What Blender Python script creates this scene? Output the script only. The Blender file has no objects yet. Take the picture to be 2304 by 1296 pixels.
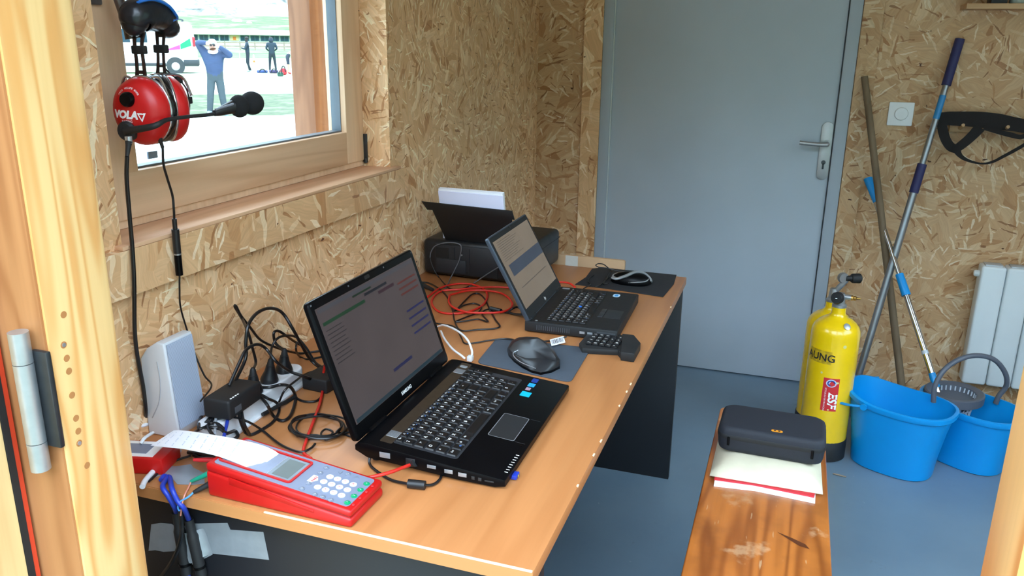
import bpy, bmesh, math, random
from mathutils import Vector, Matrix, Euler

# ------------------------------------------------------------------ camera
F_PX, PITCH, YAW, ROLL = 1835.93676, 0.29042, 0.3288, 0.01318
CAM = Vector((1.08395, -0.9363, 1.38451))
_cp, _sp = math.cos(PITCH), math.sin(PITCH)
FW = Vector((-math.sin(YAW) * _cp, math.cos(YAW) * _cp, -_sp))
_r = Vector((math.cos(YAW), math.sin(YAW), 0)); _u = _r.cross(FW)
RT = _r * math.cos(ROLL) + _u * math.sin(ROLL)
UP = -_r * math.sin(ROLL) + _u * math.cos(ROLL)
scene = bpy.context.scene
col = scene.collection
cam_data = bpy.data.cameras.new('camera')
cam_data.sensor_width = 36.0; cam_data.lens = F_PX / 2304 * 36.0
cam_data.clip_start = 0.02; cam_data.clip_end = 1000
cam = bpy.data.objects.new('camera', cam_data); col.objects.link(cam)
cam.matrix_world = Matrix(((RT.x, UP.x, -FW.x, CAM.x), (RT.y, UP.y, -FW.y, CAM.y), (RT.z, UP.z, -FW.z, CAM.z), (0, 0, 0, 1)))
scene.camera = cam

# ------------------------------------------------------------------ overcast sky and exposure
world = bpy.data.worlds.new('overcast_sky'); scene.world = world
world.use_nodes = True
_bg = world.node_tree.nodes['Background']
_bg.inputs['Color'].default_value = (0.66, 0.82, 1.0, 1)
_bg.inputs['Strength'].default_value = 1.0
scene.view_settings.view_transform = 'Standard'
scene.view_settings.look = 'None'
scene.view_settings.gamma = 1.0
scene.view_settings.use_curve_mapping = False
scene.view_settings.exposure = 3.35
scene.cycles.max_bounces = 10
scene.cycles.diffuse_bounces = 7
scene.cycles.sample_clamp_indirect = 8.0

# ------------------------------------------------------------------ pixel rays -> points on known surfaces
def ray(u, v): return FW * F_PX + RT * (u - 1152) - UP * (v - 648)
def pz(u, v, z): d = ray(u, v); return CAM + d * ((z - CAM.z) / d.z)
def px(u, v, x): d = ray(u, v); return CAM + d * ((x - CAM.x) / d.x)
def py(u, v, y): d = ray(u, v); return CAM + d * ((y - CAM.y) / d.y)
def pd(u, v, t): return CAM + ray(u, v) * (t / F_PX)

# ------------------------------------------------------------------ mesh helpers
V = Vector
def lin(c):
    c = c / 255.0
    return c / 12.92 if c <= 0.04045 else ((c + 0.055) / 1.055) ** 2.4
def rgb(r, g, b): return (lin(r), lin(g), lin(b), 1.0)

class MB:
    """collects shapes into one mesh"""
    def __init__(s): s.v = []; s.f = []; s.m = []; s.sm = []
    def add(s, vs, fs, mi=0, smooth=False, mtx=None):
        o = len(s.v)
        for p in vs:
            p = V(p); s.v.append(mtx @ p if mtx else p)
        for f in fs: s.f.append([o + i for i in f]); s.m.append(mi); s.sm.append(smooth)
        return s
    def box(s, x0, x1, y0, y1, z0, z1, mi=0, bev=0, seg=2, mtx=None):
        x0, x1 = min(x0, x1), max(x0, x1); y0, y1 = min(y0, y1), max(y0, y1); z0, z1 = min(z0, z1), max(z0, z1)
        vs = [(x, y, z) for z in (z0, z1) for x, y in ((x0, y0), (x1, y0), (x1, y1), (x0, y1))]
        fs = [(3, 2, 1, 0), (4, 5, 6, 7), (0, 1, 5, 4), (1, 2, 6, 5), (2, 3, 7, 6), (3, 0, 4, 7)]
        if bev <= 0: return s.add(vs, fs, mi, False, mtx)
        return s.hull(vs, fs, bev, seg, mi, mtx)
    def hull(s, vs, fs, bev, seg=2, mi=0, mtx=None, smooth=True):
        bm = bmesh.new(); bv = [bm.verts.new(p) for p in vs]
        for f in fs: bm.faces.new([bv[i] for i in f])
        bmesh.ops.recalc_face_normals(bm, faces=bm.faces)
        bmesh.ops.bevel(bm, geom=list(bm.edges), offset=bev, segments=seg, affect='EDGES', profile=0.5)
        bm.verts.index_update()
        s.add([v.co.copy() for v in bm.verts], [[v.index for v in f.verts] for f in bm.faces], mi, smooth, mtx)
        bm.free(); return s
    def frame(s, p0, p1):
        d = (V(p1) - V(p0)); L = d.length; d.normalize()
        a = V((0, 0, 1)) if abs(d.z) < 0.9 else V((1, 0, 0))
        e1 = d.cross(a).normalized(); e2 = d.cross(e1).normalized()
        return d, e1, e2, L
    def cyl(s, p0, p1, r0, r1=None, seg=16, mi=0, caps=True, smooth=True):
        r1 = r0 if r1 is None else r1
        d, e1, e2, L = s.frame(p0, p1); p0, p1 = V(p0), V(p1)
        vs = []
        for p, r in ((p0, r0), (p1, r1)):
            for i in range(seg):
                a = 2 * math.pi * i / seg; vs.append(p + e1 * (r * math.cos(a)) + e2 * (r * math.sin(a)))
        fs = [(i, (i + 1) % seg, seg + (i + 1) % seg, seg + i) for i in range(seg)]
        s.add(vs, fs, mi, smooth)
        if caps:
            s.add(vs[:seg], [list(range(seg))[::-1]], mi); s.add(vs[seg:], [list(range(seg))], mi)
        return s
    def lathe(s, prof, p0=(0, 0, 0), axis=(0, 0, 1), seg=24, mi=0, smooth=True):
        """prof: list of (radius, height along axis)"""
        p0 = V(p0); d, e1, e2, L = s.frame(p0, p0 + V(axis))
        vs = []; fs = []; n = len(prof)
        for r, h in prof:
            for i in range(seg):
                a = 2 * math.pi * i / seg; vs.append(p0 + d * h + e1 * (r * math.cos(a)) + e2 * (r * math.sin(a)))
        for k in range(n - 1):
            for i in range(seg):
                j = (i + 1) % seg; fs.append((k * seg + i, k * seg + j, (k + 1) * seg + j, (k + 1) * seg + i))
        fs.append(list(range(seg))[::-1]); fs.append([(n - 1) * seg + i for i in range(seg)])
        return s.add(vs, fs, mi, smooth)
    def tube(s, pts, r, seg=8, mi=0, closed=False, smoothn=6, caps=True, flat=1.0):
        P = [V(p) for p in pts]
        if smoothn > 1 and len(P) > 2: P = spline(P, smoothn, closed)
        rs = r if callable(r) else (lambda t: r)
        n = len(P); up = None; vs = []; fs = []
        for i, p in enumerate(P):
            a = P[(i - 1) % n] if (closed or i > 0) else P[0]
            b = P[(i + 1) % n] if (closed or i < n - 1) else P[-1]
            d = (b - a)
            if d.length < 1e-9: d = V((0, 0, 1))
            d.normalize()
            if up is None:
                up = V((0, 0, 1)) if abs(d.z) < 0.9 else V((1, 0, 0))
            up = (up - d * up.dot(d))
            if up.length < 1e-6: up = V((1, 0, 0)) - d * d.x
            up.normalize(); sd = d.cross(up)
            rr = rs(i / max(1, n - 1))
            for k in range(seg):
                an = 2 * math.pi * k / seg; vs.append(p + up * (rr * flat * math.sin(an)) + sd * (rr * math.cos(an)))
        for i in range(n if closed else n - 1):
            j = (i + 1) % n
            for k in range(seg):
                l = (k + 1) % seg; fs.append((i * seg + k, i * seg + l, j * seg + l, j * seg + k))
        if caps and not closed:
            fs.append(list(range(seg))[::-1]); fs.append([(n - 1) * seg + k for k in range(seg)])
        return s.add(vs, fs, mi, True)
    def prism(s, poly, z0, z1, mi=0, bev=0, seg=2, mtx=None, smooth=False):
        """poly in xy, extruded z0..z1"""
        n = len(poly)
        vs = [(p[0], p[1], z0) for p in poly] + [(p[0], p[1], z1) for p in poly]
        fs = [list(range(n))[::-1], list(range(n, 2 * n))] + [(i, (i + 1) % n, n + (i + 1) % n, n + i) for i in range(n)]
        if bev > 0:
            bm = bmesh.new(); bv = [bm.verts.new(p) for p in vs]
            for f in fs: bm.faces.new([bv[i] for i in f])
            bmesh.ops.recalc_face_normals(bm, faces=bm.faces)
            ed = [e for e in bm.edges if abs(e.verts[0].co.z - e.verts[1].co.z) < 1e-7]
            bmesh.ops.bevel(bm, geom=ed, offset=bev, segments=seg, affect='EDGES', profile=0.5)
            bm.verts.index_update()
            s.add([v.co.copy() for v in bm.verts], [[v.index for v in f.verts] for f in bm.faces], mi, True, mtx); bm.free()
            return s
        return s.add(vs, fs, mi, smooth, mtx)
    def ball(s, c, rx, ry=None, rz=None, seg=16, rings=10, mi=0, mtx=None):
        ry = rx if ry is None else ry; rz = rx if rz is None else rz
        vs = [(c[0], c[1], c[2] - rz)]; fs = []
        for k in range(1, rings):
            t = -math.pi / 2 + math.pi * k / rings
            for i in range(seg):
                a = 2 * math.pi * i / seg
                vs.append((c[0] + rx * math.cos(t) * math.cos(a), c[1] + ry * math.cos(t) * math.sin(a), c[2] + rz * math.sin(t)))
        vs.append((c[0], c[1], c[2] + rz)); last = len(vs) - 1
        for i in range(seg): fs.append((0, 1 + (i + 1) % seg, 1 + i))
        for k in range(rings - 2):
            for i in range(seg):
                a = 1 + k * seg + i; b = 1 + k * seg + (i + 1) % seg; fs.append((a, b, b + seg, a + seg))
        o = 1 + (rings - 2) * seg
        for i in range(seg): fs.append((o + i, o + (i + 1) % seg, last))
        return s.add(vs, fs, mi, True, mtx)
    def loft(s, loops, mi=0, caps=True, closed=True, smooth=True, mtx=None):
        n = len(loops[0]); vs = [p for L in loops for p in L]; fs = []
        for k in range(len(loops) - 1):
            for i in range(n if closed else n - 1):
                j = (i + 1) % n; fs.append((k * n + i, k * n + j, (k + 1) * n + j, (k + 1) * n + i))
        if caps: fs.append(list(range(n))[::-1]); fs.append([(len(loops) - 1) * n + i for i in range(n)])
        return s.add(vs, fs, mi, smooth, mtx)
    def mesh(s, name):
        me = bpy.data.meshes.new(name)
        me.from_pydata([tuple(p) for p in s.v], [], s.f)
        for p, mi, sm in zip(me.polygons, s.m, s.sm): p.material_index = mi; p.use_smooth = sm
        me.update()
        bm = bmesh.new(); bm.from_mesh(me)
        bmesh.ops.recalc_face_normals(bm, faces=bm.faces)
        bm.to_mesh(me); bm.free()
        return me

def spline(P, n, closed=False):
    out = []; m = len(P); k = m if closed else m - 1
    for i in range(k):
        p0 = P[(i - 1) % m] if (closed or i > 0) else P[0] * 2 - P[1]
        p1 = P[i]; p2 = P[(i + 1) % m]
        p3 = P[(i + 2) % m] if (closed or i < m - 2) else P[-1] * 2 - P[-2]
        for j in range(n):
            t = j / n
            out.append(0.5 * ((2 * p1) + (p2 - p0) * t + (2 * p0 - 5 * p1 + 4 * p2 - p3) * t * t + (3 * p1 - p0 - 3 * p2 + p3) * t ** 3))
    if not closed: out.append(P[-1].copy())
    return out
def rrect(w, h, r, n=4, cx=0, cy=0):
    out = []
    for sx, sy, a0 in ((1, 1, 0), (-1, 1, 90), (-1, -1, 180), (1, -1, 270)):
        for i in range(n + 1):
            a = math.radians(a0 + 90 * i / n)
            out.append((cx + sx * (w / 2 - r) + r * math.cos(a), cy + sy * (h / 2 - r) + r * math.sin(a)))
    return out
def box_uv(me):
    uvl = me.uv_layers.new(name='UVMap')
    for p in me.polygons:
        n = p.normal; ax = max(range(3), key=lambda i: abs(n[i]))
        for li in p.loop_indices:
            c = me.vertices[me.loops[li].vertex_index].co
            uvl.data[li].uv = ((c.y, c.z), (c.x, c.z), (c.x, c.y))[ax]
def smooth_auto(me, ang=40):
    try: me.set_sharp_from_angle(angle=math.radians(ang))
    except Exception: pass
def obj(name, mb, mats, parent=None, origin=None, world=False, auto=40):
    """one mesh object; top-level meshes get their origin at their base"""
    me = mb.mesh(name) if isinstance(mb, MB) else mb
    box_uv(me)
    if auto: smooth_auto(me, auto)
    for m in (mats if isinstance(mats, (list, tuple)) else [mats]): me.materials.append(m)
    o = bpy.data.objects.new(name, me); col.objects.link(o)
    if parent is not None:
        o.parent = parent
        if world:
            M = root_matrix(parent).inverted()
            for v in me.vertices: v.co = M @ v.co
    else:
        if origin is None:
            xs = [v.co.x for v in me.vertices]; ys = [v.co.y for v in me.vertices]; zs = [v.co.z for v in me.vertices]
            origin = V(((min(xs) + max(xs)) / 2, (min(ys) + max(ys)) / 2, min(zs)))
        origin = V(origin)
        for v in me.vertices: v.co -= origin
        o.location = origin
    return o
def root_matrix(o):
    M = Matrix.LocRotScale(o.location, o.rotation_euler, o.scale)
    return root_matrix(o.parent) @ M if o.parent else M
def tag(o, label, cat, group=None):
    o['label'] = label; o['category'] = cat
    if group: o['group'] = group
    return o
def thing(name, label, cat, loc=(0, 0, 0), rotz=0, group=None, rot=None):
    o = bpy.data.objects.new(name, None); col.objects.link(o); o.empty_display_size = 0.05
    o.location = loc; o.rotation_euler = rot if rot else (0, 0, rotz)
    return tag(o, label, cat, group)
def struct(name, mb, m, parent=None):
    o = obj(name, mb, m, parent)
    if parent is None: o['kind'] = 'structure'
    return o
def copy_part(src, parent, loc, name=None):
    c = src.copy(); col.objects.link(c); c.parent = parent; c.location = loc
    return c
_glyph = {}
def glyph_mb(txt, size, depth=0.0004, bold=0.0, mtx=None, align='CENTER', mb=None, mi=0, shear=0.0):
    key = (txt, bold, shear)
    if key not in _glyph:
        cu = bpy.data.curves.new('txt', 'FONT'); cu.body = txt; cu.size = 1; cu.align_x = 'CENTER'; cu.align_y = 'CENTER'
        cu.offset = bold; cu.shear = shear; cu.resolution_u = 3
        ob = bpy.data.objects.new('txt', cu); col.objects.link(ob)
        bpy.context.view_layer.update()
        me = bpy.data.meshes.new_from_object(ob.evaluated_get(bpy.context.evaluated_depsgraph_get()))
        _glyph[key] = ([v.co.copy() for v in me.vertices], [list(p.vertices) for p in me.polygons])
        bpy.data.objects.remove(ob); bpy.data.curves.remove(cu); bpy.data.meshes.remove(me)
    vs, fs = _glyph[key]; mb = mb or MB()
    off = 0
    if align == 'LEFT': off = -min(v.x for v in vs)
    M = mtx or Matrix.Identity(4)
    mb.add([M @ V(((v.x + off) * size, v.y * size, depth)) for v in vs], fs, mi)
    return mb
# ------------------------------------------------------------------ materials
class NT:
    def __init__(s, name):
        s.mat = bpy.data.materials.new(name); s.mat.use_nodes = True
        s.t = s.mat.node_tree; s.t.nodes.clear()
        s.out = s.n('ShaderNodeOutputMaterial')
    def n(s, typ, **kw):
        nd = s.t.nodes.new(typ)
        for k, v in kw.items():
            if hasattr(nd, k) and k not in ('scale',): setattr(nd, k, v)
        return nd
    def link(s, a, b): s.t.links.new(a, b)
    def setin(s, nd, name, val):
        i = nd.inputs[name]
        if hasattr(val, 'is_output') or isinstance(val, bpy.types.NodeSocket): s.link(val, i)
        else: i.default_value = val
    def coord(s, kind='Object'): return s.n('ShaderNodeTexCoord').outputs[kind]
    def mapping(s, vec, scale=(1, 1, 1), rot=(0, 0, 0), loc=(0, 0, 0)):
        m = s.n('ShaderNodeMapping'); s.link(vec, m.inputs['Vector'])
        m.inputs['Scale'].default_value = scale; m.inputs['Rotation'].default_value = rot; m.inputs['Location'].default_value = loc
        return m.outputs[0]
    def noise(s, vec, scale=5, detail=3, rough=0.5, dist=0):
        n = s.n('ShaderNodeTexNoise'); s.link(vec, n.inputs['Vector'])
        n.inputs['Scale'].default_value = scale; n.inputs['Detail'].default_value = detail
        n.inputs['Roughness'].default_value = rough; n.inputs['Distortion'].default_value = dist
        return n.outputs[0]
    def math(s, op, a, b=None, c=None, clamp=False):
        m = s.n('ShaderNodeMath'); m.operation = op; m.use_clamp = clamp
        for i, v in enumerate((a, b, c)):
            if v is None: continue
            if isinstance(v, bpy.types.NodeSocket): s.link(v, m.inputs[i])
            else: m.inputs[i].default_value = v
        return m.outputs[0]
    def ramp(s, fac, stops, interp='LINEAR'):
        r = s.n('ShaderNodeValToRGB'); s.link(fac, r.inputs[0]); cr = r.color_ramp; cr.interpolation = interp
        while len(cr.elements) < len(stops): cr.elements.new(0.5)
        for e, (p, c) in zip(cr.elements, stops):
            e.position = p; e.color = c if len(c) == 4 else (*c, 1)
        return r.outputs[0]
    def mix(s, fac, a, b, blend='MIX'):
        m = s.n('ShaderNodeMix'); m.data_type = 'RGBA'; m.blend_type = blend
        for i, v in ((0, fac), (6, a), (7, b)):
            if isinstance(v, bpy.types.NodeSocket): s.link(v, m.inputs[i])
            else: m.inputs[i].default_value = v
        return m.outputs[2]
    def bsdf(s, color, rough=0.5, metal=0.0, bump=None, bstr=0.2, bdist=0.002, spec=0.5, coat=0.0, trans=0.0, emit=None, estr=0.0, sheen=0.0):
        b = s.n('ShaderNodeBsdfPrincipled')
        s.setin(b, 'Base Color', color); s.setin(b, 'Roughness', rough); s.setin(b, 'Metallic', metal)
        s.setin(b, 'Specular IOR Level', spec); s.setin(b, 'Coat Weight', coat)
        if coat: s.setin(b, 'Coat Roughness', 0.1)
        if sheen: s.setin(b, 'Sheen Weight', sheen)
        if emit is not None: s.setin(b, 'Emission Color', emit); s.setin(b, 'Emission Strength', estr)
        if bump is not None:
            bp = s.n('ShaderNodeBump'); bp.inputs['Strength'].default_value = bstr; bp.inputs['Distance'].default_value = bdist
            s.link(bump, bp.inputs['Height']); s.link(bp.outputs[0], b.inputs['Normal'])
        s.link(b.outputs[0], s.out.inputs[0]); s.b = b
        return s.mat
def scl(c, k): return (min(1, c[0] * k), min(1, c[1] * k), min(1, c[2] * k), 1)
_pc = {}
def P(name, c, rough=0.5, metal=0.0, var=0.06, scale=30, bump=0.0, bscale=200, spec=0.5, coat=0.0, sheen=0.0, bdist=0.001):
    """plain painted / moulded surface with faint mottling"""
    if name in _pc: return _pc[name]
    t = NT(name); co = t.coord()
    n = t.noise(co, scale, 3)
    cl = t.ramp(n, [(0.3, scl(c, 1 - var)), (0.7, scl(c, 1 + var))])
    rr = t.math('MULTIPLY_ADD', n, 0.12, rough - 0.06, clamp=True)
    bh = t.noise(co, bscale, 2) if bump else None
    _pc[name] = t.bsdf(cl, rr, metal, bh, bump, bdist, spec, coat, sheen=sheen)
    return _pc[name]

def osb_mat(name, patch=8.0, flake=15.0, tone=1.0, seed=0.0):
    t = NT(name); uv = t.coord('UV')
    uv = t.mapping(uv, loc=(seed, seed * 1.7, 0))
    wob = t.n('ShaderNodeTexNoise'); t.link(uv, wob.inputs['Vector']); wob.inputs['Scale'].default_value = 22; wob.inputs['Detail'].default_value = 2
    wv = t.n('ShaderNodeVectorMath'); wv.operation = 'MULTIPLY_ADD'; t.link(wob.outputs['Color'], wv.inputs[0]); wv.inputs[1].default_value = (0.018, 0.018, 0); t.link(uv, wv.inputs[2])
    uv = wv.outputs[0]
    def layer(ps, fs, off, asp):
        p = t.mapping(uv, loc=(off, off * 0.37, 0))
        v1 = t.n('ShaderNodeTexVoronoi', voronoi_dimensions='2D'); t.link(p, v1.inputs['Vector']); v1.inputs['Scale'].default_value = ps
        sp = t.n('ShaderNodeSeparateColor'); t.link(v1.outputs['Color'], sp.inputs[0])
        ang = t.math('MULTIPLY', sp.outputs[0], 6.283)
        rot = t.n('ShaderNodeVectorRotate'); rot.rotation_type = 'Z_AXIS'
        t.link(p, rot.inputs['Vector']); t.link(ang, rot.inputs['Angle'])
        m = t.mapping(rot.outputs[0], scale=(1, asp, 1))
        v2 = t.n('ShaderNodeTexVoronoi', voronoi_dimensions='2D'); t.link(m, v2.inputs['Vector']); v2.inputs['Scale'].default_value = fs
        s2 = t.n('ShaderNodeSeparateColor'); t.link(v2.outputs['Color'], s2.inputs[0])
        fib = t.noise(t.mapping(rot.outputs[0], scale=(9, 160, 1)), 1.0, 3, 0.6)
        return s2.outputs[0], s2.outputs[1], fib
    k = tone
    stops = [(0.0, scl(rgb(176, 126, 82), k)), (0.05, scl(rgb(192, 146, 102), k)), (0.14, scl(rgb(205, 163, 120), k)), (0.6, scl(rgb(211, 172, 130), k)), (0.93, scl(rgb(218, 182, 142), k)), (1.0, scl(rgb(232, 204, 168), k))]
    a, a2, fa = layer(patch, flake, 3.1, 2.6)
    b, b2, fb = layer(patch * 1.5, flake * 0.8, 17.3, 3.6)
    c, c2, fc = layer(patch * 1.1, flake * 1.5, 31.7, 7.0)
    d, d2, fd = layer(patch * 1.9, flake * 2.0, 47.9, 9.0)
    ca = t.ramp(a, stops); cb = t.ramp(b, stops)
    mk = t.math('GREATER_THAN', b2, 0.6)
    colr = t.mix(mk, ca, cb)
    fib = t.mix(mk, fa, fb)
    # loose slivers, pale or bark-brown
    mk2 = t.math('GREATER_THAN', c2, 0.86)
    colr = t.mix(t.math('MULTIPLY', mk2, 0.85), colr, t.ramp(c, [(0, scl(rgb(168, 116, 74), k)), (0.3, scl(rgb(196, 148, 102), k)), (0.45, scl(rgb(224, 192, 152), k)), (1, scl(rgb(240, 219, 186), k))]))
    mk3 = t.math('GREATER_THAN', d2, 0.90)
    colr = t.mix(t.math('MULTIPLY', mk3, 0.8), colr, t.ramp(d, [(0, scl(rgb(132, 84, 50), k)), (0.35, scl(rgb(168, 116, 74), k)), (0.5, scl(rgb(230, 200, 162), k)), (1, scl(rgb(244, 226, 198), k))]))
    # sparse dark knots and bark specks
    sp_ = t.noise(t.mapping(uv, scale=(1, 1.6, 1)), 26, 2, 0.6)
    dk = t.math('GREATER_THAN', sp_, 0.735)
    colr = t.mix(dk, colr, scl(rgb(96, 60, 38), k))
    fr = t.ramp(fib, [(0.3, (0.8, 0.78, 0.75, 1)), (0.7, (1.08, 1.07, 1.05, 1))])
    colr = t.mix(0.75, colr, fr, 'MULTIPLY')
    big = t.ramp(t.noise(uv, 2.2, 2), [(0.3, (0.9, 0.89, 0.87, 1)), (0.7, (1.06, 1.05, 1.04, 1))])
    colr = t.mix(1.0, colr, big, 'MULTIPLY')
    h = t.math('ADD', t.math('MULTIPLY', t.math('ADD', mk2, mk3), 0.6), t.math('MULTIPLY', t.math('ADD', a, b2), 0.3))
    return t.bsdf(colr, t.math('MULTIPLY_ADD', a2, 0.25, 0.38), 0, h, 0.16, 0.002, spec=0.35)

def wood_mat(name, light, dark, axis='z', rings=9.0, gscale=3.0, contrast=0.8, rough=0.5, fiber=0.35, seed=0.0, knots=0.0, coat=0.0, spec=0.5, wear=None):
    """contour lines of a stretched noise field give the cathedral grain of sawn boards"""
    t = NT(name); co = t.coord()
    ax = 'xyz'.index(axis)
    s1 = [1.0] * 3; s1[ax] = 0.10
    s2 = [70.0] * 3; s2[ax] = 1.6
    n1 = t.noise(t.mapping(co, scale=s1, loc=(seed, seed * 2.3, seed * 0.7)), gscale, 1.5, 0.45, 0.3)
    v = t.math('SINE', t.math('MULTIPLY', n1, rings * 6.283))
    v = t.math('MULTIPLY_ADD', v, 0.5, 0.5)
    v = t.math('POWER', v, 1.8)
    fb = t.noise(t.mapping(co, scale=s2, loc=(seed, 0, 0)), 1.0, 3, 0.6)
    s3 = [9.0] * 3; s3[ax] = 0.25
    st = t.noise(t.mapping(co, scale=s3, loc=(0, seed, 3)), 1.0, 2)
    c = t.mix(t.math('MULTIPLY', v, contrast), light, dark)
    c = t.mix(fiber, c, t.ramp(fb, [(0.3, (0.72, 0.68, 0.62, 1)), (0.65, (1.05, 1.04, 1.03, 1))]), 'MULTIPLY')
    c = t.mix(0.6, c, t.ramp(st, [(0.3, (0.84, 0.81, 0.77, 1)), (0.7, (1.08, 1.07, 1.05, 1))]), 'MULTIPLY')
    if knots:
        vo = t.n('ShaderNodeTexVoronoi'); t.link(t.mapping(co, scale=(1, 1, 1), loc=(seed, seed, 0)), vo.inputs['Vector']); vo.inputs['Scale'].default_value = knots
        kf = t.ramp(vo.outputs['Distance'], [(0.03, (1, 1, 1, 1)), (0.12, (0, 0, 0, 1))])
        c = t.mix(t.math('MULTIPLY', kf, 0.8), c, scl(dark, 0.45))
    rg = rough
    if wear:
        wc, wa = wear
        w1 = t.noise(t.mapping(co, scale=(1, 1, 1)), 7, 5, 0.65)
        wk = t.ramp(w1, [(wa, (0, 0, 0, 1)), (wa + 0.06, (1, 1, 1, 1))])
        w2 = t.noise(t.mapping(co, scale=(90, 14, 1), rot=(0, 0, 0.5)), 1, 2)
        sk = t.ramp(w2, [(0.70, (0, 0, 0, 1)), (0.74, (1, 1, 1, 1))])
        c = t.mix(t.math('MULTIPLY', wk, 0.35), c, wc)
        c = t.mix(t.math('MULTIPLY', sk, 0.45), c, wc)
        w3 = t.noise(co, 4.5, 4, 0.6)
        c = t.mix(t.ramp(w3, [(0.5, (0, 0, 0, 1)), (0.68, (0.55, 0.55, 0.55, 1))]), c, scl(dark, 0.6))
        rg = t.math('MULTIPLY_ADD', wk, 0.25, rough)
    return t.bsdf(c, rg, 0, fb, 0.12, 0.001, spec, coat)

def glass_mat():
    t = NT('window_glass')
    tr = t.n('ShaderNodeBsdfTransparent'); tr.inputs[0].default_value = (0.93, 0.97, 0.97, 1)
    gl = t.n('ShaderNodeBsdfGlossy'); gl.inputs['Roughness'].default_value = 0.02
    n = t.noise(t.coord(), 3, 2)
    fr = t.n('ShaderNodeLayerWeight'); fr.inputs[0].default_value = 0.5
    fz = t.math('MULTIPLY_ADD', t.math('POWER', fr.outputs['Facing'], 5.0), 0.6, 0.03)
    ms = t.n('ShaderNodeMixShader')
    t.link(t.math('MULTIPLY', fz, t.math('MULTIPLY_ADD', n, 0.1, 0.95)), ms.inputs[0])
    t.link(tr.outputs[0], ms.inputs[1]); t.link(gl.outputs[0], ms.inputs[2]); t.link(ms.outputs[0], t.out.inputs[0])
    return t.mat

OSB = osb_mat('osb_board', tone=1.22)  # toned lighter, adding brightness that the light on the left wall lacks
OSB2 = osb_mat('osb_board_back', patch=6.0, flake=11.0, tone=0.86, seed=5.2)  # toned darker, putting the dimmer back of the room into the boards
OSB3 = osb_mat('osb_apron', patch=5.0, flake=8.0, tone=1.12, seed=9.1)
PINE_L = wood_mat('pine_lacquered', rgb(243, 205, 142), rgb(222, 152, 76), 'z', 7, 16, 0.7, 0.42, 0.2, 1.3, coat=0.15)
PINE_SHADED = wood_mat('pine_frame_shaded', rgb(184, 130, 84), rgb(150, 94, 52), 'z', 6, 14.0, 0.55, 0.5, 0.3, 4.4)  # darker pine colour, with the open leaf's shade painted in
PINE_LEAF = wood_mat('pine_door_leaf', rgb(240, 208, 150), rgb(206, 150, 90), 'z', 10, 9.0, 0.5, 0.5, 0.3, 7.4)
LARCH_Z = wood_mat('larch_sash_stile', rgb(230, 196, 162), rgb(208, 164, 126), 'z', 6, 12.0, 0.4, 0.5, 0.3, 2.2)
LARCH_Y = wood_mat('larch_sash_rail', rgb(228, 192, 158), rgb(200, 154, 116), 'y', 6, 10.0, 0.45, 0.5, 0.3, 3.7)
LARCH_P = wood_mat('larch_post', rgb(152, 108, 78), rgb(122, 78, 50), 'z', 6, 14.0, 0.6, 0.6, 0.3, 8.2)
DESK = wood_mat('beech_laminate', rgb(184, 124, 76), rgb(162, 102, 57), 'y', 5, 9.0, 0.45, 0.36, 0.25, 5.5)
DESK_E = wood_mat('beech_edge_band', rgb(194, 134, 82), rgb(168, 108, 60), 'x', 7, 6.0, 0.4, 0.4, 0.25, 6.5)
BENCH = wood_mat('bench_varnished_pine', rgb(198, 116, 50), rgb(140, 70, 24), 'y', 7, 11.0, 0.75, 0.3, 0.35, 3.3, knots=3.0, coat=0.3, wear=(rgb(232, 196, 150), 0.6))
SHELFW = wood_mat('shelf_pine', rgb(196, 160, 118), rgb(170, 128, 86), 'x', 7, 5.0, 0.4, 0.55, 0.3, 2.9)
GLASS = glass_mat()
BLACK_PANEL = P('black_laminate', rgb(24, 26, 31), 0.5, var=0.12, scale=9)
DOORGREY = P('grey_door_paint', rgb(170, 180, 190), 0.42, var=0.03, scale=4, bump=0.05, bscale=120)
FRAMEGREY = P('grey_frame_paint', rgb(158, 167, 176), 0.4, var=0.03, scale=6)
STEEL = P('brushed_steel', rgb(168, 170, 172), 0.42, 0.75, 0.03, 60)
ZINC = P('zinc_plated_steel', rgb(190, 194, 198), 0.4, 0.8, 0.08, 50)
DARKSTEEL = P('dark_hinge_steel', rgb(70, 74, 78), 0.4, 0.8, 0.1, 50)
BLK = P('black_plastic', rgb(22, 23, 26), 0.42, var=0.15, scale=40)
BLKM = P('matt_black_plastic', rgb(26, 27, 29), 0.62, var=0.12, scale=40)
BLKG = P('gloss_black_plastic', rgb(8, 8, 10), 0.3, var=0.1, scale=20, spec=0.12)
CABLE = P('black_cable', rgb(20, 20, 22), 0.38, var=0.1)
CABLE_RED = P('red_cable', rgb(206, 40, 28), 0.4, var=0.05)
CABLE_BLUE = P('blue_cable', rgb(35, 60, 170), 0.4, var=0.05)
CABLE_LBLUE = P('light_blue_wire', rgb(80, 150, 225), 0.4, var=0.05)
CABLE_PINK = P('clear_copper_wire', rgb(214, 140, 120), 0.4, var=0.05)
CABLE_WHITE = P('white_cable', rgb(222, 224, 228), 0.4, var=0.03)
CABLE_GREY = P('grey_cable', rgb(160, 165, 172), 0.4, var=0.03)
WHITE = P('white_plastic', rgb(226, 228, 230), 0.4, var=0.02)
WHITE2 = P('radiator_enamel', rgb(214, 220, 222), 0.35, var=0.02, scale=8)
PAPER = P('white_paper', rgb(238, 240, 246), 0.8, var=0.015, scale=60)
RED = P('red_timer_plastic', rgb(184, 16, 15), 0.42, var=0.05, scale=25, bump=0.06, bscale=500)
REDC = P('red_earcup_plastic', rgb(196, 24, 26), 0.38, var=0.05, scale=25)
GREYPAD = P('grey_keypad_membrane', rgb(122, 130, 150), 0.45, var=0.03)
LCD = P('grey_green_lcd', rgb(92, 102, 100), 0.2, var=0.06, scale=20)
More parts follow.
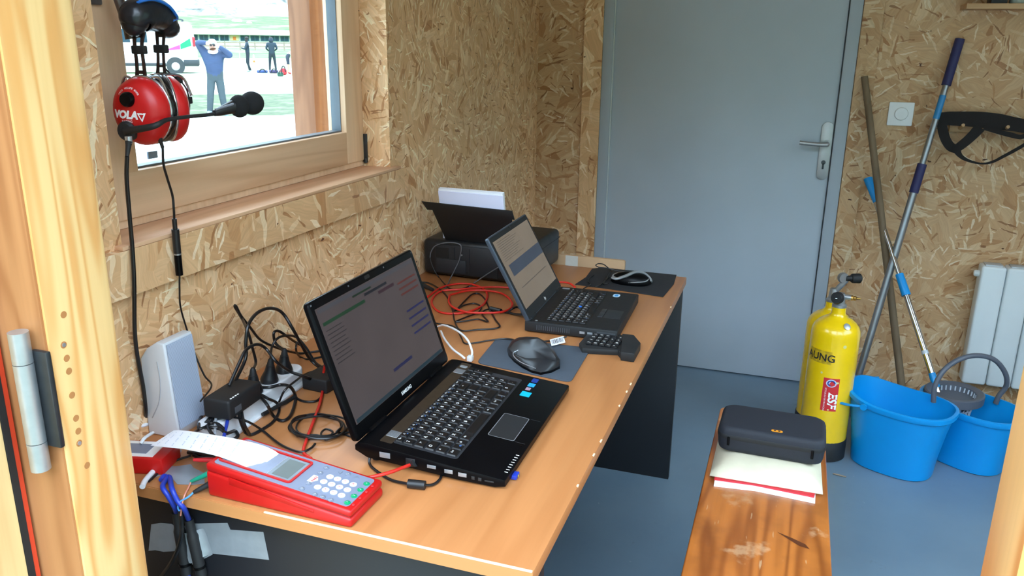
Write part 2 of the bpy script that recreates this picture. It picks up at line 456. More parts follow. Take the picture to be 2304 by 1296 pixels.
GREEN = P('green_button', rgb(0, 150, 96), 0.4)
PRINT = P('white_print', rgb(240, 240, 240), 0.6, var=0.02)
PRINTB = P('blue_print', rgb(96, 150, 230), 0.6, var=0.02)
PRINTK = P('black_print', rgb(22, 22, 22), 0.6)
PRINTR = P('red_print', rgb(205, 40, 44), 0.6)
SILVER = P('silver_plastic', rgb(176, 182, 188), 0.3, 0.6, 0.05)
TAPE = P('silver_duct_tape', rgb(158, 166, 172), 0.34, 0.35, 0.08, 40, 0.25, 90)
YELLOW = P('yellow_enamel', rgb(240, 196, 12), 0.24, var=0.05, scale=12, coat=0.4)
BLUEB = P('blue_bucket_plastic', rgb(0, 142, 214), 0.36, var=0.03, scale=9)
GREYB = P('dark_grey_plastic', rgb(86, 90, 100), 0.45, var=0.05)
NAVY = P('navy_grip', rgb(38, 40, 88), 0.6, var=0.06)
FABRIC = P('black_webbing', rgb(24, 18, 18), 0.85, var=0.2, scale=150, bump=0.4, bscale=900)
NYLON = P('navy_black_nylon', rgb(30, 33, 42), 0.7, var=0.12, scale=300, bump=0.5, bscale=1500, bdist=0.0006)
KRAFT = P('cream_padded_envelope', rgb(214, 204, 178), 0.6, var=0.06, scale=18, bump=0.5, bscale=45, bdist=0.002)
CARD = P('brown_cardboard', rgb(196, 158, 120), 0.75, var=0.05, scale=15)
CHROME = P('chrome_tube', rgb(205, 208, 212), 0.16, 1.0, 0.04)
BRASS = P('brass', rgb(190, 150, 80), 0.35, 0.9)
FLOORM = NT('painted_concrete_floor')
_co = FLOORM.coord()
_n1 = FLOORM.noise(_co, 2.2, 4, 0.6); _n2 = FLOORM.noise(_co, 60, 3, 0.6)
_c = FLOORM.ramp(_n1, [(0.3, rgb(104, 126, 144)), (0.7, rgb(118, 140, 156))])
_c = FLOORM.mix(FLOORM.ramp(FLOORM.noise(_co, 9, 5, 0.7), [(0.66, (0, 0, 0, 1)), (0.74, (0.5, 0.5, 0.5, 1))]), _c, rgb(96, 104, 108))
_c = FLOORM.mix(FLOORM.ramp(FLOORM.noise(_co, 34, 3, 0.6), [(0.71, (0, 0, 0, 1)), (0.76, (0.35, 0.35, 0.35, 1))]), _c, rgb(176, 186, 192))
FLOORM = FLOORM.bsdf(_c, FLOORM.math('MULTIPLY_ADD', _n1, 0.2, 0.3), 0, _n2, 0.08, 0.001)
# ------------------------------------------------------------------ room shell
H = 0.68            # desk top height
YB = 2.548          # back wall plane
YF = -0.12          # inner face of the front wall (the camera looks in through its doorway)
YO = -0.228         # outer face of the doorway frame
JL, JR = 0.24, 1.302
ZC = 2.42
WY0, WY1, WZ0, WZ1 = 0.145, 1.153, 1.03, 1.98      # window opening
b = MB().box(-0.3, 2.75, YO - 0.02, 2.72, -0.06, 0)
struct('floor', b, FLOORM)
b = MB()
for y0, y1, z0, z1 in ((-0.24, WY0, 0, ZC), (WY1, 2.70, 0, ZC), (WY0, WY1, 0, WZ0), (WY0, WY1, WZ1, ZC)):
    b.box(-0.16, 0.0, y0, y1, z0, z1)
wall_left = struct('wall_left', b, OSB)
b = MB().box(0.0, 0.283, YB, YB + 0.15, 0, ZC).box(1.272, 2.70, YB, YB + 0.15, 0, ZC).box(0.283, 1.272, YB, YB + 0.15, 2.08, ZC)
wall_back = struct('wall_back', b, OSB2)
SY0, SY1, SZ0, SZ1 = 0.05, 1.70, 0.95, 2.25      # third window, in the right wall
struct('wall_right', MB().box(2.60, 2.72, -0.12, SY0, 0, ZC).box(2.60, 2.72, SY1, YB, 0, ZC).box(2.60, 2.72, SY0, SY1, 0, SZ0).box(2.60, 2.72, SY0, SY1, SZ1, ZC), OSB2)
RX0, RX1, RZ0, RZ1 = 1.43, 2.55, 0.08, 2.30      # second window, in the front wall right of the doorway
b = MB().box(0.0, 0.17, YF - 0.1, YF, 0, ZC).box(JR + 0.07, RX0, YF - 0.1, YF, 0, ZC).box(RX1, 2.72, YF - 0.1, YF, 0, ZC).box(RX0, RX1, YF - 0.1, YF, 0, RZ0).box(RX0, RX1, YF - 0.1, YF, RZ1, ZC).box(0.17, JR + 0.07, YF - 0.1, YF, 2.36, ZC)
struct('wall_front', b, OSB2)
struct('ceiling', MB().box(-0.75, 2.95, YO - 0.12, 2.85, ZC, ZC + 0.12), SHELFW)
# OSB strips beside the door and the board under the window
struct('trim_1', MB().box(0.203, 0.283, YB - 0.012, YB, 0, ZC), OSB3)
struct('trim_2', MB().box(1.274, 1.345, YB - 0.012, YB, 0, ZC), osb_mat('osb_strip', 5.0, 9.0, 0.88, 13.0))
struct('trim_3', MB().box(0.0, 0.018, -0.10, 1.205, 0.955, 1.036), OSB3)
b = MB().box(-0.10, 0.0178, 0.128, 1.185, 1.0362, 1.044, bev=0.0015)
struct('trim_4', b, wood_mat('larch_sill', rgb(222, 180, 144), rgb(196, 148, 110), 'y', 6, 10.0, 0.5, 0.55, 0.3, 6.1))

# window: sash with a glazed pane, fixed outer frame, fittings
SX = -0.08
GY0, GY1, GZ0, GZ1 = 0.288, 1.056, 1.148, 1.86
win = bpy.data.objects.new('window_1', None); col.objects.link(win); win['kind'] = 'structure'
win.location = (SX, 0.65, WZ0)
def wpart(name, mb, m, par=win): return obj(name, mb, m, par, world=True)
wpart('sash_stile', MB().box(-0.137, SX, 0.178, GY0, 1.060, 1.95, bev=0.003), LARCH_Z)
wpart('sash_stile', MB().box(-0.137, SX, GY1, 1.150, 1.060, 1.95, bev=0.003), LARCH_Z)
wpart('sash_rail', MB().box(-0.137, SX + 0.0005, GY0 - 0.0455, GY1, 1.0605, GZ0, bev=0.003), LARCH_Y)
wpart('sash_rail', MB().box(-0.137, SX, GY0, GY1, GZ1, 1.95, bev=0.003), LARCH_Y)
b = MB()
for y0, y1, z0, z1 in ((GY0 - .002, GY0 + .003, GZ0, GZ1), (GY1 - .003, GY1 + .002, GZ0, GZ1), (GY0, GY1, GZ0 - .002, GZ0 + .004), (GY0, GY1, GZ1 - .004, GZ1 + .002)):
    b.box(-0.124, -0.096, y0, y1, z0, z1)
wpart('pane_gasket', b, P('grey_glazing_gasket', rgb(96, 106, 114), 0.4))
wpart('window_pane', MB().box(-0.1145, -0.1105, GY0, GY1, GZ0, GZ1), GLASS)
b = MB()
for y0, y1, z0, z1 in ((WY0, 0.178, 1.03, WZ1), (1.1505, WY1, 1.03, WZ1), (WY0, WY1, 1.045, 1.060), (WY0, WY1, 1.95, WZ1)):
    b.box(-0.16, -0.085, y0, y1, z0, z1)
wpart('window_frame', b, LARCH_Z)
b = MB().box(-0.082, -0.070, 1.146, 1.1525, 1.055, 1.135, bev=0.001).cyl((-0.076, 1.149, 1.052), (-0.076, 1.149, 1.066), 0.005)
wpart('window_hinge', b, DARKSTEEL)
b = MB().box(-0.081, -0.074, 0.215, 0.245, 1.44, 1.56, bev=0.003)
hd = wpart('window_handle', b, P('bronze_handle', rgb(112, 104, 100), 0.35, 0.7))
b = MB().cyl((-0.075, 0.232, 1.50), (-0.035, 0.232, 1.50), 0.009).tube([(-0.035, 0.232, 1.503), (-0.033, 0.236, 1.46), (-0.028, 0.247, 1.41), (-0.026, 0.25, 1.385)], lambda t: 0.0085 + 0.003 * t, 12, flat=0.8)
o = obj('lever', b, P('bronze_handle', rgb(112, 104, 100), 0.35, 0.7), hd, world=True)
b = MB().box(-0.1105, -0.106, 0.345, 0.370, 1.160, 1.174, bev=0.001)
wpart('pane_tag', b, P('grey_sensor_tag', rgb(126, 140, 158), 0.5))
w2 = bpy.data.objects.new('window_2', None); col.objects.link(w2); w2['kind'] = 'structure'; w2.location = ((RX0 + RX1) / 2, YF - 0.05, RZ0)
for x0, x1 in ((RX0, RX0 + 0.06), (RX1 - 0.06, RX1)):
    obj('sash_stile', MB().box(x0, x1, YF - 0.08, YF - 0.02, RZ0, RZ1, bev=0.003), LARCH_Z, w2, world=True)
for z0, z1 in ((RZ0, RZ0 + 0.06), (RZ1 - 0.06, RZ1)):
    obj('sash_rail', MB().box(RX0 + 0.06, RX1 - 0.06, YF - 0.079, YF - 0.021, z0, z1, bev=0.003), SHELFW, w2, world=True)
obj('window_pane', MB().box(RX0 + 0.06, RX1 - 0.06, YF - 0.052, YF - 0.048, RZ0 + 0.06, RZ1 - 0.06), GLASS, w2, world=True)
w3 = bpy.data.objects.new('window_3', None); col.objects.link(w3); w3['kind'] = 'structure'; w3.location = (2.66, (SY0 + SY1) / 2, SZ0)
for y0, y1 in ((SY0, SY0 + 0.06), (SY1 - 0.06, SY1)):
    obj('sash_stile', MB().box(2.63, 2.69, y0, y1, SZ0, SZ1, bev=0.003), LARCH_Z, w3, world=True)
for z0, z1 in ((SZ0, SZ0 + 0.06), (SZ1 - 0.06, SZ1)):
    obj('sash_rail', MB().box(2.631, 2.689, SY0 + 0.06, SY1 - 0.06, z0, z1, bev=0.003), LARCH_Y, w3, world=True)
obj('window_pane', MB().box(2.658, 2.662, SY0 + 0.06, SY1 - 0.06, SZ0 + 0.06, SZ1 - 0.06), GLASS, w3, world=True)
# timber post outside the window
PSZ, PY0 = 0.082, 1.412
po = obj('timber_post', MB().box(-0.40 - PSZ, -0.40, PY0, PY0 + PSZ, -0.36, 2.42, bev=0.005), LARCH_P)
tag(po, 'square larch post standing outside the window', 'post')

# grey door in the back wall
door = bpy.data.objects.new('door_1', None); col.objects.link(door); door['kind'] = 'structure'; door.location = (0.77, YB, 0)
def dpart(name, mb, m, par=door): return obj(name, mb, m, par, world=True)
dpart('door_leaf', MB().box(0.331, 1.2215, YB + 0.006, YB + 0.046, 0.006, 2.03, bev=0.002), DOORGREY)
b = MB().box(0.283, 0.327, YB - 0.008, YB + 0.1, 0, 2.08, bev=0.003).box(1.2255, 1.272, YB - 0.008, YB + 0.1, 0, 2.08, bev=0.003).box(0.283, 1.272, YB - 0.008, YB + 0.1, 2.035, 2.08)
b.box(0.327, 1.2255, YB + 0.047, YB + 0.10, 0, 2.05)
dpart('door_frame', b, FRAMEGREY)
o = dpart('door_seal', MB().box(0.327, 0.3315, YB - 0.004, YB + 0.03, 0.0, 2.035), P('white_seal', rgb(190, 196, 198), 0.5))
esc = MB()
M = Matrix.Translation((1.199, YB + 0.006, 0.993)) @ Matrix.Rotation(math.pi / 2, 4, 'X')
esc.prism(rrect(0.044, 0.228, 0.0215, 6), 0, 0.006, bev=0.0012, mtx=M)
hd = dpart('handle_plate', esc, STEEL)
b = MB().tube([(1.203, YB, 1.024), (1.203, YB - 0.044, 1.024), (1.196, YB - 0.052, 1.024), (1.16, YB - 0.053, 1.024), (1.10, YB - 0.051, 1.027)], 0.0085, 12, smoothn=5)
b.cyl((1.203, YB + 0.002, 1.024), (1.203, YB - 0.006, 1.024), 0.014)
obj('lever', b, STEEL, hd, world=True)
b = MB().cyl((1.198, YB + 0.002, 0.949), (1.198, YB - 0.0035, 0.949), 0.0085).box(1.1945, 1.2015, YB - 0.0035, YB + 0.002, 0.922, 0.947, bev=0.001)
obj('key_cylinder', b, DARKSTEEL, hd, world=True)

# doorway the photograph is taken through: timber frame and the open leaf
fr = bpy.data.objects.new('door_2', None); col.objects.link(fr); fr['kind'] = 'structure'; fr.location = (0.77, YF, 0)
def fpart(name, mb, m, par=fr): return obj(name, mb, m, par, world=True)
# left jamb: chamfered on the room side
b = MB().prism([(0.168, YO), (JL, YO), (JL, YF - 0.009), (JL - 0.004, YF - 0.001), (0.168, YF - 0.001)], -0.05, 2.36)
jl = fpart('jamb', b, PINE_L)
fpart('jamb_outer_face_shaded', MB().box(0.150, JL - 0.0035, YO - 0.0035, YO, -0.05, 2.36), PINE_SHADED)  # thin facing whose shade is in its darker wood colour
b = MB().prism([(JR + 0.08, YO), (JR, YO), (JR, YF - 0.009), (JR + 0.004, YF - 0.001), (JR + 0.08, YF - 0.001)], -0.05, 2.36)
fpart('jamb', b, wood_mat('pine_jamb_wide_grain', rgb(240, 190, 125), rgb(212, 134, 66), 'z', 9, 3.4, 0.8, 0.45, 0.25, 11.0))
fpart('head', MB().box(0.168, JR + 0.08, YO, YF - 0.001, 2.29, 2.36), PINE_SHADED)
for i, (u, v) in enumerate(((143, 708), (143, 776), (150, 806), (155, 835), (162, 889), (171, 941), (176, 970), (178, 997), (196, 1047))):
    q = px(u, v, JL); y, z = q.y, q.z
    o = fpart('screw_hole', MB().cyl((JL - 0.004, y, z), (JL + 0.0004, y, z), 0.0046, seg=12), P('drilled_wood', rgb(176, 118, 66), 0.7), fr)
    if i in (1, 7): obj('screw', MB().cyl((JL - 0.002, y, z), (JL + 0.0012, y, z), 0.0028, seg=10), ZINC, o, world=True)
hg = thing('barrel_hinge', 'zinc-plated barrel hinge on the doorway jamb', 'hinge', (0.1875, YO - 0.020, 0.80))
b = MB()
hb = py(67, 905, YO - 0.02)
hx, hz = hb.x, hb.z
hg.location = (hx, YO - 0.020, hz - 0.093)
for k, (z0, z1) in enumerate(((0, 0.038), (0.039, 0.145), (0.146, 0.186))):
    obj('knuckle', MB().cyl((0, 0, z0), (0, 0, z1), 0.0118, seg=24), ZINC, hg)
obj('hinge_leaf', MB().box(0.004, 0.030, 0.008, 0.0155, 0.030, 0.160, bev=0.002), DARKSTEEL, hg)
# open leaf, swung outwards against the left
lf = thing('open_door_leaf', 'pine door leaf standing open at the jamb with hinge', 'door', (0.166, YO - 0.012, -0.02), math.radians(-94))
obj('leaf_panel', MB().box(0.012, 0.55, -0.055, 0, 0, 2.30, bev=0.002), PINE_LEAF, lf)
obj('seal', MB().box(0.003, 0.012, -0.05, 0.001, 0, 2.30), BLKM, lf)
obj('red_strip', MB().box(-0.004, 0.003, -0.05, 0.0, 0, 2.30), P('red_gasket', rgb(200, 62, 34), 0.5), lf)
# ------------------------------------------------------------------ desk
def on_plane(M, u, v):
    """local point of frame M (its z=0 plane) seen at pixel u, v"""
    o = M.translation; n = M.col[2].xyz; d = ray(u, v)
    return M.inverted() @ (CAM + d * ((o - CAM).dot(n) / d.dot(n)))
DX, DY = 0.802, 1.613
desk = thing('desk', 'long desk with beech laminate top and black end panels', 'desk', (DX / 2, DY / 2, 0))
obj('desk_top', MB().box(0.002, DX, 0, DY, H - 0.025, H, bev=0.0025), DESK, desk, world=True)
obj('edge_band', MB().box(0.003, DX - 0.001, -0.0012, 0.001, H - 0.0235, H - 0.0025), DESK_E, desk, world=True)
WORN_GLINT = P('worn_core_and_glint', rgb(236, 214, 176), 0.5, var=0.1, scale=60)  # pale core for the chips, also the painted edge highlight
obj('worn_edge_glint', MB().box(0.36, DX - 0.002, -0.0016, 0.0022, H - 0.0022, H + 0.0003, bev=0.0006), WORN_GLINT, desk, world=True)  # chipped edge line, with the bevel's highlight painted in as pale colour
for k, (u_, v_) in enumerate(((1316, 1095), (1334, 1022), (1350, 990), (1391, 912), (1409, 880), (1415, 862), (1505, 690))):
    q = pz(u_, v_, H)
    obj('edge_chip', MB().box(DX - 0.003, DX + 0.0004, q.y - 0.004 - 0.002 * (k % 3), q.y + 0.004, H - 0.0018, H + 0.0003, bev=0.0005), WORN_GLINT, desk, world=True)
obj('end_panel', MB().box(0.03, DX - 0.001, 0.035, 0.057, 0, H - 0.0255, bev=0.001), BLACK_PANEL, desk, world=True)
obj('end_panel', MB().box(0.03, DX - 0.001, 1.531, 1.553, 0, H - 0.0255, bev=0.001), BLACK_PANEL, desk, world=True)
obj('modesty_panel', MB().box(0.045, 0.063, 0.058, 1.530, 0.22, H - 0.0255), BLACK_PANEL, desk, world=True)

# ------------------------------------------------------------------ laptops
SCR1 = P('dim_lcd_charcoal', rgb(40, 38, 40), 0.22, var=0.06, scale=8)
def screen_mat(name, c, e):
    t = NT(name); n = t.noise(t.coord(), 12, 2)
    cc = t.ramp(n, [(0.3, scl(c, 0.92)), (0.7, scl(c, 1.08))])
    return t.bsdf((0.006, 0.006, 0.007, 1), 0.2, 0, emit=cc, estr=e, spec=0.2)
def make_keyboard(parent, rows, pitch, h, z, key_mat, legends, leg_mat, leg2_mat, tray_mb, tray_mat):
    """rows: list of (y, height, [(x0, width, text, second)])"""
    kb = obj('keyboard', tray_mb, tray_mat, parent)
    proto = {}; gm = MB(); gb = MB()
    for y, hh, keys in rows:
        for x0, w, tx, blue in keys:
            kk = (round(w, 4), round(hh, 4))
            ww = w - pitch * 0.1; hk = hh - pitch * 0.1
            if kk not in proto:
                m = MB()
                a, c2 = ww / 2, hk / 2; k = 0.82
                m.hull([(-a, -c2, 0), (a, -c2, 0), (a, c2, 0), (-a, c2, 0), (-a * k, -c2 * k, h), (a * k, -c2 * k, h), (a * k, c2 * k, h), (-a * k, c2 * k, h)],
                       [(3, 2, 1, 0), (4, 5, 6, 7), (0, 1, 5, 4), (1, 2, 6, 5), (2, 3, 7, 6), (3, 0, 4, 7)], 0.0007, 1, smooth=False)
                o = obj('key', m, key_mat, kb, auto=0); o.location = (x0 + w / 2, y - hh / 2, z); proto[kk] = o
            else:
                copy_part(proto[kk], kb, (x0 + w / 2, y - hh / 2, z))
            if tx:
                s = pitch * (0.46 if len(tx) == 1 else 0.27)
                glyph_mb(tx, s, 0, 0.012, Matrix.Translation((x0 + w / 2 - ww * 0.16 * (len(tx) == 1), y - hh / 2 + hk * 0.08, z + h + 0.0003)), mb=gm)
            if blue:
                glyph_mb(blue, pitch * 0.27, 0, 0.01, Matrix.Translation((x0 + w / 2 + ww * 0.2, y - hh / 2 - hk * 0.2, z + h + 0.0003)), mb=gb)
    if gm.v: obj('key_legends', gm, leg_mat, kb, auto=0)
    if gb.v: obj('function_legends', gb, leg2_mat, kb, auto=0)
    return kb
def azerty(x0, y0, u, fh, kh, numpad=None, fn=True):
    R = []
    def row(y, h, spec, x=x0):
        ks = []
        for w, tx, bl in spec: ks.append((x, w * u, tx, bl)); x += w * u
        R.append((y, h, ks))
    fk = [(1, 'Esc', '')] + [(1, 'F%d' % i, 'o') for i in range(1, 13)] + [(1, 'Impr', ''), (1, 'Inser', '')]
    y = y0
    row(y, fh, [(15 / 15 * 1.0, a, c) for _, a, c in fk]); y -= fh
    row(y, kh, [(1, '2', '')] + [(1, c, d) for c, d in zip('1234567890)=', '             ')] + [(2, '<-', '')]); y -= kh
    row(y, kh, [(1.5, '|<', '')] + [(1, c, '') for c in 'AZERTYUIOP'] + [(1, '^', ''), (1, '$', ''), (1.5, '', '')]); y -= kh
    row(y, kh, [(1.75, 'O', '')] + [(1, c, '') for c in 'QSDFGHJKLM'] + [(1, '%', ''), (1, '*', ''), (1.25, '', '')]); y -= kh
    row(y, kh, [(1.25, '^', ''), (1, '<', '')] + [(1, c, '') for c in 'WXCVBN'] + [(1, '?', ''), (1, '.', ''), (1, '/', ''), (1, '!', ''), (2.75, '', '')]); y -= kh
    row(y, kh, [(1.25, 'Ctrl', ''), (1, '', 'Fn'), (1, 'o', ''), (1, 'Alt', ''), (5.25, '', ''), (1.1, 'Alt', ''), (1.1, '', ''), (1.1, 'Ctrl', ''), (1.1, '', '<'), (1.1, '', 'v')])
    if numpad:
        nx, nu = numpad; y = y0
        row(y, fh, [(1, '', ''), (1, '', ''), (1, '', ''), (1, '', '')], nx); R[-1] = (y, fh, [(nx + i * nu, nu, '', '') for i in range(4)]); y -= fh
        for s in ('#/*-', '789+', '456', '123', '0.'):
            ks = []
            for i, c in enumerate(s):
                if s == '0.' : ks.append(((nx, nu * 2, '0', '') if i == 0 else (nx + 2 * nu, nu, '.', '')))
                else: ks.append((nx + i * nu, nu, c, ''))
            R.append((y, kh, ks)); y -= kh
    return R

# --- large laptop nearest the doorway
A1 = 0.0101
lap = thing('laptop', 'large glossy black laptop with number pad and red network cable plugged in', 'laptop', (0.4376, 0.3934, H), math.pi / 2 + A1)
W = 0.4164
zf, zb = 0.0198, 0.0428
prof = [(-0.253, 0.007), (-0.253, zf - 0.002), (-0.251, zf), (0.0, zb), (0.013, zb - 0.001), (0.023, 0.035), (0.023, 0.026), (0.0, 0.015), (-0.17, 0.004), (-0.235, 0.003)]
b = MB().prism(prof, -W / 2, W / 2, mtx=Matrix(((0, 0, 1, 0), (1, 0, 0, 0), (0, 1, 0, 0), (0, 0, 0, 1))), bev=0.0022)
base = obj('base', b, BLKG, lap)
for sx in (-1, 1): obj('foot', MB().lathe([(0.008, 0), (0.009, 0.002), (0.009, 0.019)], (sx * 0.18, -0.005, 0), seg=14), BLKM, lap)
SL = math.atan2(zb - zf, 0.2525)
LB = Matrix.LocRotScale(lap.location, lap.rotation_euler, None)
deck = Matrix.Translation((0, 0, zb)) @ Matrix.Rotation(SL, 4, 'X')
def on_deck(o, zoff=0.0):
    o.location = (deck @ V((0, 0, zoff))); o.rotation_euler = (SL, 0, 0); return o
tray = MB().prism(rrect(0.366, 0.121, 0.006, 4, -0.002, -0.0985), -0.0012, 0.0004)
holder = on_deck(obj('keyboard_tray', MB().prism(rrect(0.372, 0.127, 0.008, 4, -0.002, -0.0985), -0.001, 0.0002), BLK, lap))
u1 = 0.0188
rows = azerty(-0.181, -0.040, u1, 0.0145, 0.0203, numpad=(-0.181 + 15 * u1 + 0.004, 0.0187))
KEYM = P('laptop_key_black', rgb(15, 15, 18), 0.38, var=0.1)
KEYT = P('laptop_key_tray', rgb(42, 44, 49), 0.4, var=0.1)
kb = make_keyboard(lap, rows, u1, 0.0032, 0.0004, KEYM, True, PRINT, PRINTB, tray, KEYT)
on_deck(kb)
for o in [c for c in lap.children if c.name.startswith('keyboard_tray')]: bpy.data.objects.remove(o)
on_deck(obj('speaker_bar', MB().prism(rrect(0.386, 0.023, 0.003, 3, 0.003, -0.0275), 0, 0.0006), P('bronze_speaker_bar', rgb(74, 62, 50), 0.3, 0.5, 0.2, 60), lap))
for xx in (-0.158, 0.150):
    b = MB().box(xx - 0.011, xx + 0.011, -0.038, -0.0175, 0, 0.0012, bev=0.0005)
    for i in range(9):
        for j in range(8): b.box(xx - 0.0095 + i * 0.0022, xx - 0.0095 + i * 0.0022 + 0.0012, -0.0365 + j * 0.0023, -0.0365 + j * 0.0023 + 0.0012, 0.0012, 0.0013, 1)
    on_deck(obj('speaker_grille', b, [SILVER, DARKSTEEL], lap))
on_deck(obj('power_button', MB().prism(rrect(0.011, 0.016, 0.003, 3, 0.177, -0.027), 0, 0.0014, bev=0.0005), SILVER, lap))
tpad = on_deck(obj('touchpad', MB().prism(rrect(0.096, 0.050, 0.004, 4, -0.030, -0.2005), 0, 0.0002), BLKM, lap))
b = MB(); oo = rrect(0.097, 0.051, 0.0045, 4, -0.030, -0.2005); ii = rrect(0.0945, 0.0485, 0.0035, 4, -0.030, -0.2005)
n = len(oo); b.add([(p[0], p[1], 0.0005) for p in oo] + [(p[0], p[1], 0.0005) for p in ii], [(i, (i + 1) % n, n + (i + 1) % n, n + i) for i in range(n)])
obj('touchpad_rim', b, SILVER, tpad)
for xx in (-0.078, 0.018):
    on_deck(obj('button_groove', MB().box(xx - 0.0004, xx + 0.0004, -0.247, -0.228, 0, 0.0002), P('groove_grey', rgb(50, 50, 54), 0.5), lap))
on_deck(obj('processor_sticker', MB().prism(rrect(0.020, 0.013, 0.003, 3, 0.190, -0.184), 0, 0.0004), P('sticker_navy', rgb(30, 60, 140), 0.35, var=0.3, scale=300), lap))
on_deck(obj('graphics_sticker', MB().prism(rrect(0.017, 0.014, 0.001, 2, 0.165, -0.184), 0, 0.0004), P('sticker_cyan', rgb(40, 160, 215), 0.35, var=0.25, scale=300), lap))
on_deck(obj('windows_sticker', MB().prism(rrect(0.013, 0.010, 0.001, 2, 0.144, -0.183), 0, 0.0004), P('sticker_pink', rgb(170, 140, 155), 0.35, var=0.4, scale=500), lap))
on_deck(obj('energy_sticker', MB().prism(rrect(0.022, 0.020, 0.001, 2, 0.118, -0.186), 0, 0.0004), P('sticker_turquoise', rgb(0, 178, 214), 0.35, var=0.1, scale=200), lap))
for i in range(8):
    on_deck(obj('status_mark', MB().box(-0.184 + i * 0.0088, -0.184 + i * 0.0088 + 0.0015, -0.2505, -0.2445, 0, 0.0003), PRINT, lap))
# ports on the near side
def near_ports(par, specs, xside):
    for nm, y, z, w, h, m in specs:
        obj(nm, MB().box(xside - 0.0008, xside + 0.004, y - w / 2, y + w / 2, z - h / 2, z + h / 2, bev=0.0004), m, par)
near_ports(lap, [('vga_port', -0.035, 0.026, 0.020, 0.010, SILVER), ('network_port', -0.083, 0.0225, 0.017, 0.012, DARKSTEEL), ('hdmi_port', -0.122, 0.020, 0.016, 0.006, SILVER),
                 ('usb_port', -0.153, 0.017, 0.015, 0.007, SILVER), ('usb_port', -0.178, 0.0155, 0.015, 0.007, SILVER), ('audio_jack', -0.197, 0.0135, 0.006, 0.006, DARKSTEEL), ('audio_jack', -0.209, 0.013, 0.006, 0.006, DARKSTEEL),
                 ('card_slot', -0.2255, 0.0125, 0.016, 0.0025, DARKSTEEL)], -W / 2)
# lid
TL = math.radians(19.2); LH = 0.258; WL = 0.4096
lid = obj('lid', MB().prism(rrect(WL, LH, 0.009, 4, 0, LH / 2), -0.0035, 0.0075, bev=0.0025, mtx=Matrix.Rotation(math.pi / 2, 4, 'X') @ Matrix.Scale(-1, 4, (0, 0, 1))), BLKG, lap)
lid.location = (0, 0.0218, 0.0378); lid.rotation_euler = (-TL, 0, 0)
def lidpart(name, x0, x1, z0, z1, m, off=0.0002, par=None, bev=0):
    y = -0.0035 - off
    return obj(name, MB().box(x0, x1, y - 0.0004, y, z0, z1, bev=bev), m, par or lid)
SB = screen_mat('screen_spreadsheet_grey', rgb(98, 90, 92), 0.055)
scrn = lidpart('screen', -0.191, 0.191, 0.027, 0.242, SB)
def scrbar(x0, x1, z0, z1, c, e=0.055):
    m = screen_mat('screen_ink_%d_%d_%d' % c, rgb(*c), e)
    return lidpart('screen_bar', x0, x1, z0, z1, m, 0.0007, scrn)
scrbar(-0.186, 0.187, 0.232, 0.239, (90, 92, 100)); scrbar(-0.183, -0.035, 0.2085, 0.2145, (36, 78, 52)); scrbar(-0.03, 0.06, 0.219, 0.224, (40, 44, 52))
scrbar(-0.07, 0.0, 0.2275, 0.231, (34, 60, 44)); scrbar(0.02, 0.085, 0.2085, 0.2145, (70, 50, 60))
for k in range(3): scrbar(0.10, 0.18, 0.205 - k * 0.012, 0.209 - k * 0.012, (112, 62, 58))
for k in range(4): scrbar(0.10, 0.18, 0.145 - k * 0.016, 0.149 - k * 0.016, (44, 50, 104))
scrbar(-0.187, 0.187, 0.028, 0.035, (40, 66, 78)); scrbar(-0.02, 0.06, 0.060, 0.066, (40, 46, 92))
for k in range(9): scrbar(-0.18, -0.13 + 0.004 * (k % 3), 0.198 - k * 0.0075, 0.1995 - k * 0.0075, (60, 58, 62))
g = glyph_mb('SAMSUNG', 0.0095, 0, 0.02, Matrix.Translation((0, -0.0042, 0.0145)) @ Matrix.Rotation(math.pi / 2, 4, 'X'))
obj('brand_lettering', g, PRINT, lid)
obj('webcam', MB().prism(rrect(0.020, 0.007, 0.003, 3, 0.0, 0.250), 0, 0.0006, mtx=Matrix.Translation((0, -0.0036, 0)) @ Matrix.Rotation(math.pi / 2, 4, 'X')), BLK, lid)
for xx in (-0.197, -0.07, 0.07, 0.197): lidpart('bezel_bumper', xx - 0.002, xx + 0.002, 0.2495, 0.2525, P('bumper_grey', rgb(80, 82, 86), 0.5), 0.0002)
for s in (-1, 1): obj('hinge', MB().cyl((s * 0.13 - 0.03, 0.020, 0.038), (s * 0.13 + 0.03, 0.020, 0.038), 0.0065, seg=14), BLKG, lap)
# small blue receiver in the front edge
o = thing('usb_receiver', 'tiny blue usb receiver in the front edge of the large laptop', 'usb stick', pz(1158, 1074, H + 0.002), math.pi / 2 + A1)
obj('shell', MB().box(-0.009, 0.009, -0.006, 0.014, 0.0, 0.0075, bev=0.0012), P('blue_usb_shell', rgb(34, 58, 170), 0.35), o)
obj('logo_print', MB().ball((0, -0.0065, 0.004), 0.0028, 0.0006, 0.0024, 8, 6), P('usb_gold_print', rgb(190, 180, 70), 0.4), o)

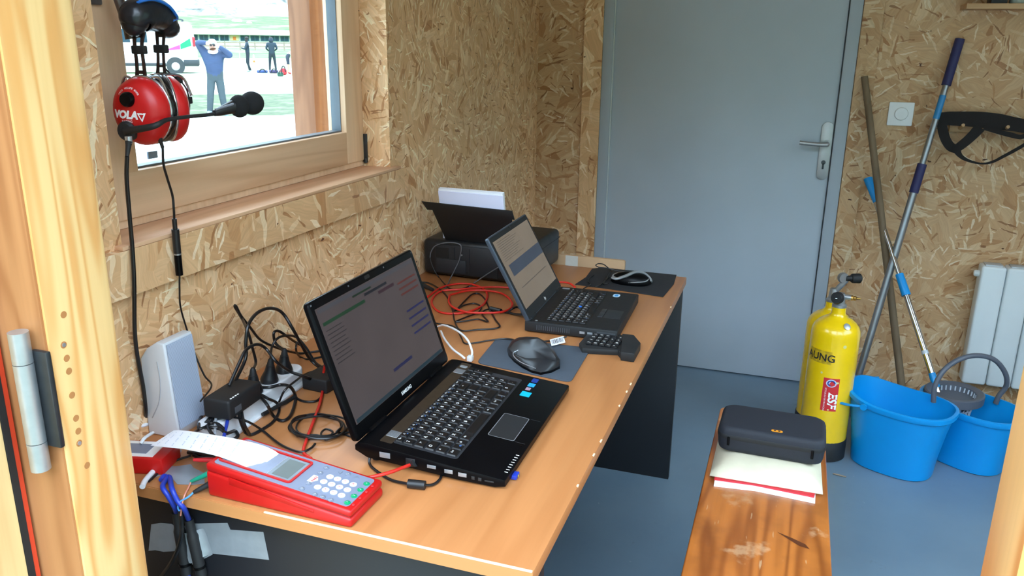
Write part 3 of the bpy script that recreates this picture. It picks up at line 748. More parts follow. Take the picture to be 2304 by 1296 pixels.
# --- small business laptop by the door
A2 = 0.0276; W2 = 0.3315; D2 = 0.227
lap2 = thing('laptop', 'small matt black laptop with grey lid edge and blue pointing stick', 'laptop', (0.4877, 1.1018, H), math.pi / 2 + A2)
zt = 0.030
b = MB().box(-W2 / 2, W2 / 2, -D2, 0.012, 0.003, zt, bev=0.003)
obj('base', b, BLKM, lap2)
obj('deck', MB().prism(rrect(W2 - 0.006, D2 - 0.002, 0.004, 3, 0, -D2 / 2 + 0.001), zt - 0.0005, zt + 0.0006), P('deck_black', rgb(24, 25, 28), 0.5, var=0.15, scale=60), lap2)
u2 = 0.0190
rows = azerty(-0.1425, -0.038, u2, 0.0125, 0.0182)
KEY2 = P('small_laptop_key', rgb(20, 20, 23), 0.5, var=0.1)
make_keyboard(lap2, rows, u2, 0.003, zt + 0.0008, KEY2, True, PRINT, PRINTB, MB().prism(rrect(0.290, 0.109, 0.003, 3, 0, -0.0895), zt, zt + 0.0009), BLK)
obj('pointing_stick', MB().cyl((-0.016, -0.0985, zt + 0.002), (-0.016, -0.0985, zt + 0.0055), 0.0042, seg=12), P('blue_rubber', rgb(30, 110, 220), 0.6), lap2)
tp = obj('touchpad', MB().box(-0.075, -0.005, -0.215, -0.172, zt + 0.0006, zt + 0.0009), P('touchpad_dark', rgb(34, 37, 42), 0.35), lap2)
obj('touchpad_buttons', MB().box(-0.075, -0.039, -0.1695, -0.1575, zt + 0.0006, zt + 0.002, bev=0.0006).box(-0.0385, -0.005, -0.1695, -0.1575, zt + 0.0006, zt + 0.002, bev=0.0006), P('touchpad_button', rgb(44, 46, 50), 0.4), lap2)
obj('round_sticker', MB().prism(rrect(0.030, 0.019, 0.0085, 5, 0.128, -0.170), zt + 0.0006, zt + 0.001), P('sticker_pale_blue', rgb(190, 215, 235), 0.35, var=0.1, scale=200), lap2)
obj('sticker_print', MB().prism(rrect(0.018, 0.009, 0.004, 4, 0.128, -0.170), zt + 0.001, zt + 0.0012), P('sticker_sky', rgb(60, 150, 215), 0.35), lap2)
obj('power_button', MB().prism(rrect(0.010, 0.022, 0.004, 4, 0.146, -0.020), zt + 0.0006, zt + 0.002, bev=0.0005), SILVER, lap2)
for i in range(16): obj('vent_slot', MB().box(-W2 / 2 - 0.0006, -W2 / 2 + 0.001, -0.022 - i * 0.0056, -0.0195 - i * 0.0056, 0.010, 0.022), P('vent_grey', rgb(62, 64, 68), 0.5), lap2)
for y, w in ((-0.138, 0.013), (-0.158, 0.013)): obj('usb_port', MB().box(-W2 / 2 - 0.0006, -W2 / 2 + 0.002, y - w / 2, y + w / 2, 0.013, 0.019), SILVER, lap2)
obj('card_slot', MB().box(-W2 / 2 - 0.0006, -W2 / 2 + 0.001, -0.222, -0.175, 0.019, 0.0235), P('vent_grey', rgb(62, 64, 68), 0.5), lap2)
obj('deck_screw', MB().cyl((-0.155, -0.016, zt), (-0.155, -0.016, zt + 0.0012), 0.004, seg=12), SILVER, lap2)
TL2 = math.radians(28.8); LH2 = 0.236
lid2 = obj('lid', MB().prism(rrect(W2, LH2, 0.006, 4, 0, LH2 / 2), -0.003, 0.008, bev=0.0022, mtx=Matrix.Rotation(math.pi / 2, 4, 'X') @ Matrix.Scale(-1, 4, (0, 0, 1))), P('blue_grey_lid', rgb(70, 80, 92), 0.35, 0.4), lap2)
lid2.location = (0, 0.001, zt - 0.001); lid2.rotation_euler = (-TL2, 0, 0)
obj('bezel', MB().prism(rrect(W2 - 0.006, LH2 - 0.006, 0.005, 4, 0, LH2 / 2), 0.003, 0.0034, mtx=Matrix.Rotation(math.pi / 2, 4, 'X')), BLKM, lid2)
S2 = screen_mat('screen_warm_grey', rgb(150, 136, 118), 0.06)
sc2 = obj('screen', MB().box(-0.152, 0.152, -0.0038, -0.0034, 0.030, 0.220), S2, lid2)
obj('screen_band', MB().box(-0.125, 0.152, -0.0042, -0.0039, 0.116, 0.148), screen_mat('screen_navy_band', rgb(72, 82, 100), 0.06), sc2)
obj('screen_line', MB().box(-0.110, 0.120, -0.0042, -0.0039, 0.078, 0.080), screen_mat('screen_grey_line', rgb(96, 88, 80), 0.06), sc2)
for k in range(10): obj('screen_text_row', MB().box(-0.130, -0.02 + 0.06 * ((k * 7) % 4) / 4, -0.0042, -0.0039, 0.212 - k * 0.0058, 0.213 - k * 0.0058), screen_mat('screen_grey_line', rgb(96, 88, 80), 0.06), sc2)
g = glyph_mb('hp', 0.013, 0, 0.01, Matrix.Translation((0, -0.0040, 0.0135)) @ Matrix.Rotation(math.pi / 2, 4, 'X'), shear=0.3)
obj('brand_lettering', g, PRINT, lid2)
for s in (-1, 1): obj('hinge', MB().cyl((s * 0.125 - 0.018, 0.002, zt + 0.001), (s * 0.125 + 0.018, 0.002, zt + 0.001), 0.006, seg=14), BLKM, lap2)
obj('latch_hook', MB().box(-0.004, 0.004, -0.0055, -0.003, 0.2265, 0.2325), BLK, lid2)
# ------------------------------------------------------------------ red timing printer
AT = -0.0135; TLn, TW, TB, TF = 0.2644, 0.1021, 0.0594, 0.0298
tim = thing('timing_printer', 'red wedge-shaped timing device with grey keypad and paper slot', 'timer', (0.2478, 0.0076, H), AT)
TM = Matrix.LocRotScale(tim.location, tim.rotation_euler, None)
# lower shell and upper shell meet in a groove; both taper towards the user
def wedge(z0b, z0f, z1b, z1f, ins=0.0, bev=0.004):
    vs = [(ins, ins, z0b), (TLn - ins, ins, z0f), (TLn - ins, TW - ins, z0f), (ins, TW - ins, z0b), (ins, ins, z1b), (TLn - ins, ins, z1f), (TLn - ins, TW - ins, z1f), (ins, TW - ins, z1b)]
    return MB().hull(vs, [(3, 2, 1, 0), (4, 5, 6, 7), (0, 1, 5, 4), (1, 2, 6, 5), (2, 3, 7, 6), (3, 0, 4, 7)], bev, 3)
obj('lower_shell', wedge(0.0, 0.0, 0.046, 0.0165, 0.0, 0.006), RED, tim)
obj('shell_groove', wedge(0.03, 0.010, 0.052, 0.022, 0.0035, 0.001), P('dark_red_groove', rgb(150, 24, 22), 0.5), tim)
obj('upper_shell', wedge(0.045, 0.0175, TB, TF, 0.0005, 0.005), RED, tim)
for yy in (-0.0008,):   # raised finger grip on the near flank
    vs = [(0.045, yy, 0.030), (0.20, yy, 0.013), (0.20, yy, 0.0185), (0.045, yy, 0.043)]
    b = MB(); b.hull([V(v) for v in vs] + [V((v[0], 0.002, v[2])) for v in vs], [(3, 2, 1, 0), (4, 5, 6, 7), (0, 1, 5, 4), (1, 2, 6, 5), (2, 3, 7, 6), (3, 0, 4, 7)], 0.0012, 2)
    obj('side_grip', b, RED, tim)
ST = math.atan2(TB - TF, TLn)
TD = Matrix.Translation((0, 0, TB)) @ Matrix.Rotation(ST, 4, 'Y')
TWD = TM @ TD
def tdeck(o): o.location = TD.translation; o.rotation_euler = (0, ST, 0); return o
tdeck(obj('keypad_membrane', MB().prism(rrect(0.246, 0.086, 0.006, 4, 0.1335, TW / 2), 0, 0.0006), GREYPAD, tim))
# printer bay: raised red rim, clear cover, paper roll recess and lcd
b = MB(); oo = rrect(0.136, 0.070, 0.006, 4, 0.080, TW / 2); ii = rrect(0.129, 0.063, 0.004, 4, 0.080, TW / 2); n = len(oo)
for z0 in (0.0006, 0.0030): b.add([(p[0], p[1], z0) for p in oo] + [(p[0], p[1], z0) for p in ii], [(i, (i + 1) % n, n + (i + 1) % n, n + i) for i in range(n)])
b.add([(p[0], p[1], z) for z in (0.0006, 0.003) for p in oo], [(i, (i + 1) % n, n + (i + 1) % n, n + i) for i in range(n)])
b.add([(p[0], p[1], z) for z in (0.0006, 0.003) for p in ii], [(i, (i + 1) % n, n + (i + 1) % n, n + i) for i in range(n)])
tdeck(obj('display_rim', b, RED, tim))
tdeck(obj('printer_cover', MB().box(0.0165, 0.100, 0.0205, 0.0815, 0.0006, 0.0014, bev=0.0003), P('grey_printer_cover', rgb(140, 148, 166), 0.3), tim))
tdeck(obj('display', MB().box(0.102, 0.1445, 0.0205, 0.0815, 0.0006, 0.0013), P('clear_display_cover', rgb(120, 132, 140), 0.15), tim))
tdeck(obj('lcd', MB().box(0.108, 0.138, 0.026, 0.076, 0.0013, 0.0016), LCD, tim))
c6 = lambda a, c_: (440 + a / 5.009, 1000 + c_ / 5.009)
def btn(name, a, c_, r, m, txt=None, tm=None, h=0.0016):
    q = on_plane(TWD, *c6(a, c_))
    o = tdeck(obj(name, MB().lathe([(r, 0), (r, h * 0.7), (r * 0.8, h)], (q.x, q.y, 0.0006), seg=18), m, tim))
    if txt: obj('print', glyph_mb(txt, r * 0.9, 0, 0.01, Matrix.Translation((q.x, q.y, 0.0006 + h + 0.0002)) @ Matrix.Rotation(math.pi / 2, 4, 'Z')), tm, o)
digits = iter(['1', '4', '7', '*', '2', '5', '8', '0', '3', '6', '9', '#'])
for a, c_ in ((1377, 487), (1465, 517), (1556, 548), (1645, 580), (1445, 425), (1533, 455), (1622, 487), (1711, 517), (1515, 370), (1600, 395), (1688, 425), (1777, 458)):
    btn('number_button', a, c_, 0.0058, WHITE, next(digits), PRINTR)
for k, (a, c_) in enumerate(((1710, 663), (1785, 588), (1857, 518), (1927, 450))): btn('start_button', a, c_, 0.0050, GREEN, str(k + 1), PRINT)
for a, c_ in ((1992, 477), (1923, 543), (1852, 612), (1776, 688)): btn('indicator_lamp', a, c_, 0.0023, PRINTR)
for a, c_ in ((1475, 272), (1408, 328), (1272, 447), (1200, 505), (1345, 570), (1433, 600), (1525, 632), (1718, 343)): btn('function_button', a, c_, 0.0044, P('silver_button', rgb(128, 136, 152), 0.35, 0.2), 'o', PRINT)
for a, c_, s in ((1627, 320, 1), (1815, 378, -1)):
    q = on_plane(TWD, *c6(a, c_))
    tdeck(obj('arrow_button', MB().prism([(q.x - 0.004 * s, q.y), (q.x + 0.003 * s, q.y + 0.0045), (q.x + 0.003 * s, q.y - 0.0045)], 0.0006, 0.0016), P('silver_button', rgb(128, 136, 152), 0.35, 0.2), tim))
q = on_plane(TWD, *c6(1330, 392))
b = MB().prism([(q.x - 0.006, q.y - 0.010), (q.x - 0.006, q.y + 0.010), (q.x + 0.002, q.y + 0.010), (q.x + 0.008, q.y), (q.x + 0.002, q.y - 0.010)], 0.0006, 0.0009)
em = tdeck(obj('shield_emblem', b, PRINT, tim))
for i in range(4): obj('emblem_bar', MB().box(q.x - 0.0005, q.x + 0.004, q.y - 0.007 + i * 0.004, q.y - 0.005 + i * 0.004, 0.0009, 0.0011), PRINTR, em)
# paper strip curling out of the slot
c5 = lambda a, c_: (300 + a / 3.64, 940 + c_ / 3.64)
nr = [(1092, 468), (1000, 440), (880, 385), (700, 318), (550, 283), (400, 255), (250, 240), (140, 228)]
fa = [(1240, 352), (1165, 275), (1020, 215), (800, 165), (640, 138), (500, 115), (380, 103), (330, 104)]
ynear = (TWD @ V((0.09, 0.0215, 0))).y; yfar = (TWD @ V((0.09, 0.0805, 0))).y
N_ = spline([py(*c5(*p), ynear) for p in nr], 4); F_ = spline([py(*c5(*p), yfar) for p in fa], 4)
slot = [TWD @ V((0.1015, 0.0215, 0.0012)), TWD @ V((0.1015, 0.0805, 0.0012))]
N_ = [slot[0]] + N_[1:]; F_ = [slot[1]] + F_[1:]
b = MB(); n = len(N_)
for dz in (0.0, 0.00015): b.add([p + V((0, 0, dz)) for p in N_] + [p + V((0, 0, dz)) for p in F_], [(i, i + 1, n + i + 1, n + i) for i in range(n - 1)], 0, True)
rol = obj('receipt_strip', b, PAPER); tag(rol, 'long white printed paper strip curling out of the red timer', 'paper strip')
b = MB()
for i in range(6, n - 2, 2):
    for s in range(10):
        if (i * 7 + s * 5) % 4 == 0: continue
        t0 = 0.1 + s * 0.08; t1 = t0 + 0.055
        q = [N_[i].lerp(F_[i], t0), N_[i].lerp(F_[i], t1), N_[i + 1].lerp(F_[i + 1], t1), N_[i + 1].lerp(F_[i + 1], t0)]
        q = [q[0].lerp(q[3], 0.35), q[1].lerp(q[2], 0.35), q[1].lerp(q[2], 0.6), q[0].lerp(q[3], 0.6)]
        b.add([p + V((0, 0, 0.0005)) for p in q], [(0, 1, 2, 3)])
pr = obj('printed_rows', b, P('faded_print', rgb(196, 204, 222), 0.8), rol, world=True); pr['kind'] = 'stuff'

# second red device, mostly behind the jamb
q = pz(330, 1010, H)
rd = thing('red_device', 'red and white electronic device half hidden behind the doorway jamb', 'device', (0.075, 0.055, H), 0.25)
obj('body', MB().box(-0.075, 0.055, -0.035, 0.03, 0, 0.030, bev=0.004), RED, rd)
obj('face', MB().box(-0.068, 0.035, -0.028, 0.023, 0.030, 0.0315), PRINT, rd)
obj('panel', MB().box(-0.05, 0.02, -0.02, 0.012, 0.0315, 0.0325), GREYPAD, rd)

# ------------------------------------------------------------------ loudspeaker
sp = thing('desk_speaker', 'white computer loudspeaker with grey perforated front against the wall', 'speaker', (0.035, 0.186, H))
y0, y1 = 0.150, 0.224
side = [(0.0005, 0), (0.062, 0), (0.072, 0.018), (0.060, 0.186), (0.044, 0.187), (0.020, 0.172), (0.0025, 0.150)]
b = MB().prism([(p[0] - 0.035, p[1]) for p in side], y0 - 0.186, y1 - 0.186, bev=0.004, seg=3, mtx=Matrix(((1, 0, 0, 0), (0, 0, 1, 0), (0, 1, 0, 0), (0, 0, 0, 1))))
obj('cabinet', b, P('light_grey_speaker', rgb(212, 216, 220), 0.45, var=0.02), sp)
b = MB()
n0 = V((0.168, 0, 0.012)).normalized()
fq = [(0.0725 - 0.035, y0 - 0.184, 0.020), (0.0725 - 0.035, y1 - 0.188, 0.020), (0.0612 - 0.035, y1 - 0.190, 0.182), (0.0612 - 0.035, y0 - 0.182, 0.182)]
b.add([V(p) for p in fq] + [V(p) + n0 * 0.002 for p in fq], [(0, 1, 2, 3), (4, 5, 6, 7), (0, 1, 5, 4), (1, 2, 6, 5), (2, 3, 7, 6), (3, 0, 4, 7)])
def grille_mat():
    t = NT('speaker_grille_mesh'); co = t.coord('UV')
    v = t.n('ShaderNodeTexVoronoi'); t.link(co, v.inputs['Vector']); v.inputs['Scale'].default_value = 420; v.inputs['Randomness'].default_value = 0.0
    d = t.ramp(v.outputs['Distance'], [(0.2, rgb(120, 130, 148)), (0.34, rgb(176, 188, 208))])
    return t.bsdf(d, 0.45)
obj('front_grille', b, grille_mat(), sp)
arc = [V((0.041 - 0.035, y0 - 0.1865, 0.150)), V((0.043 - 0.035, y0 - 0.1865, 0.11)), V((0.035 - 0.035, y0 - 0.1865, 0.07)), V((0.015 - 0.035, y0 - 0.1865, 0.035))]
obj('side_seam', MB().tube(arc, 0.0009, 6), P('seam_grey', rgb(168, 172, 178), 0.5), sp)

# ------------------------------------------------------------------ power strip with plugs
PS0, PS1 = V((0.128, 0.150, H)), V((0.112, 0.470, H))
pa = math.atan2(-(PS1.x - PS0.x), PS1.y - PS0.y)
PL = (PS1 - PS0).length
strip = thing('power_strip', 'white multi-socket power strip lying along the wall', 'power strip', (PS0 + PS1) / 2, pa)
obj('foot_rail', MB().box(-0.030, 0.036, -PL / 2 - 0.008, PL / 2 + 0.012, 0.0, 0.006, bev=0.002), WHITE, strip)
obj('body', MB().prism(rrect(0.050, PL, 0.024, 6), 0.004, 0.036, bev=0.004, seg=3), WHITE, strip)
PM = Matrix.LocRotScale(strip.location, strip.rotation_euler, None)
SOCK = [-0.112, -0.056, 0.000, 0.056, 0.112]
for s in SOCK:
    o = obj('socket', MB().lathe([(0.0205, 0), (0.0205, 0.0006), (0.0185, 0.0006), (0.018, -0.010)], (0, s, 0.036), seg=24), P('socket_grey', rgb(196, 200, 206), 0.4), strip)
    for sx in (-1, 1): obj('contact_hole', MB().cyl((sx * 0.0085, s, 0.026), (sx * 0.0085, s, 0.0275), 0.0025, seg=8), BLK, o)
def plug(s, lean, label, hgt=0.036):
    p = thing('mains_plug', label, 'plug', PM @ V((0, s, 0.0366)), pa, 'black mains plugs in the power strip')
    obj('plug_body', MB().lathe([(0.018, 0), (0.018, 0.006), (0.0165, 0.011), (0.011, 0.024), (0.0085, hgt)], (0, 0, 0), (lean, 0, 1), seg=18), BLK, p)
    obj('strain_relief', MB().lathe([(0.0075, 0), (0.0055, 0.012), (0.0035, 0.016)], V((lean, 0, 1)).normalized() * hgt, (lean, 0, 1), seg=12), BLKM, p)
    return PM @ (V((0, s, 0.0366)) + V((lean, 0, 1)).normalized() * (hgt + 0.012))
PT2 = plug(0.000, 0.05, 'black plug with tapered grip in the middle socket of the power strip')
PT3 = plug(0.056, 0.15, 'tall black plug in the second socket from the far strip end')
PT4 = plug(0.112, 0.1, 'black plug in the end socket of the power strip towards the laptop')
# wall-wart adapter on the first sockets
wa = thing('plug_in_adapter', 'black rectangular plug-in power adapter sitting on the power strip', 'adapter', PM @ V((0.012, -0.086, 0.0366)), pa)
obj('housing', MB().box(-0.026, 0.030, -0.052, 0.050, 0.006, 0.044, bev=0.005, seg=3), BLKM, wa)
obj('plug_foot', MB().lathe([(0.0185, 0), (0.0185, 0.008)], (-0.012, -0.026, 0), seg=18), BLKM, wa)
obj('rating_label', MB().box(0.0298, 0.0304, -0.036, -0.016, 0.014, 0.026), P('label_grey', rgb(74, 78, 84), 0.5), wa)
for i in range(4): obj('indicator', MB().box(0.024, 0.0265, -0.040 + i * 0.007, -0.036 + i * 0.007, 0.0435, 0.0445), PRINT, wa)
# laptop power brick behind the screen
br = thing('power_brick', 'black laptop power brick lying behind the large laptop screen', 'adapter', (0.190, 0.475, H), -0.1)
obj('housing', MB().box(-0.032, 0.032, -0.052, 0.052, 0, 0.030, bev=0.004, seg=3), BLKM, br)
obj('socket_end', MB().box(-0.012, 0.012, 0.050, 0.056, 0.006, 0.022, bev=0.002), BLK, br)

# ------------------------------------------------------------------ duct tape and test clips at the near desk edge
def sheet(name, quads, m, thick, label, cat, nrm, jag=0.0):
    b = MB(); n = len(quads); nn = V(nrm) * thick
    b.add([V(p) for p in quads] + [V(p) + nn for p in quads], [list(range(n))[::-1], list(range(n, 2 * n))] + [(i, (i + 1) % n, n + (i + 1) % n, n + i) for i in range(n)])
    return tag(obj(name, b, m), label, cat)
c8 = lambda a, c_: (240 + a / 3.274, 900 + c_ / 3.274)
zq = H + 0.0004
sheet('tape_strip', [pz(*c8(a, c_), zq) for a, c_ in ((285, 525), (350, 450), (400, 475), (500, 490), (620, 475), (640, 500), (720, 540), (722, 615), (640, 625), (520, 622), (470, 560), (400, 555), (330, 580))], TAPE, 0.0005, 'crumpled silver duct tape stuck on the desk top', 'tape', (0, 0, 1))
yt = 0.0346
sheet('tape_strip', [py(*c8(a, c_), yt) for a, c_ in ((560, 930), (640, 910), (890, 905), (912, 955), (1155, 972), (1197, 1177), (780, 1130), (640, 1180))], TAPE, -0.0005, 'long silver duct tape on the black desk end panel', 'tape', (0, 1, 0))
sheet('tape_strip', [py(*c8(a, c_), yt) for a, c_ in ((330, 915), (400, 905), (480, 912), (540, 960), (540, 1110), (420, 1117), (360, 1105), (310, 1110))], TAPE, -0.0006, 'short torn duct tape beside the hanging jack plugs', 'tape', (0, 1, 0))
# wrap of tape over the two jack plugs
b = MB(); gx = []
for r_, (aL, aR, cc) in enumerate(((505, 715, 965), (540, 745, 1000), (545, 760, 1050), (560, 775, 1105), (590, 785, 1135), (620, 700, 1178))):
    for k in range(9):
        t = k / 8; q = py(*c8(aL + (aR - aL) * t, cc - 20 * t * (r_ == 0)), yt)
        bulge = 0.013 * (max(0, 1 - abs(t - 0.22) / 0.24) ** 0.6 + max(0, 1 - abs(t - 0.62) / 0.26) ** 0.6)
        gx.append(q + V((0, -0.0012 - min(bulge, 0.0135) - 0.001 * math.sin(5 * t + r_ * 2), 0)))
b.add(gx, [(r_ * 9 + k, r_ * 9 + k + 1, r_ * 9 + k + 10, r_ * 9 + k + 9) for r_ in range(5) for k in range(8)], 0, True)
tw = obj('tape_wrap', b, TAPE); tag(tw, 'creased silver duct tape wrapped over two black jack plugs', 'tape')
def jack(label, pts, grp):
    t = thing('jack_plug', label, 'plug', pts[1], 0, grp)
    p0, p1 = V(pts[0]) - t.location, V(pts[1]) - t.location
    obj('grip', MB().tube([p0, p0.lerp(p1, 0.3), p0.lerp(p1, 0.45), p1], lambda s: 0.0075 + 0.002 * (s > 0.3), 14, smoothn=4), BLKM, t)
    obj('ring', MB().cyl(p0.lerp(p1, 0.82), p0.lerp(p1, 0.86), 0.0105, seg=16), BLKG, t)
    return t
yj = yt - 0.0115
ja0, ja1 = py(*c8(512, 825), yj), py(*c8(590, 1275), yj)
jb0, jb1 = py(*c8(605, 880), yj), py(*c8(700, 1290), yj)
jack('black jack plug on a blue cable, taped on the side of the red device', [ja0, ja1], 'jack plugs taped to the desk')
jack('thicker black jack plug on a blue cable, taped next to the long tape', [jb0, jb1], 'jack plugs taped to the desk')
def clip(label, col_, p0, p1, r=0.005):
    t = thing('crocodile_clip', label, 'clip', p0, 0, 'test clips on the red timer')
    a_, b_ = V((0, 0, 0)), V(p1) - V(p0)
    obj('boot', MB().tube([a_, a_.lerp(b_, 0.25), a_.lerp(b_, 0.8), b_], lambda s: r * (0.55 + 0.6 * s), 12, smoothn=4), col_, t)
    obj('tip', MB().cyl(b_, b_ * 1.25, r * 0.5, r * 0.3, seg=8), ZINC, t)
c_g0, c_g1 = pz(*c8(622, 600), H + 0.006), py(*c8(722, 490), 0.025)
clip('green insulated crocodile clip beside the red timer', P('green_boot', rgb(20, 160, 130), 0.45), c_g0, V((0.245, 0.03, H + 0.032)))
c_k0 = pz(*c8(640, 680), H + 0.004)
clip('black insulated crocodile clip under the green clip', BLKM, c_k0, V((0.246, 0.018, H + 0.016)))
clip('red insulated banana clip behind the red timer', P('red_boot', rgb(196, 34, 40), 0.45), px(*c8(640, 440), 0.20) * 1.0, V((0.247, 0.055, H + 0.040)))
# ------------------------------------------------------------------ mouse mats, mice, keypad
def mat_poly(name, pts, label, m, rad=0.012, th=0.003):
    Pp = [pz(u, v, H) for u, v in pts]
    c = sum(Pp, V()) / len(Pp); out = []
    n = len(Pp)
    for i in range(n):
        a, p, d = Pp[i - 1], Pp[i], Pp[(i + 1) % n]
        da = (a - p).normalized() * rad; dd = (d - p).normalized() * rad
        for k in range(5):
            t = k / 4; out.append((p + da) * (1 - t) ** 2 + p * 2 * t * (1 - t) + (p + dd) * t * t)
    b = MB().prism([(p.x, p.y) for p in out], H, H + th, bev=0.0008)
    return tag(obj(name, b, m), label, 'mouse mat')
mat_poly('mouse_mat', [(1072, 818), (1118, 762), (1330, 785), (1284, 862)], 'blue-grey mouse mat with rounded corners beside the large laptop', P('slate_mat', rgb(66, 74, 84), 0.75, var=0.06, scale=60, bump=0.2, bscale=800), 0.018)
b = MB(); pts = [(1294, 641), (1318, 625), (1332, 606), (1352, 603), (1420, 610), (1522, 620), (1516, 640), (1492, 669), (1400, 655)]
PP = [pz(u, v, H) for u, v in pts]
tag(obj('mouse_mat', MB().prism([(p.x, p.y) for p in PP], H, H + 0.0025, bev=0.0006), P('black_mat', rgb(26, 26, 29), 0.8, var=0.08, scale=80)), 'black mouse mat with curved ends at the far desk edge', 'mouse mat')

# vertical mouse
zm = H + 0.003
mo = thing('vertical_mouse', 'black upright ergonomic mouse with a sharp ridge and silver line', 'mouse', pz(1200, 815, zm))
mo.location.z = zm
base_px = [(1143, 790), (1146, 802), (1158, 815), (1176, 828), (1196, 838), (1216, 843), (1240, 838), (1258, 829), (1258, 815), (1246, 796), (1226, 776), (1206, 768), (1184, 765), (1166, 767), (1152, 774)]
base_w = [pz(u, v, zm) - mo.location for u, v in base_px]
R1 = pz(1172, 766, zm + 0.040) - mo.location; R2 = pz(1212, 762, zm + 0.052) - mo.location; R3 = pz(1228, 775, zm + 0.050) - mo.location; R4 = pz(1250, 806, zm + 0.030) - mo.location
top_px = [(1146, 785), (1152, 792), (1166, 800), (1184, 806), (1200, 806), (1215, 805), (1236, 810), (1250, 812), (1250, 804), (1240, 788), (1228, 774), (1212, 762), (1188, 764), (1170, 765), (1156, 771)]
top_h = [0.018, 0.017, 0.017, 0.018, 0.022, 0.026, 0.024, 0.022, 0.028, 0.042, 0.050, 0.054, 0.048, 0.036, 0.026]
top_w = [pz(u, v, zm + h) - mo.location for (u, v), h in zip(top_px, top_h)]
loops = [[p for p in base_w], [p + V((0, 0, 0.006)) + (p * 0.03) for p in base_w]]
for t in (0.35, 0.7, 1.0):
    loops.append([a.lerp(c_, t) + V((0, 0, 0.004 * math.sin(math.pi * t))) for a, c_ in zip(loops[1], top_w)])
b = MB().loft(loops, caps=False); b.add(loops[0], [list(range(len(base_w)))[::-1]])
cen = sum(top_w, V()) / len(top_w) + V((0, 0, -0.002))
rid = (pz(1196, 784, zm + 0.038) - mo.location)
b.add(top_w + [rid], [(i, (i + 1) % len(top_w), len(top_w)) for i in range(len(top_w))], 0, True)
body = obj('shell', b, P('satin_black_mouse', rgb(30, 32, 36), 0.36, var=0.08), mo, auto=50)
ln = [pz(u, v, zm + h) - mo.location for u, v, h in ((1166, 788, 0.024), (1155, 794, 0.021), (1158, 804, 0.018), (1172, 815, 0.017), (1190, 823, 0.0165), (1205, 829, 0.0155))]
obj('silver_line', MB().tube(ln, 0.0011, 6), SILVER, mo)
obj('base_skirt', MB().loft([[p * 1.03 + V((0, 0, 0.0002)) for p in base_w], [p * 1.03 + V((0, 0, 0.006)) for p in base_w]]), BLKG, mo)
wl = pz(1180, 770, zm + 0.044) - mo.location


# silver mouse
zm2 = H + 0.0025
ms = thing('silver_mouse', 'black computer mouse with a curved silver s-shaped band', 'mouse', (0.650, 1.472, zm2), 0.08)
lo = []
for z, k in ((0, 0.94), (0.004, 1.0), (0.012, 0.98), (0.022, 0.88), (0.030, 0.68), (0.035, 0.40), (0.0365, 0.12)):
    L = []
    for i in range(24):
        a = 2 * math.pi * i / 24
        L.append(V((0.063 * k * math.cos(a) + 0.006 * (1 - k), 0.036 * k * math.sin(a) * (1 + 0.12 * math.cos(a)), z)))
    lo.append(L)
obj('shell', MB().loft(lo), BLKG, ms)
sb = [(-0.054, -0.016, 0.017), (-0.040, -0.026, 0.018), (-0.015, -0.022, 0.027), (0.010, -0.004, 0.036), (0.035, 0.006, 0.033), (0.054, 0.004, 0.021), (0.0625, -0.004, 0.010)]
obj('silver_band', MB().tube([V(p) for p in sb], lambda t: 0.0105 - 0.004 * abs(t - 0.4), 12, flat=0.5), SILVER, ms)
sb = [(-0.054, -0.016, 0.017), (-0.052, 0.004, 0.021), (-0.035, 0.018, 0.025), (-0.010, 0.020, 0.029)]
obj('silver_band', MB().tube([V(p) for p in sb], 0.0055, 10, flat=0.5), SILVER, ms)
sb = [(-0.005, -0.031, 0.010), (0.020, -0.032, 0.013), (0.045, -0.022, 0.015), (0.052, -0.008, 0.020)]
obj('thumb_rim', MB().tube([V(p) for p in sb], 0.0042, 8, flat=0.5), SILVER, ms)

# numeric keypad in front of the small laptop
kp = thing('numeric_keypad', 'black external numeric keypad lying against the small laptop', 'keypad', pz(1352, 772, H), 0)
kpts = [(1303, 777), (1328, 748), (1396, 757), (1402, 760), (1425, 762), (1441, 781), (1427, 806), (1398, 803), (1390, 793), (1310, 789)]
KP = [pz(u, v, H + 0.008) - kp.location for u, v in kpts]
obj('body', MB().prism([(p.x, p.y) for p in KP], 0.0, 0.014, bev=0.0015), BLKM, kp)
wr = [pz(u, v, H + 0.014) - kp.location for u, v in ((1400, 757), (1426, 760), (1441, 778), (1427, 803), (1397, 799))]
obj('end_block', MB().prism([(p.x, p.y) for p in wr], 0.0, 0.022, bev=0.002), BLKM, kp)
k00 = pz(1316, 776, H + 0.014) - kp.location; k10 = pz(1388, 786, H + 0.014) - kp.location; k01 = pz(1336, 752, H + 0.014) - kp.location
e1, e2 = (k10 - k00), (k01 - k00)
proto = None; gm = MB()
ang = math.atan2(e1.y, e1.x); ku = min(e1.length / 5, e2.length / 4)
lab = ['7456', '8520', '9613', '/-+.', '*#=<']
for i in range(5):
    for j in range(4):
        q = k00 + e1 * ((i + 0.5) / 5) + e2 * ((j + 0.5) / 4)
        if proto is None:
            proto = obj('key', MB().box(-ku * 0.44, ku * 0.44, -ku * 0.44, ku * 0.44, 0, 0.004, bev=0.001), P('small_laptop_key', rgb(20, 20, 23), 0.5), kp); o = proto; o.location = (q.x, q.y, 0.0145)
        else: o = copy_part(proto, kp, (q.x, q.y, 0.0145))
        o.rotation_euler = (0, 0, ang)
        glyph_mb(lab[i][j], ku * 0.6, 0, 0.02, Matrix.Translation((q.x, q.y, 0.0188)) @ Matrix.Rotation(ang + math.pi / 2, 4, 'Z'), mb=gm)
lg = obj('key_legends', gm, PRINT, kp, auto=0); lg['kind'] = 'stuff'

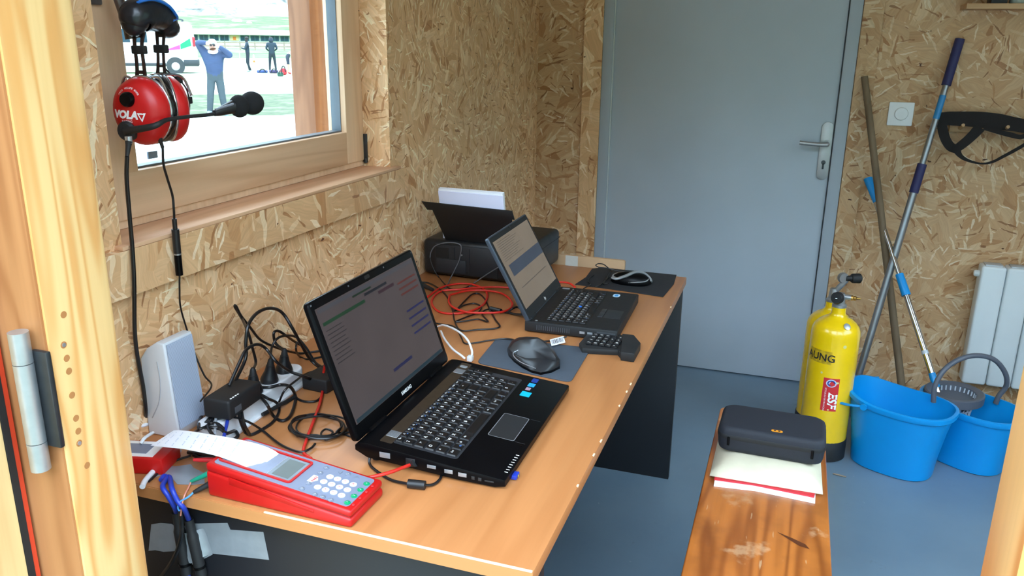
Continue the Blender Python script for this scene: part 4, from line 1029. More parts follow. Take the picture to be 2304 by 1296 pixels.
# ------------------------------------------------------------------ printer seen from the back
prn = thing('printer', 'black inkjet printer seen from the back with paper in the rear tray', 'printer', (0.011, 1.3327, H), -0.0305)
PWd, PDp, PHt = 0.352, 0.318, 0.118
bl = MB().box(0, PWd, 0, PDp, 0.004, PHt, bev=0.016, seg=4)
obj('body', bl, BLK, prn)
for x in (0.03, PWd - 0.03):
    for y in (0.03, PDp - 0.03): obj('foot', MB().cyl((x, y, 0), (x, y, 0.007), 0.010, seg=12), BLKM, prn)
RB = P('printer_back_panel', rgb(30, 32, 36), 0.5, var=0.1)
obj('rear_panel', MB().box(0.045, 0.255, -0.0035, 0.002, 0.014, 0.106, bev=0.0015), RB, prn)
obj('rear_door', MB().box(0.050, 0.150, -0.0055, -0.002, 0.020, 0.060, bev=0.001), P('printer_door', rgb(36, 39, 44), 0.45), prn)
obj('rear_recess', MB().box(0.048, 0.092, -0.0042, -0.002, 0.064, 0.096), P('recess_black', rgb(9, 10, 11), 0.6), prn)
obj('rear_rib', MB().box(0.108, 0.112, -0.006, -0.002, 0.062, 0.100).box(0.160, 0.163, -0.006, -0.002, 0.020, 0.100), RB, prn)
obj('usb_socket', MB().box(0.120, 0.131, -0.0045, -0.002, 0.018, 0.027), P('recess_black', rgb(9, 10, 11), 0.6), prn)
obj('power_socket', MB().box(0.150, 0.164, -0.0045, -0.002, 0.016, 0.026), P('recess_black', rgb(9, 10, 11), 0.6), prn)
obj('rear_screw', MB().cyl((0.136, -0.0045, 0.078), (0.136, -0.002, 0.078), 0.003, seg=10), ZINC, prn)
obj('lid_seam', MB().box(0.002, PWd + 0.0006, 0.06, PDp + 0.0006, 0.088, 0.0892), P('recess_black', rgb(9, 10, 11), 0.6), prn)
# rear paper support, leaning back towards the viewer
ZP = P('tray_black', rgb(17, 17, 19), 0.5, var=0.1)
tr = obj('paper_support', MB().prism([(0.075, -0.004), (0.292, -0.004), (0.300, 0.090), (0.308, 0.090), (0.302, 0.118), (0.004, 0.124), (0.020, 0.098), (0.038, 0.098)], 0, 0.004, bev=0.0008, mtx=Matrix.Rotation(math.pi / 2, 4, 'X')), ZP, prn)
tr.location = (0, 0.020, PHt - 0.002); tr.rotation_euler = (math.radians(12), 0, 0)
pp = thing('paper_stack', 'stack of white printer paper standing in the rear tray', 'paper', (0.011, 1.3327, H), -0.0305)
sh = obj('sheets', MB().box(0.062, 0.272, -0.004, 0.010, 0.002, 0.166), PAPER, pp)
sh.location = (0, 0.029, PHt + 0.001); sh.rotation_euler = (math.radians(12), 0, 0)
obj('front_sheet', MB().box(0.0615, 0.2735, -0.0062, -0.0045, 0.002, 0.160), P('lilac_white_paper', rgb(222, 224, 246), 0.8, var=0.01), pp).location = sh.location
[c for c in pp.children if c.name.startswith('front_sheet')][0].rotation_euler = sh.rotation_euler

# cardboard standing between desk and back wall
cb = thing('cardboard_box', 'flattened brown cardboard standing behind the desk by the door', 'cardboard', (0.38, 1.66, 0))
A_, B_ = py(1230, 570, 1.66), py(1407, 586, 1.66)
obj('panel', MB().prism([(0.0 - 0.38, 0), (B_.x - 0.38, 0), (B_.x - 0.38, B_.z - 0.004), (B_.x - 0.384, B_.z), (0.0 - 0.38, A_.z + 0.004)], -0.006, 0.006, mtx=Matrix.Rotation(math.pi / 2, 4, 'X')), CARD, cb)
obj('tape_patch', MB().box(py(1272, 585, 1.652).x - 0.38, py(1300, 585, 1.652).x - 0.38, -0.0068, -0.006, 0.665, 0.703), P('clear_tape', rgb(206, 200, 190), 0.3), cb)
# ------------------------------------------------------------------ cables on the desk
def cable(label, pts, r, m=None, name='cable', cat='cable', seg=8, group=None):
    out = []
    for p in pts:
        if isinstance(p, Vector): out.append(p)
        elif p[0] == 'z':
            q = pz(p[1][0], p[1][1], H + max(p[2], r + 0.0003)); l = PM.inverted() @ q
            if -0.036 - r < l.x < 0.040 + r and abs(l.y) < PL / 2 + 0.016 + r:      # lies over the power strip
                top_ = 0.0062 if (l.x > 0.0265 + r or l.x < -0.0265 - r) else 0.0368
                if l.z < top_ + r: q = pz(p[1][0], p[1][1], H + top_ + r)
            out.append(q)
        elif p[0] == 'x': out.append(px(p[1][0], p[1][1], p[2]))
        elif p[0] == 'y': out.append(py(p[1][0], p[1][1], p[2]))
        else: out.append(V(p))
    o = obj(name, MB().tube(out, r, seg), m or CABLE)
    return tag(o, label, cat, group)
c4 = lambda a, c_: (300 + a / 3.8115, 660 + c_ / 3.8115)
def zz(h, *pp): return [('z', c4(*p), h) for p in pp]
def xx(x, *pp): return [('x', c4(*p), x) for p in pp]
wtop = PM @ V((-0.005, -0.050, 0.078))
cable('thick black cable arching highest above the power strip', [wtop] + xx(0.11, (962, 560), (965, 420), (985, 275)) + xx(0.10, (1060, 170), (1170, 128), (1275, 165)) + xx(0.12, (1370, 310), (1440, 440), (1520, 570)) + zz(0.012, (1620, 650), (1720, 700)), 0.0035)
cable('black cable folded to a point against the wall above the strip', [PT2] + xx(0.10, (1050, 590), (1022, 470), (985, 335)) + xx(0.03, (930, 215), (872, 118), (882, 112), (925, 195)) + xx(0.035, (1000, 290), (1085, 395)) + xx(0.045, (1200, 455), (1310, 492)) + zz(0.003, (1440, 515), (1595, 494), (1680, 480)), 0.0028)
cable('short black cable looping over from the end plug of the strip', [PT4] + xx(0.09, (1222, 430), (1204, 345), (1240, 322), (1310, 362)) + xx(0.07, (1380, 412), (1450, 450)), 0.003)
cable('thin black cable bowed between end plug and laptop brick', [PT3] + xx(0.10, (1185, 470), (1230, 392), (1300, 364), (1395, 375)) + xx(0.12, (1480, 462)) + zz(0.03, (1560, 590), (1640, 640)), 0.0026)
cable('black cable dropping in a small bend beside the strip end', xx(0.10, (1402, 415), (1396, 490)) + zz(0.003, (1430, 545), (1505, 565), (1615, 545), (1700, 540)), 0.0024)
cable('black cable arching from the plug-in adapter down to the desk', [PM @ V((0.0, -0.075, 0.081))] + xx(0.125, (905, 605), (965, 488), (1055, 438), (1135, 472)) + xx(0.15, (1225, 585), (1340, 668)) + zz(0.004, (1470, 715), (1610, 762), (1740, 815)), 0.0032)
wr_ = PM @ V((0.036, -0.045, 0.055))
cable('black cable hanging from the adapter in a wide loop', [wr_] + zz(0.030, (1080, 812)) + zz(0.012, (1170, 806)) + zz(0.004, (1265, 785), (1345, 802), (1390, 880), (1380, 965), (1340, 1060), (1270, 1092), (1200, 1050), (1150, 960), (1095, 890), (1050, 850)), 0.0033)
cable('black cable looping beside the power strip towards the red timer', zz(0.020, (1040, 838)) + zz(0.006, (1150, 900), (1230, 940)) + zz(0.003, (1250, 1010), (1200, 1100), (1100, 1170), (1010, 1212), (960, 1190), (915, 1080), (908, 990)) + zz(0.02, (925, 1000)) + zz(0.003, (950, 1120), (1000, 1215)), 0.003)
cable('thin black cable running behind the red timer', [PM @ V((0.03, -0.13, 0.05))] + zz(0.03, (760, 1062)) + zz(0.006, (860, 1062), (980, 1100), (1100, 1170), (1230, 1275), (1330, 1330), (1440, 1360), (1520, 1330), (1560, 1290)), 0.0022)
cable('black velcro cable tie lying crumpled beside the power strip', zz(0.004, (1108, 1040), (1180, 1000), (1260, 955), (1330, 920)) + zz(0.006, (1390, 880)), 0.004, BLKM)
cable('black cable running round the end of the white strip', zz(0.004, (1250, 930), (1300, 830), (1400, 745), (1480, 690), (1600, 655), (1700, 640)), 0.0022)
cable('black cable curling on the desk in front of the power brick', zz(0.003, (1385, 870), (1410, 905), (1470, 928), (1560, 925), (1610, 890), (1625, 850)), 0.0025)
# coil beside the large laptop
pts = []
for k in range(44):
    a = k / 44 * 4.2 * 2 * math.pi
    j = 1 + 0.10 * math.sin(a * 0.61 + 1.0)
    pts += zz(0.002 + 0.0016 * (k % 9), (1590 + 225 * j * math.cos(a) + 14 * math.sin(k), 1140 + 98 * j * math.sin(a) + 8 * math.cos(k * 1.7)))
cable('coiled thin black cable lying beside the large laptop', pts + zz(0.003, (1780, 1200), (1880, 1235)), 0.0019)
cable('knotted tail of thin black cable on the coil', zz(0.006, (1400, 1225), (1560, 1215), (1660, 1235), (1710, 1190), (1650, 1165), (1610, 1205), (1650, 1255), (1760, 1215), (1890, 1180)), 0.002)
# tangle at the near end of the strip
cable('black cable tangle bunched at the near end of the strip', zz(0.02, (560, 1150), (580, 1060), (630, 995), (665, 1030), (640, 1090)) + zz(0.012, (570, 1160), (640, 1150), (740, 1160), (800, 1200), (870, 1180), (895, 1225), (830, 1260), (700, 1230), (640, 1130), (720, 1120), (790, 1180)), 0.0032)
cable('looped black cable standing up behind the paper strip', zz(0.03, (690, 1010), (680, 1080), (640, 1130), (560, 1170)) + zz(0.01, (520, 1200), (480, 1280), (560, 1330)), 0.0025)
cable('grey cable arching over the near strip end', zz(0.004, (700, 1200)) + zz(0.02, (703, 1110)) + zz(0.045, (725, 1000), (768, 970), (800, 1000)) + zz(0.02, (822, 1040)), 0.0026, CABLE_GREY)
cable('short blue cable beside the white power strip', zz(0.01, (812, 1070)) + zz(0.004, (800, 1130), (785, 1190), (770, 1260)), 0.0032, CABLE_BLUE)
# red network cables
cable('red network cable from behind the large screen down to the timer', zz(0.055, (1650, 600)) + zz(0.03, (1632, 680)) + zz(0.006, (1628, 800), (1600, 940), (1540, 1110), (1480, 1270)) + [('z', (683, 1018), 0.004), ('z', (700, 1032), 0.003)], 0.003, CABLE_RED, seg=10)
rj = pz(925, 1045, H + 0.017)
cable('red network cable running from the timer to the laptop port', [('z', (812, 1078), 0.022), ('z', (842, 1072), 0.026), ('z', (880, 1062), 0.026), ('z', (912, 1050), 0.020), rj], 0.003, CABLE_RED, seg=10)
nc = thing('network_plug', 'black network plug in the side of the large laptop', 'plug', rj, math.pi / 2)
d_ = (V((0.532, 0.186, H + 0.0225)) - rj)
obj('boot', MB().tube([V((0, 0, 0)), d_ * 0.5, d_ * 0.95], lambda t: 0.0045 + 0.003 * t, 8), BLKM, nc).rotation_euler = (0, 0, -math.pi / 2)
c7 = lambda a, c_: (920 + a / 3.6, 400 + c_ / 3.6)
def z7(h, *pp): return [('z', c7(*p), h) for p in pp]
cable('red network cable coiled between printer and small laptop', z7(0.004, (150, 965), (260, 890), (400, 858), (520, 865), (610, 905), (635, 960), (600, 1030), (500, 1080), (380, 1100), (260, 1090), (195, 1040), (190, 980), (260, 920)) + z7(0.008, (400, 905), (560, 890), (700, 885), (860, 890)) + z7(0.004, (1000, 880), (1150, 860), (1230, 845), (1300, 855), (1345, 885)), 0.003, CABLE_RED, seg=10)
cable('second loop of red network cable lying on the desk', z7(0.009, (330, 950), (480, 915), (640, 915), (760, 940), (830, 1000), (830, 1050), (760, 1085), (640, 1095), (480, 1090), (370, 1055), (325, 1010), (330, 950)), 0.003, CABLE_RED, seg=10)
cable('black cable twisting in front of the small laptop lid', z7(0.004, (100, 845), (170, 855), (260, 910), (320, 980), (355, 1080), (370, 1160), (420, 1235), (560, 1230), (730, 1212), (700, 1150), (660, 1080), (620, 990), (570, 940), (510, 945), (450, 1000), (380, 1075)), 0.0022)
cable('black cable folded under the red network cable', z7(0.004, (370, 1080), (440, 1035), (530, 1018), (585, 1045), (560, 1090), (460, 1130), (380, 1165), (460, 1160), (560, 1145), (640, 1165), (595, 1110), (610, 1075), (660, 1060)), 0.0022)
fe = thing('ferrite_bead', 'black ferrite bead on the small laptop power cable', 'ferrite bead', pz(*c7(705, 1070), H))
f0, f1 = pz(*c7(662, 1060), H + 0.007) - fe.location, pz(*c7(745, 1080), H + 0.007) - fe.location
obj('core', MB().tube([f0, f0.lerp(f1, 0.08), f0.lerp(f1, 0.92), f1], lambda t: 0.0068 if 0.02 < t < 0.98 else 0.0045, 14, smoothn=4), BLK, fe)
cable('black power cable from the ferrite bead to the small laptop', z7(0.005, (745, 1080), (800, 1090), (860, 1105)) + [pz(*c7(935, 1110), H + 0.012)], 0.0035)
cable('black loop of cable standing behind the small laptop hinge', z7(0.006, (800, 1090)) + z7(0.018, (840, 1060), (880, 1048), (910, 1070), (915, 1105)), 0.0028)
cable('black mouse cable lying across the grey mat to the laptop', [('z', (1173, 768), 0.012), ('z', (1140, 762), 0.006), ('z', (1100, 766), 0.003), ('z', (1065, 772), 0.003), ('z', (1045, 772), 0.003), ('z', (1037, 758), 0.003), ('z', (1022, 735), 0.003), ('z', (985, 728), 0.003), ('z', (960, 720), 0.003)], 0.0019)
cable('short black mouse cable behind the upright mouse ending at a barcode tag', [('z', (1222, 768), 0.006), ('z', (1238, 767), 0.004), ('z', (1258, 765), 0.004), ('z', (1275, 757), 0.010)], 0.002)
bt = thing('barcode_tag', 'white barcode tag wrapped round the mouse cable', 'tag', pz(1254, 767, H))
q0, q1, q2, q3 = [pz(u, v, H + 0.008) - bt.location for u, v in ((1237, 764), (1268, 756), (1272, 770), (1241, 778))]
b = MB().add([q0, q1, q2, q3] + [p - V((0, 0, 0.0008)) for p in (q0, q1, q2, q3)], [(0, 1, 2, 3), (7, 6, 5, 4), (0, 1, 5, 4), (1, 2, 6, 5), (2, 3, 7, 6), (3, 0, 4, 7)])
lb = obj('label', b, PAPER, bt)
b = MB(); rnd = random.Random(4); t = 0.08
while t < 0.9:
    w = rnd.choice((0.015, 0.03, 0.045))
    e = lambda s, k: q0.lerp(q1, s).lerp(q3.lerp(q2, s), k) + V((0, 0, 0.0003))
    b.add([e(t, 0.18), e(t + w, 0.18), e(t + w, 0.82), e(t, 0.82)], [(0, 1, 2, 3)]); t += w + rnd.choice((0.02, 0.035))
bars = obj('barcode', b, PRINTK, lb); bars['kind'] = 'stuff'
us = thing('usb_plug', 'black usb plug in the side of the small laptop', 'plug', pz(1277, 748, H + 0.004))
obj('shell', MB().box(-0.006, 0.006, -0.002, 0.034, 0.005, 0.016, bev=0.0015), BLKM, us)
cable('white network cable arching behind the large laptop screen', [('z', (985, 735), 0.004), ('z', (1000, 732), 0.02), ('z', (1030, 745), 0.035), ('z', (1052, 765), 0.035), ('z', (1062, 790), 0.02), ('z', (1060, 806), 0.012)], 0.0026, CABLE_WHITE)
cable('white network cable bending into the back of the large laptop', [('z', (992, 745), 0.004), ('z', (1000, 762), 0.012), ('z', (1018, 785), 0.02), ('z', (1038, 800), 0.02), ('z', (1046, 807), 0.014)], 0.0026, CABLE_WHITE)
wn = thing('network_plug', 'clear network plug at the far corner of the large laptop', 'plug', pz(1058, 806, H + 0.010))
obj('shell', MB().box(-0.006, 0.006, -0.007, 0.007, -0.006, 0.006, bev=0.001), P('clear_plug', rgb(206, 210, 212), 0.2), wn)
# laptop power cable with ferrite bead at the near side
pj = V((0.46, 0.184, H + 0.024))
pj = pz(843, 1010, H + 0.026)
cable('black power cable curving from the large laptop to its ferrite bead', [pj, ('z', (832, 1030), 0.014), ('z', (833, 1046), 0.005), ('z', (850, 1062), 0.004), ('z', (880, 1080), 0.004), ('z', (918, 1089), 0.007)], 0.0024)
cable('black power cable leaving the ferrite bead under the large laptop', [('z', (956, 1092), 0.007), ('z', (975, 1090), 0.004), ('z', (990, 1078), 0.004), ('z', (996, 1058), 0.004), ('z', (1003, 1040), 0.003)], 0.0024)
fe = thing('ferrite_bead', 'black ferrite bead on the desk in front of the large laptop', 'ferrite bead', pz(937, 1091, H))
f0, f1 = pz(918, 1088, H + 0.0078) - fe.location, pz(957, 1092, H + 0.0078) - fe.location
obj('core', MB().tube([f0, f0.lerp(f1, 0.1), f0.lerp(f1, 0.9), f1], lambda t: 0.0076 if 0.03 < t < 0.97 else 0.005, 16, smoothn=4), BLK, fe)
dc = thing('power_plug', 'black barrel power plug in the side of the large laptop', 'plug', pj)
tip = V((0.4455, 0.188, H + 0.031)) - pj
obj('barrel', MB().tube([V((-0.001, -0.006, -0.012)), V((0, -0.002, -0.004)), V((0.001, 0.004, 0.002)), V((0.002, 0.010, 0.004))], lambda t: 0.0035 + 0.003 * t, 12), BLKM, dc)
# mouse cable of the silver mouse, printer leads
c2 = lambda a, c_: (1280 + a / 7.2, 560 + c_ / 7.2)
def z2(h, *pp): return [('z', c2(*p), h) for p in pp]
cable('thin black mouse cable looping over the black mat', z2(0.012, (640, 560)) + z2(0.006, (560, 560), (660, 400), (700, 350), (640, 310)) + z2(0.02, (560, 250), (480, 240), (435, 265)) + z2(0.012, (480, 295), (560, 305), (640, 315)) + z2(0.006, (800, 360), (900, 380)), 0.0016)
cable('thin black cable curling on the left of the silver mouse', z2(0.005, (400, 425), (330, 480), (310, 530), (350, 580), (280, 620), (240, 640)), 0.0016)
cable('thin black cable between black mat and small laptop', z2(0.005, (655, 455), (580, 520), (500, 590), (420, 610)), 0.0016)
c6p = lambda a, c_: (900 + a / 5.4, 420 + c_ / 5.4)
yp = 1.3215
cable('grey lead hanging in a loop from the printer back', [('y', c6p(365, 870), yp), ('y', c6p(375, 800), yp), ('y', c6p(430, 720), yp - 0.002), ('y', c6p(560, 680), yp - 0.002), ('y', c6p(700, 690), yp - 0.002), ('y', c6p(745, 740), yp - 0.002), ('y', c6p(720, 890), yp - 0.002), ('y', c6p(670, 1000), yp - 0.006), ('y', c6p(620, 1100), yp - 0.01), ('z', c6p(575, 1195), 0.004), ('z', c6p(545, 1240), 0.003)], 0.0017, P('grey_lead', rgb(96, 98, 102), 0.4))
cable('thin grey lead down the left of the printer back', [('y', c6p(365, 860), yp - 0.001), ('y', c6p(380, 930), yp - 0.002), ('y', c6p(430, 1040), yp - 0.003), ('y', c6p(480, 1110), yp - 0.006), ('z', c6p(540, 1180), 0.003), ('z', c6p(600, 1235), 0.003), ('z', c6p(700, 1250), 0.003), ('z', c6p(800, 1225), 0.003), ('z', c6p(900, 1180), 0.003)], 0.0019)
cable('grey lead slanting from the printer socket to the small laptop', [('y', c6p(1200, 975), yp - 0.03), ('y', c6p(1080, 1050), yp - 0.016), ('y', c6p(960, 1130), yp - 0.01), ('z', c6p(880, 1185), 0.003), ('z', c6p(800, 1260), 0.003)], 0.0017, P('grey_lead', rgb(96, 98, 102), 0.4))
up_ = thing('figure_eight_plug', 'black mains plug lying behind the large screen near the printer', 'plug', pz(962, 645, H))
e0, e1_ = pz(948, 640, H + 0.008) - up_.location, pz(975, 652, H + 0.008) - up_.location
obj('plug_body', MB().tube([e0, e0.lerp(e1_, 0.3), e0.lerp(e1_, 0.8), e1_], lambda t: 0.008 - 0.004 * t, 10), BLKM, up_)
# cables at the near desk edge
yd = -0.012
cable('blue cable doubled over the near desk edge to a jack plug', [('z', c8(400, 590), 0.006), ('z', c8(420, 562), 0.007), ('z', c8(440, 575), 0.006)] + [('y', c8(412, 640), -0.008), ('y', c8(455, 710), yd), ('y', c8(500, 790), yd + 0.01), ja0], 0.0042, CABLE_BLUE, seg=10)
cable('second blue cable crossing over the near desk edge to a jack plug', [('z', c8(448, 566), 0.008), ('z', c8(466, 575), 0.006), ('y', c8(480, 650), -0.008), ('y', c8(520, 740), yd), ('y', c8(570, 800), yd + 0.004), jb0], 0.0042, CABLE_BLUE, seg=10)
cable('blue cable leaving the lower end of the taped jack plug', [ja1, ('y', c8(605, 1310), yj), ('y', c8(615, 1360), yj)], 0.004, CABLE_BLUE)
cable('thin light blue wire from the black clip to the jack plugs', [c_k0, ('y', c8(600, 715), -0.006), ('y', c8(540, 750), -0.012), ('y', c8(525, 790), -0.012), ('y', c8(535, 815), -0.01)], 0.0016, CABLE_LBLUE)
cable('thin copper-pink wire from the green clip down the desk edge', [c_g0, ('z', c8(600, 650), 0.003), ('y', c8(575, 700), -0.006), ('y', c8(555, 770), -0.011), ('y', c8(545, 850), -0.006)], 0.0013, CABLE_PINK)
cable('black cable hanging down past the taped jack plugs', [('y', c8(540, 810), -0.006), ('y', c8(552, 900), yj - 0.016), ('y', c8(552, 990), yj - 0.018), ('y', c8(530, 1080), yj - 0.016), ('y', c8(480, 1190), yj - 0.01), ('y', c8(410, 1290), yj), ('y', c8(360, 1350), yj)], 0.0036)
cable('thick white cable lying across the near desk corner', [('z', c8(540, 365), 0.012), ('z', c8(450, 430), 0.006), ('z', c8(380, 490), 0.006), ('z', c8(290, 585), 0.006), ('y', c8(262, 640), -0.012)], 0.0046, CABLE_WHITE, seg=10)
cable('thin black cable along the white cable on the desk corner', [('z', c8(620, 410), 0.003), ('z', c8(500, 450), 0.003), ('z', c8(400, 520), 0.003), ('z', c8(310, 600), 0.003)], 0.002)
cable('white cable end showing behind the red device', [('z', c8(240, 195), 0.02), ('z', c8(280, 185), 0.02), ('z', c8(330, 165), 0.012)], 0.0036, CABLE_WHITE)
cable('white lead curling over the red device', [('z', c8(250, 320), 0.034), ('z', c8(280, 280), 0.040), ('z', c8(340, 240), 0.036)], 0.003, CABLE_WHITE)
cable('black lead bundle under the paper strip', [('z', c8(600, 385), 0.004), ('z', c8(700, 400), 0.008), ('z', c8(790, 420), 0.006), ('z', c8(700, 430), 0.004), ('z', c8(640, 405), 0.006)], 0.0034)
# ------------------------------------------------------------------ bench with case, envelope and papers
bx0, bx1, bz = 0.9635, 1.2385, 0.414
bn = thing('bench', 'worn varnished wooden bench with scratches and knots', 'bench', ((bx0 + bx1) / 2, 0.33, 0))
pl = rrect(bx1 - bx0, 1.85, 0.022, 5)
obj('seat_plank', MB().prism(pl, bz - 0.028, bz, bev=0.004, seg=3), BENCH, bn)
for y in (-0.62, 0.62):
    for x in (-0.095, 0.095): obj('leg', MB().box(x - 0.018, x + 0.018, y - 0.02, y + 0.02, 0, bz - 0.028, bev=0.002), BENCH, bn)
    obj('cross_rail', MB().box(-0.077, 0.077, y - 0.012, y + 0.012, 0.12, 0.16, bev=0.002), BENCH, bn)
g0, g1 = pz(1748, 1197, bz), pz(1822, 1236, bz)
dd = (g1 - g0); nn = V((-dd.y, dd.x, 0)).normalized()
b = MB().add([p - bn.location + V((0, 0, 0.0004)) for p in (g0, g0.lerp(g1, 0.45) + nn * 0.006, g0.lerp(g1, 0.8) + nn * 0.008, g1, g0.lerp(g1, 0.75) - nn * 0.007, g0.lerp(g1, 0.4) - nn * 0.004)], [(0, 1, 2, 3, 4, 5)])
obj('gouge', b, P('dark_gouge', rgb(92, 46, 22), 0.5), bn)
# papers
def slab(name, pts, z0, z1, m, label, cat, bev=0.0):
    PP = [pz(u, v, z1) for u, v in pts]
    return tag(obj(name, MB().prism([(p.x, p.y) for p in PP], z0, z1, bev=bev), m), label, cat)
slab('paper_sheet', [(1606, 1092), (1700, 1103), (1834, 1131), (1836, 1080), (1840, 1000), (1625, 990)], bz + 0.0003, bz + 0.003, PAPER, 'white paper sheets under the red folder on the bench', 'paper')
slab('folder', [(1607, 1077), (1700, 1090), (1832, 1117), (1842, 1080), (1845, 1000), (1630, 990)], bz + 0.0033, bz + 0.007, P('red_folder', rgb(205, 40, 52), 0.4), 'red paper folder sticking out under the padded envelope', 'folder')
EZ = bz + 0.0072
E0 = [pz(u, v, EZ + 0.010) for u, v in ((1594, 1068), (1853, 1112), (1850, 1000), (1842, 952), (1627, 916), (1614, 950))]
ctr = sum(E0, V()) / 6
n_ = 10; rows_ = []
b = MB(); gl = []
A_, B_, C_, D_ = E0[0] + V((0.002, 0.014, 0)), E0[1] + V((0, 0.016, 0)), V((1.222, 1.145, EZ)), V((0.978, 1.160, EZ))
rnd = random.Random(7)
for s in (0, 1):
    for j in range(n_ + 1):
        for i in range(n_ + 1):
            p = A_.lerp(B_, i / n_).lerp(D_.lerp(C_, i / n_), j / n_)
            e = min(i, n_ - i, j, n_ - j) / 2.0
            h = 0.0 if s == 0 else 0.026 * min(1, e) ** 0.5 + rnd.uniform(-0.0012, 0.0012) * (e > 0.4)
            gl.append(V((p.x, p.y, EZ + (0.0 if s == 0 else 0.0008 + h))))
m_ = (n_ + 1) ** 2; fs = []
for j in range(n_):
    for i in range(n_):
        k = j * (n_ + 1) + i
        fs.append((m_ + k, m_ + k + 1, m_ + k + n_ + 2, m_ + k + n_ + 1)); fs.append((k + n_ + 1, k + n_ + 2, k + 1, k))
rim = [i for i in range(n_)] + [i * (n_ + 1) + n_ for i in range(n_)] + [n_ * (n_ + 1) + n_ - i for i in range(n_)] + [(n_ - i) * (n_ + 1) for i in range(n_)]
for a_, c_ in zip(rim, rim[1:] + rim[:1]): fs.append((a_, c_, m_ + c_, m_ + a_))
b.add(gl, fs, 0, True)
tag(obj('padded_envelope', b, KRAFT, auto=0), 'puffy cream padded envelope lying under the black case', 'envelope')
# zipped case
CZ = EZ + 0.0275
cs = thing('zipped_case', 'black rounded zip case with small orange badge', 'case', (1.104, 0.985, CZ), -0.02)
CW, CDp = 0.246, 0.150
def rl(k, z, r=0.028): return [V((p[0], p[1], z)) for p in rrect(CW * k + (k - 1) * 0, CDp - CW * (1 - k), r, 6)]
obj('lower_shell', MB().loft([rl(0.93, 0), rl(0.965, 0.003), rl(0.985, 0.012), rl(1.0, 0.034)]), NYLON, cs)
obj('zip_band', MB().loft([rl(1.003, 0.034), rl(1.008, 0.036), rl(1.008, 0.043), rl(1.003, 0.045)]), BLKM, cs)
obj('lid', MB().loft([rl(1.0, 0.045), rl(0.995, 0.053), rl(0.975, 0.060), rl(0.94, 0.0635), rl(0.90, 0.064)]), NYLON, cs)
bd = obj('badge', MB().prism(rrect(0.026, 0.009, 0.0044, 5, 0.012, -0.052), 0.0640, 0.0652), P('orange_badge', rgb(236, 150, 30), 0.4), cs)
for xx_ in (0.007, 0.017): obj('badge_mark', MB().cyl((xx_, -0.052, 0.0652), (xx_, -0.052, 0.0656), 0.0028, seg=10), BLKM, bd)
for sx in (-1, 1):
    z_ = obj('zip_puller', MB().box(sx * 0.095 - 0.003, sx * 0.095 + 0.003, -CDp / 2 - 0.0045, -CDp / 2 - 0.0015, 0.020, 0.042, bev=0.001), BLKG, cs)

# ------------------------------------------------------------------ diving cylinders
def cyl_wrap(M, R, cx, cz, ang0):
    """flat print -> wrapped round a cylinder of radius R; x is arc length"""
    return lambda p: V((R * math.sin(ang0 + p.x / R), -R * math.cos(ang0 + p.x / R), p.y))
def wrapped(mb, R, ang0, zc):
    for i, p in enumerate(mb.v):
        a = ang0 + p.x / R; mb.v[i] = V((math.sin(a) * (R + p.z), -math.cos(a) * (R + p.z), zc + p.y))
    return mb
def strip_mb(w, h, z=0.0, n=10, mi=0):
    b = MB(); vs = []
    for k in range(n + 1):
        x = -w / 2 + w * k / n; vs += [(x, -h / 2, z), (x, h / 2, z)]
    return b.add(vs, [(2 * k, 2 * k + 2, 2 * k + 3, 2 * k + 1) for k in range(n)], mi, True)
TR = 0.079
def tank(label, loc, rotz, full, zs=0.455):
    t = thing('diving_cylinder', label, 'gas cylinder', loc, rotz, 'yellow diving cylinders')
    obj('boot', MB().lathe([(TR - 0.004, 0), (TR + 0.003, 0.004), (TR + 0.003, 0.070), (TR, 0.074)], seg=32), BLKM, t)
    prof = [(TR, 0.06), (TR, zs)] + [(TR * math.cos(a), zs + 0.062 * math.sin(a)) for a in [math.radians(d) for d in (12, 25, 40, 55, 66)]] + [(0.025, zs + 0.066), (0.023, zs + 0.075), (0.023, zs + 0.092)]
    obj('shell', MB().lathe(prof, seg=40), YELLOW, t)
    return t, zs + 0.092
q = pz(1848, 1010, 0.05)
TX, TY = 1.283, 1.915
t1, zt1 = tank('yellow diving cylinder with red winter sports sticker and worn stencil', (TX, TY, 0), 0, True)
t2, zt2 = tank('yellow diving cylinder standing behind the one with stickers', (1.272, 2.10, 0), 0.4, False, 0.418)
va = math.atan2(CAM.x - TX, -(CAM.y - TY))      # direction to the doorway around the cylinder
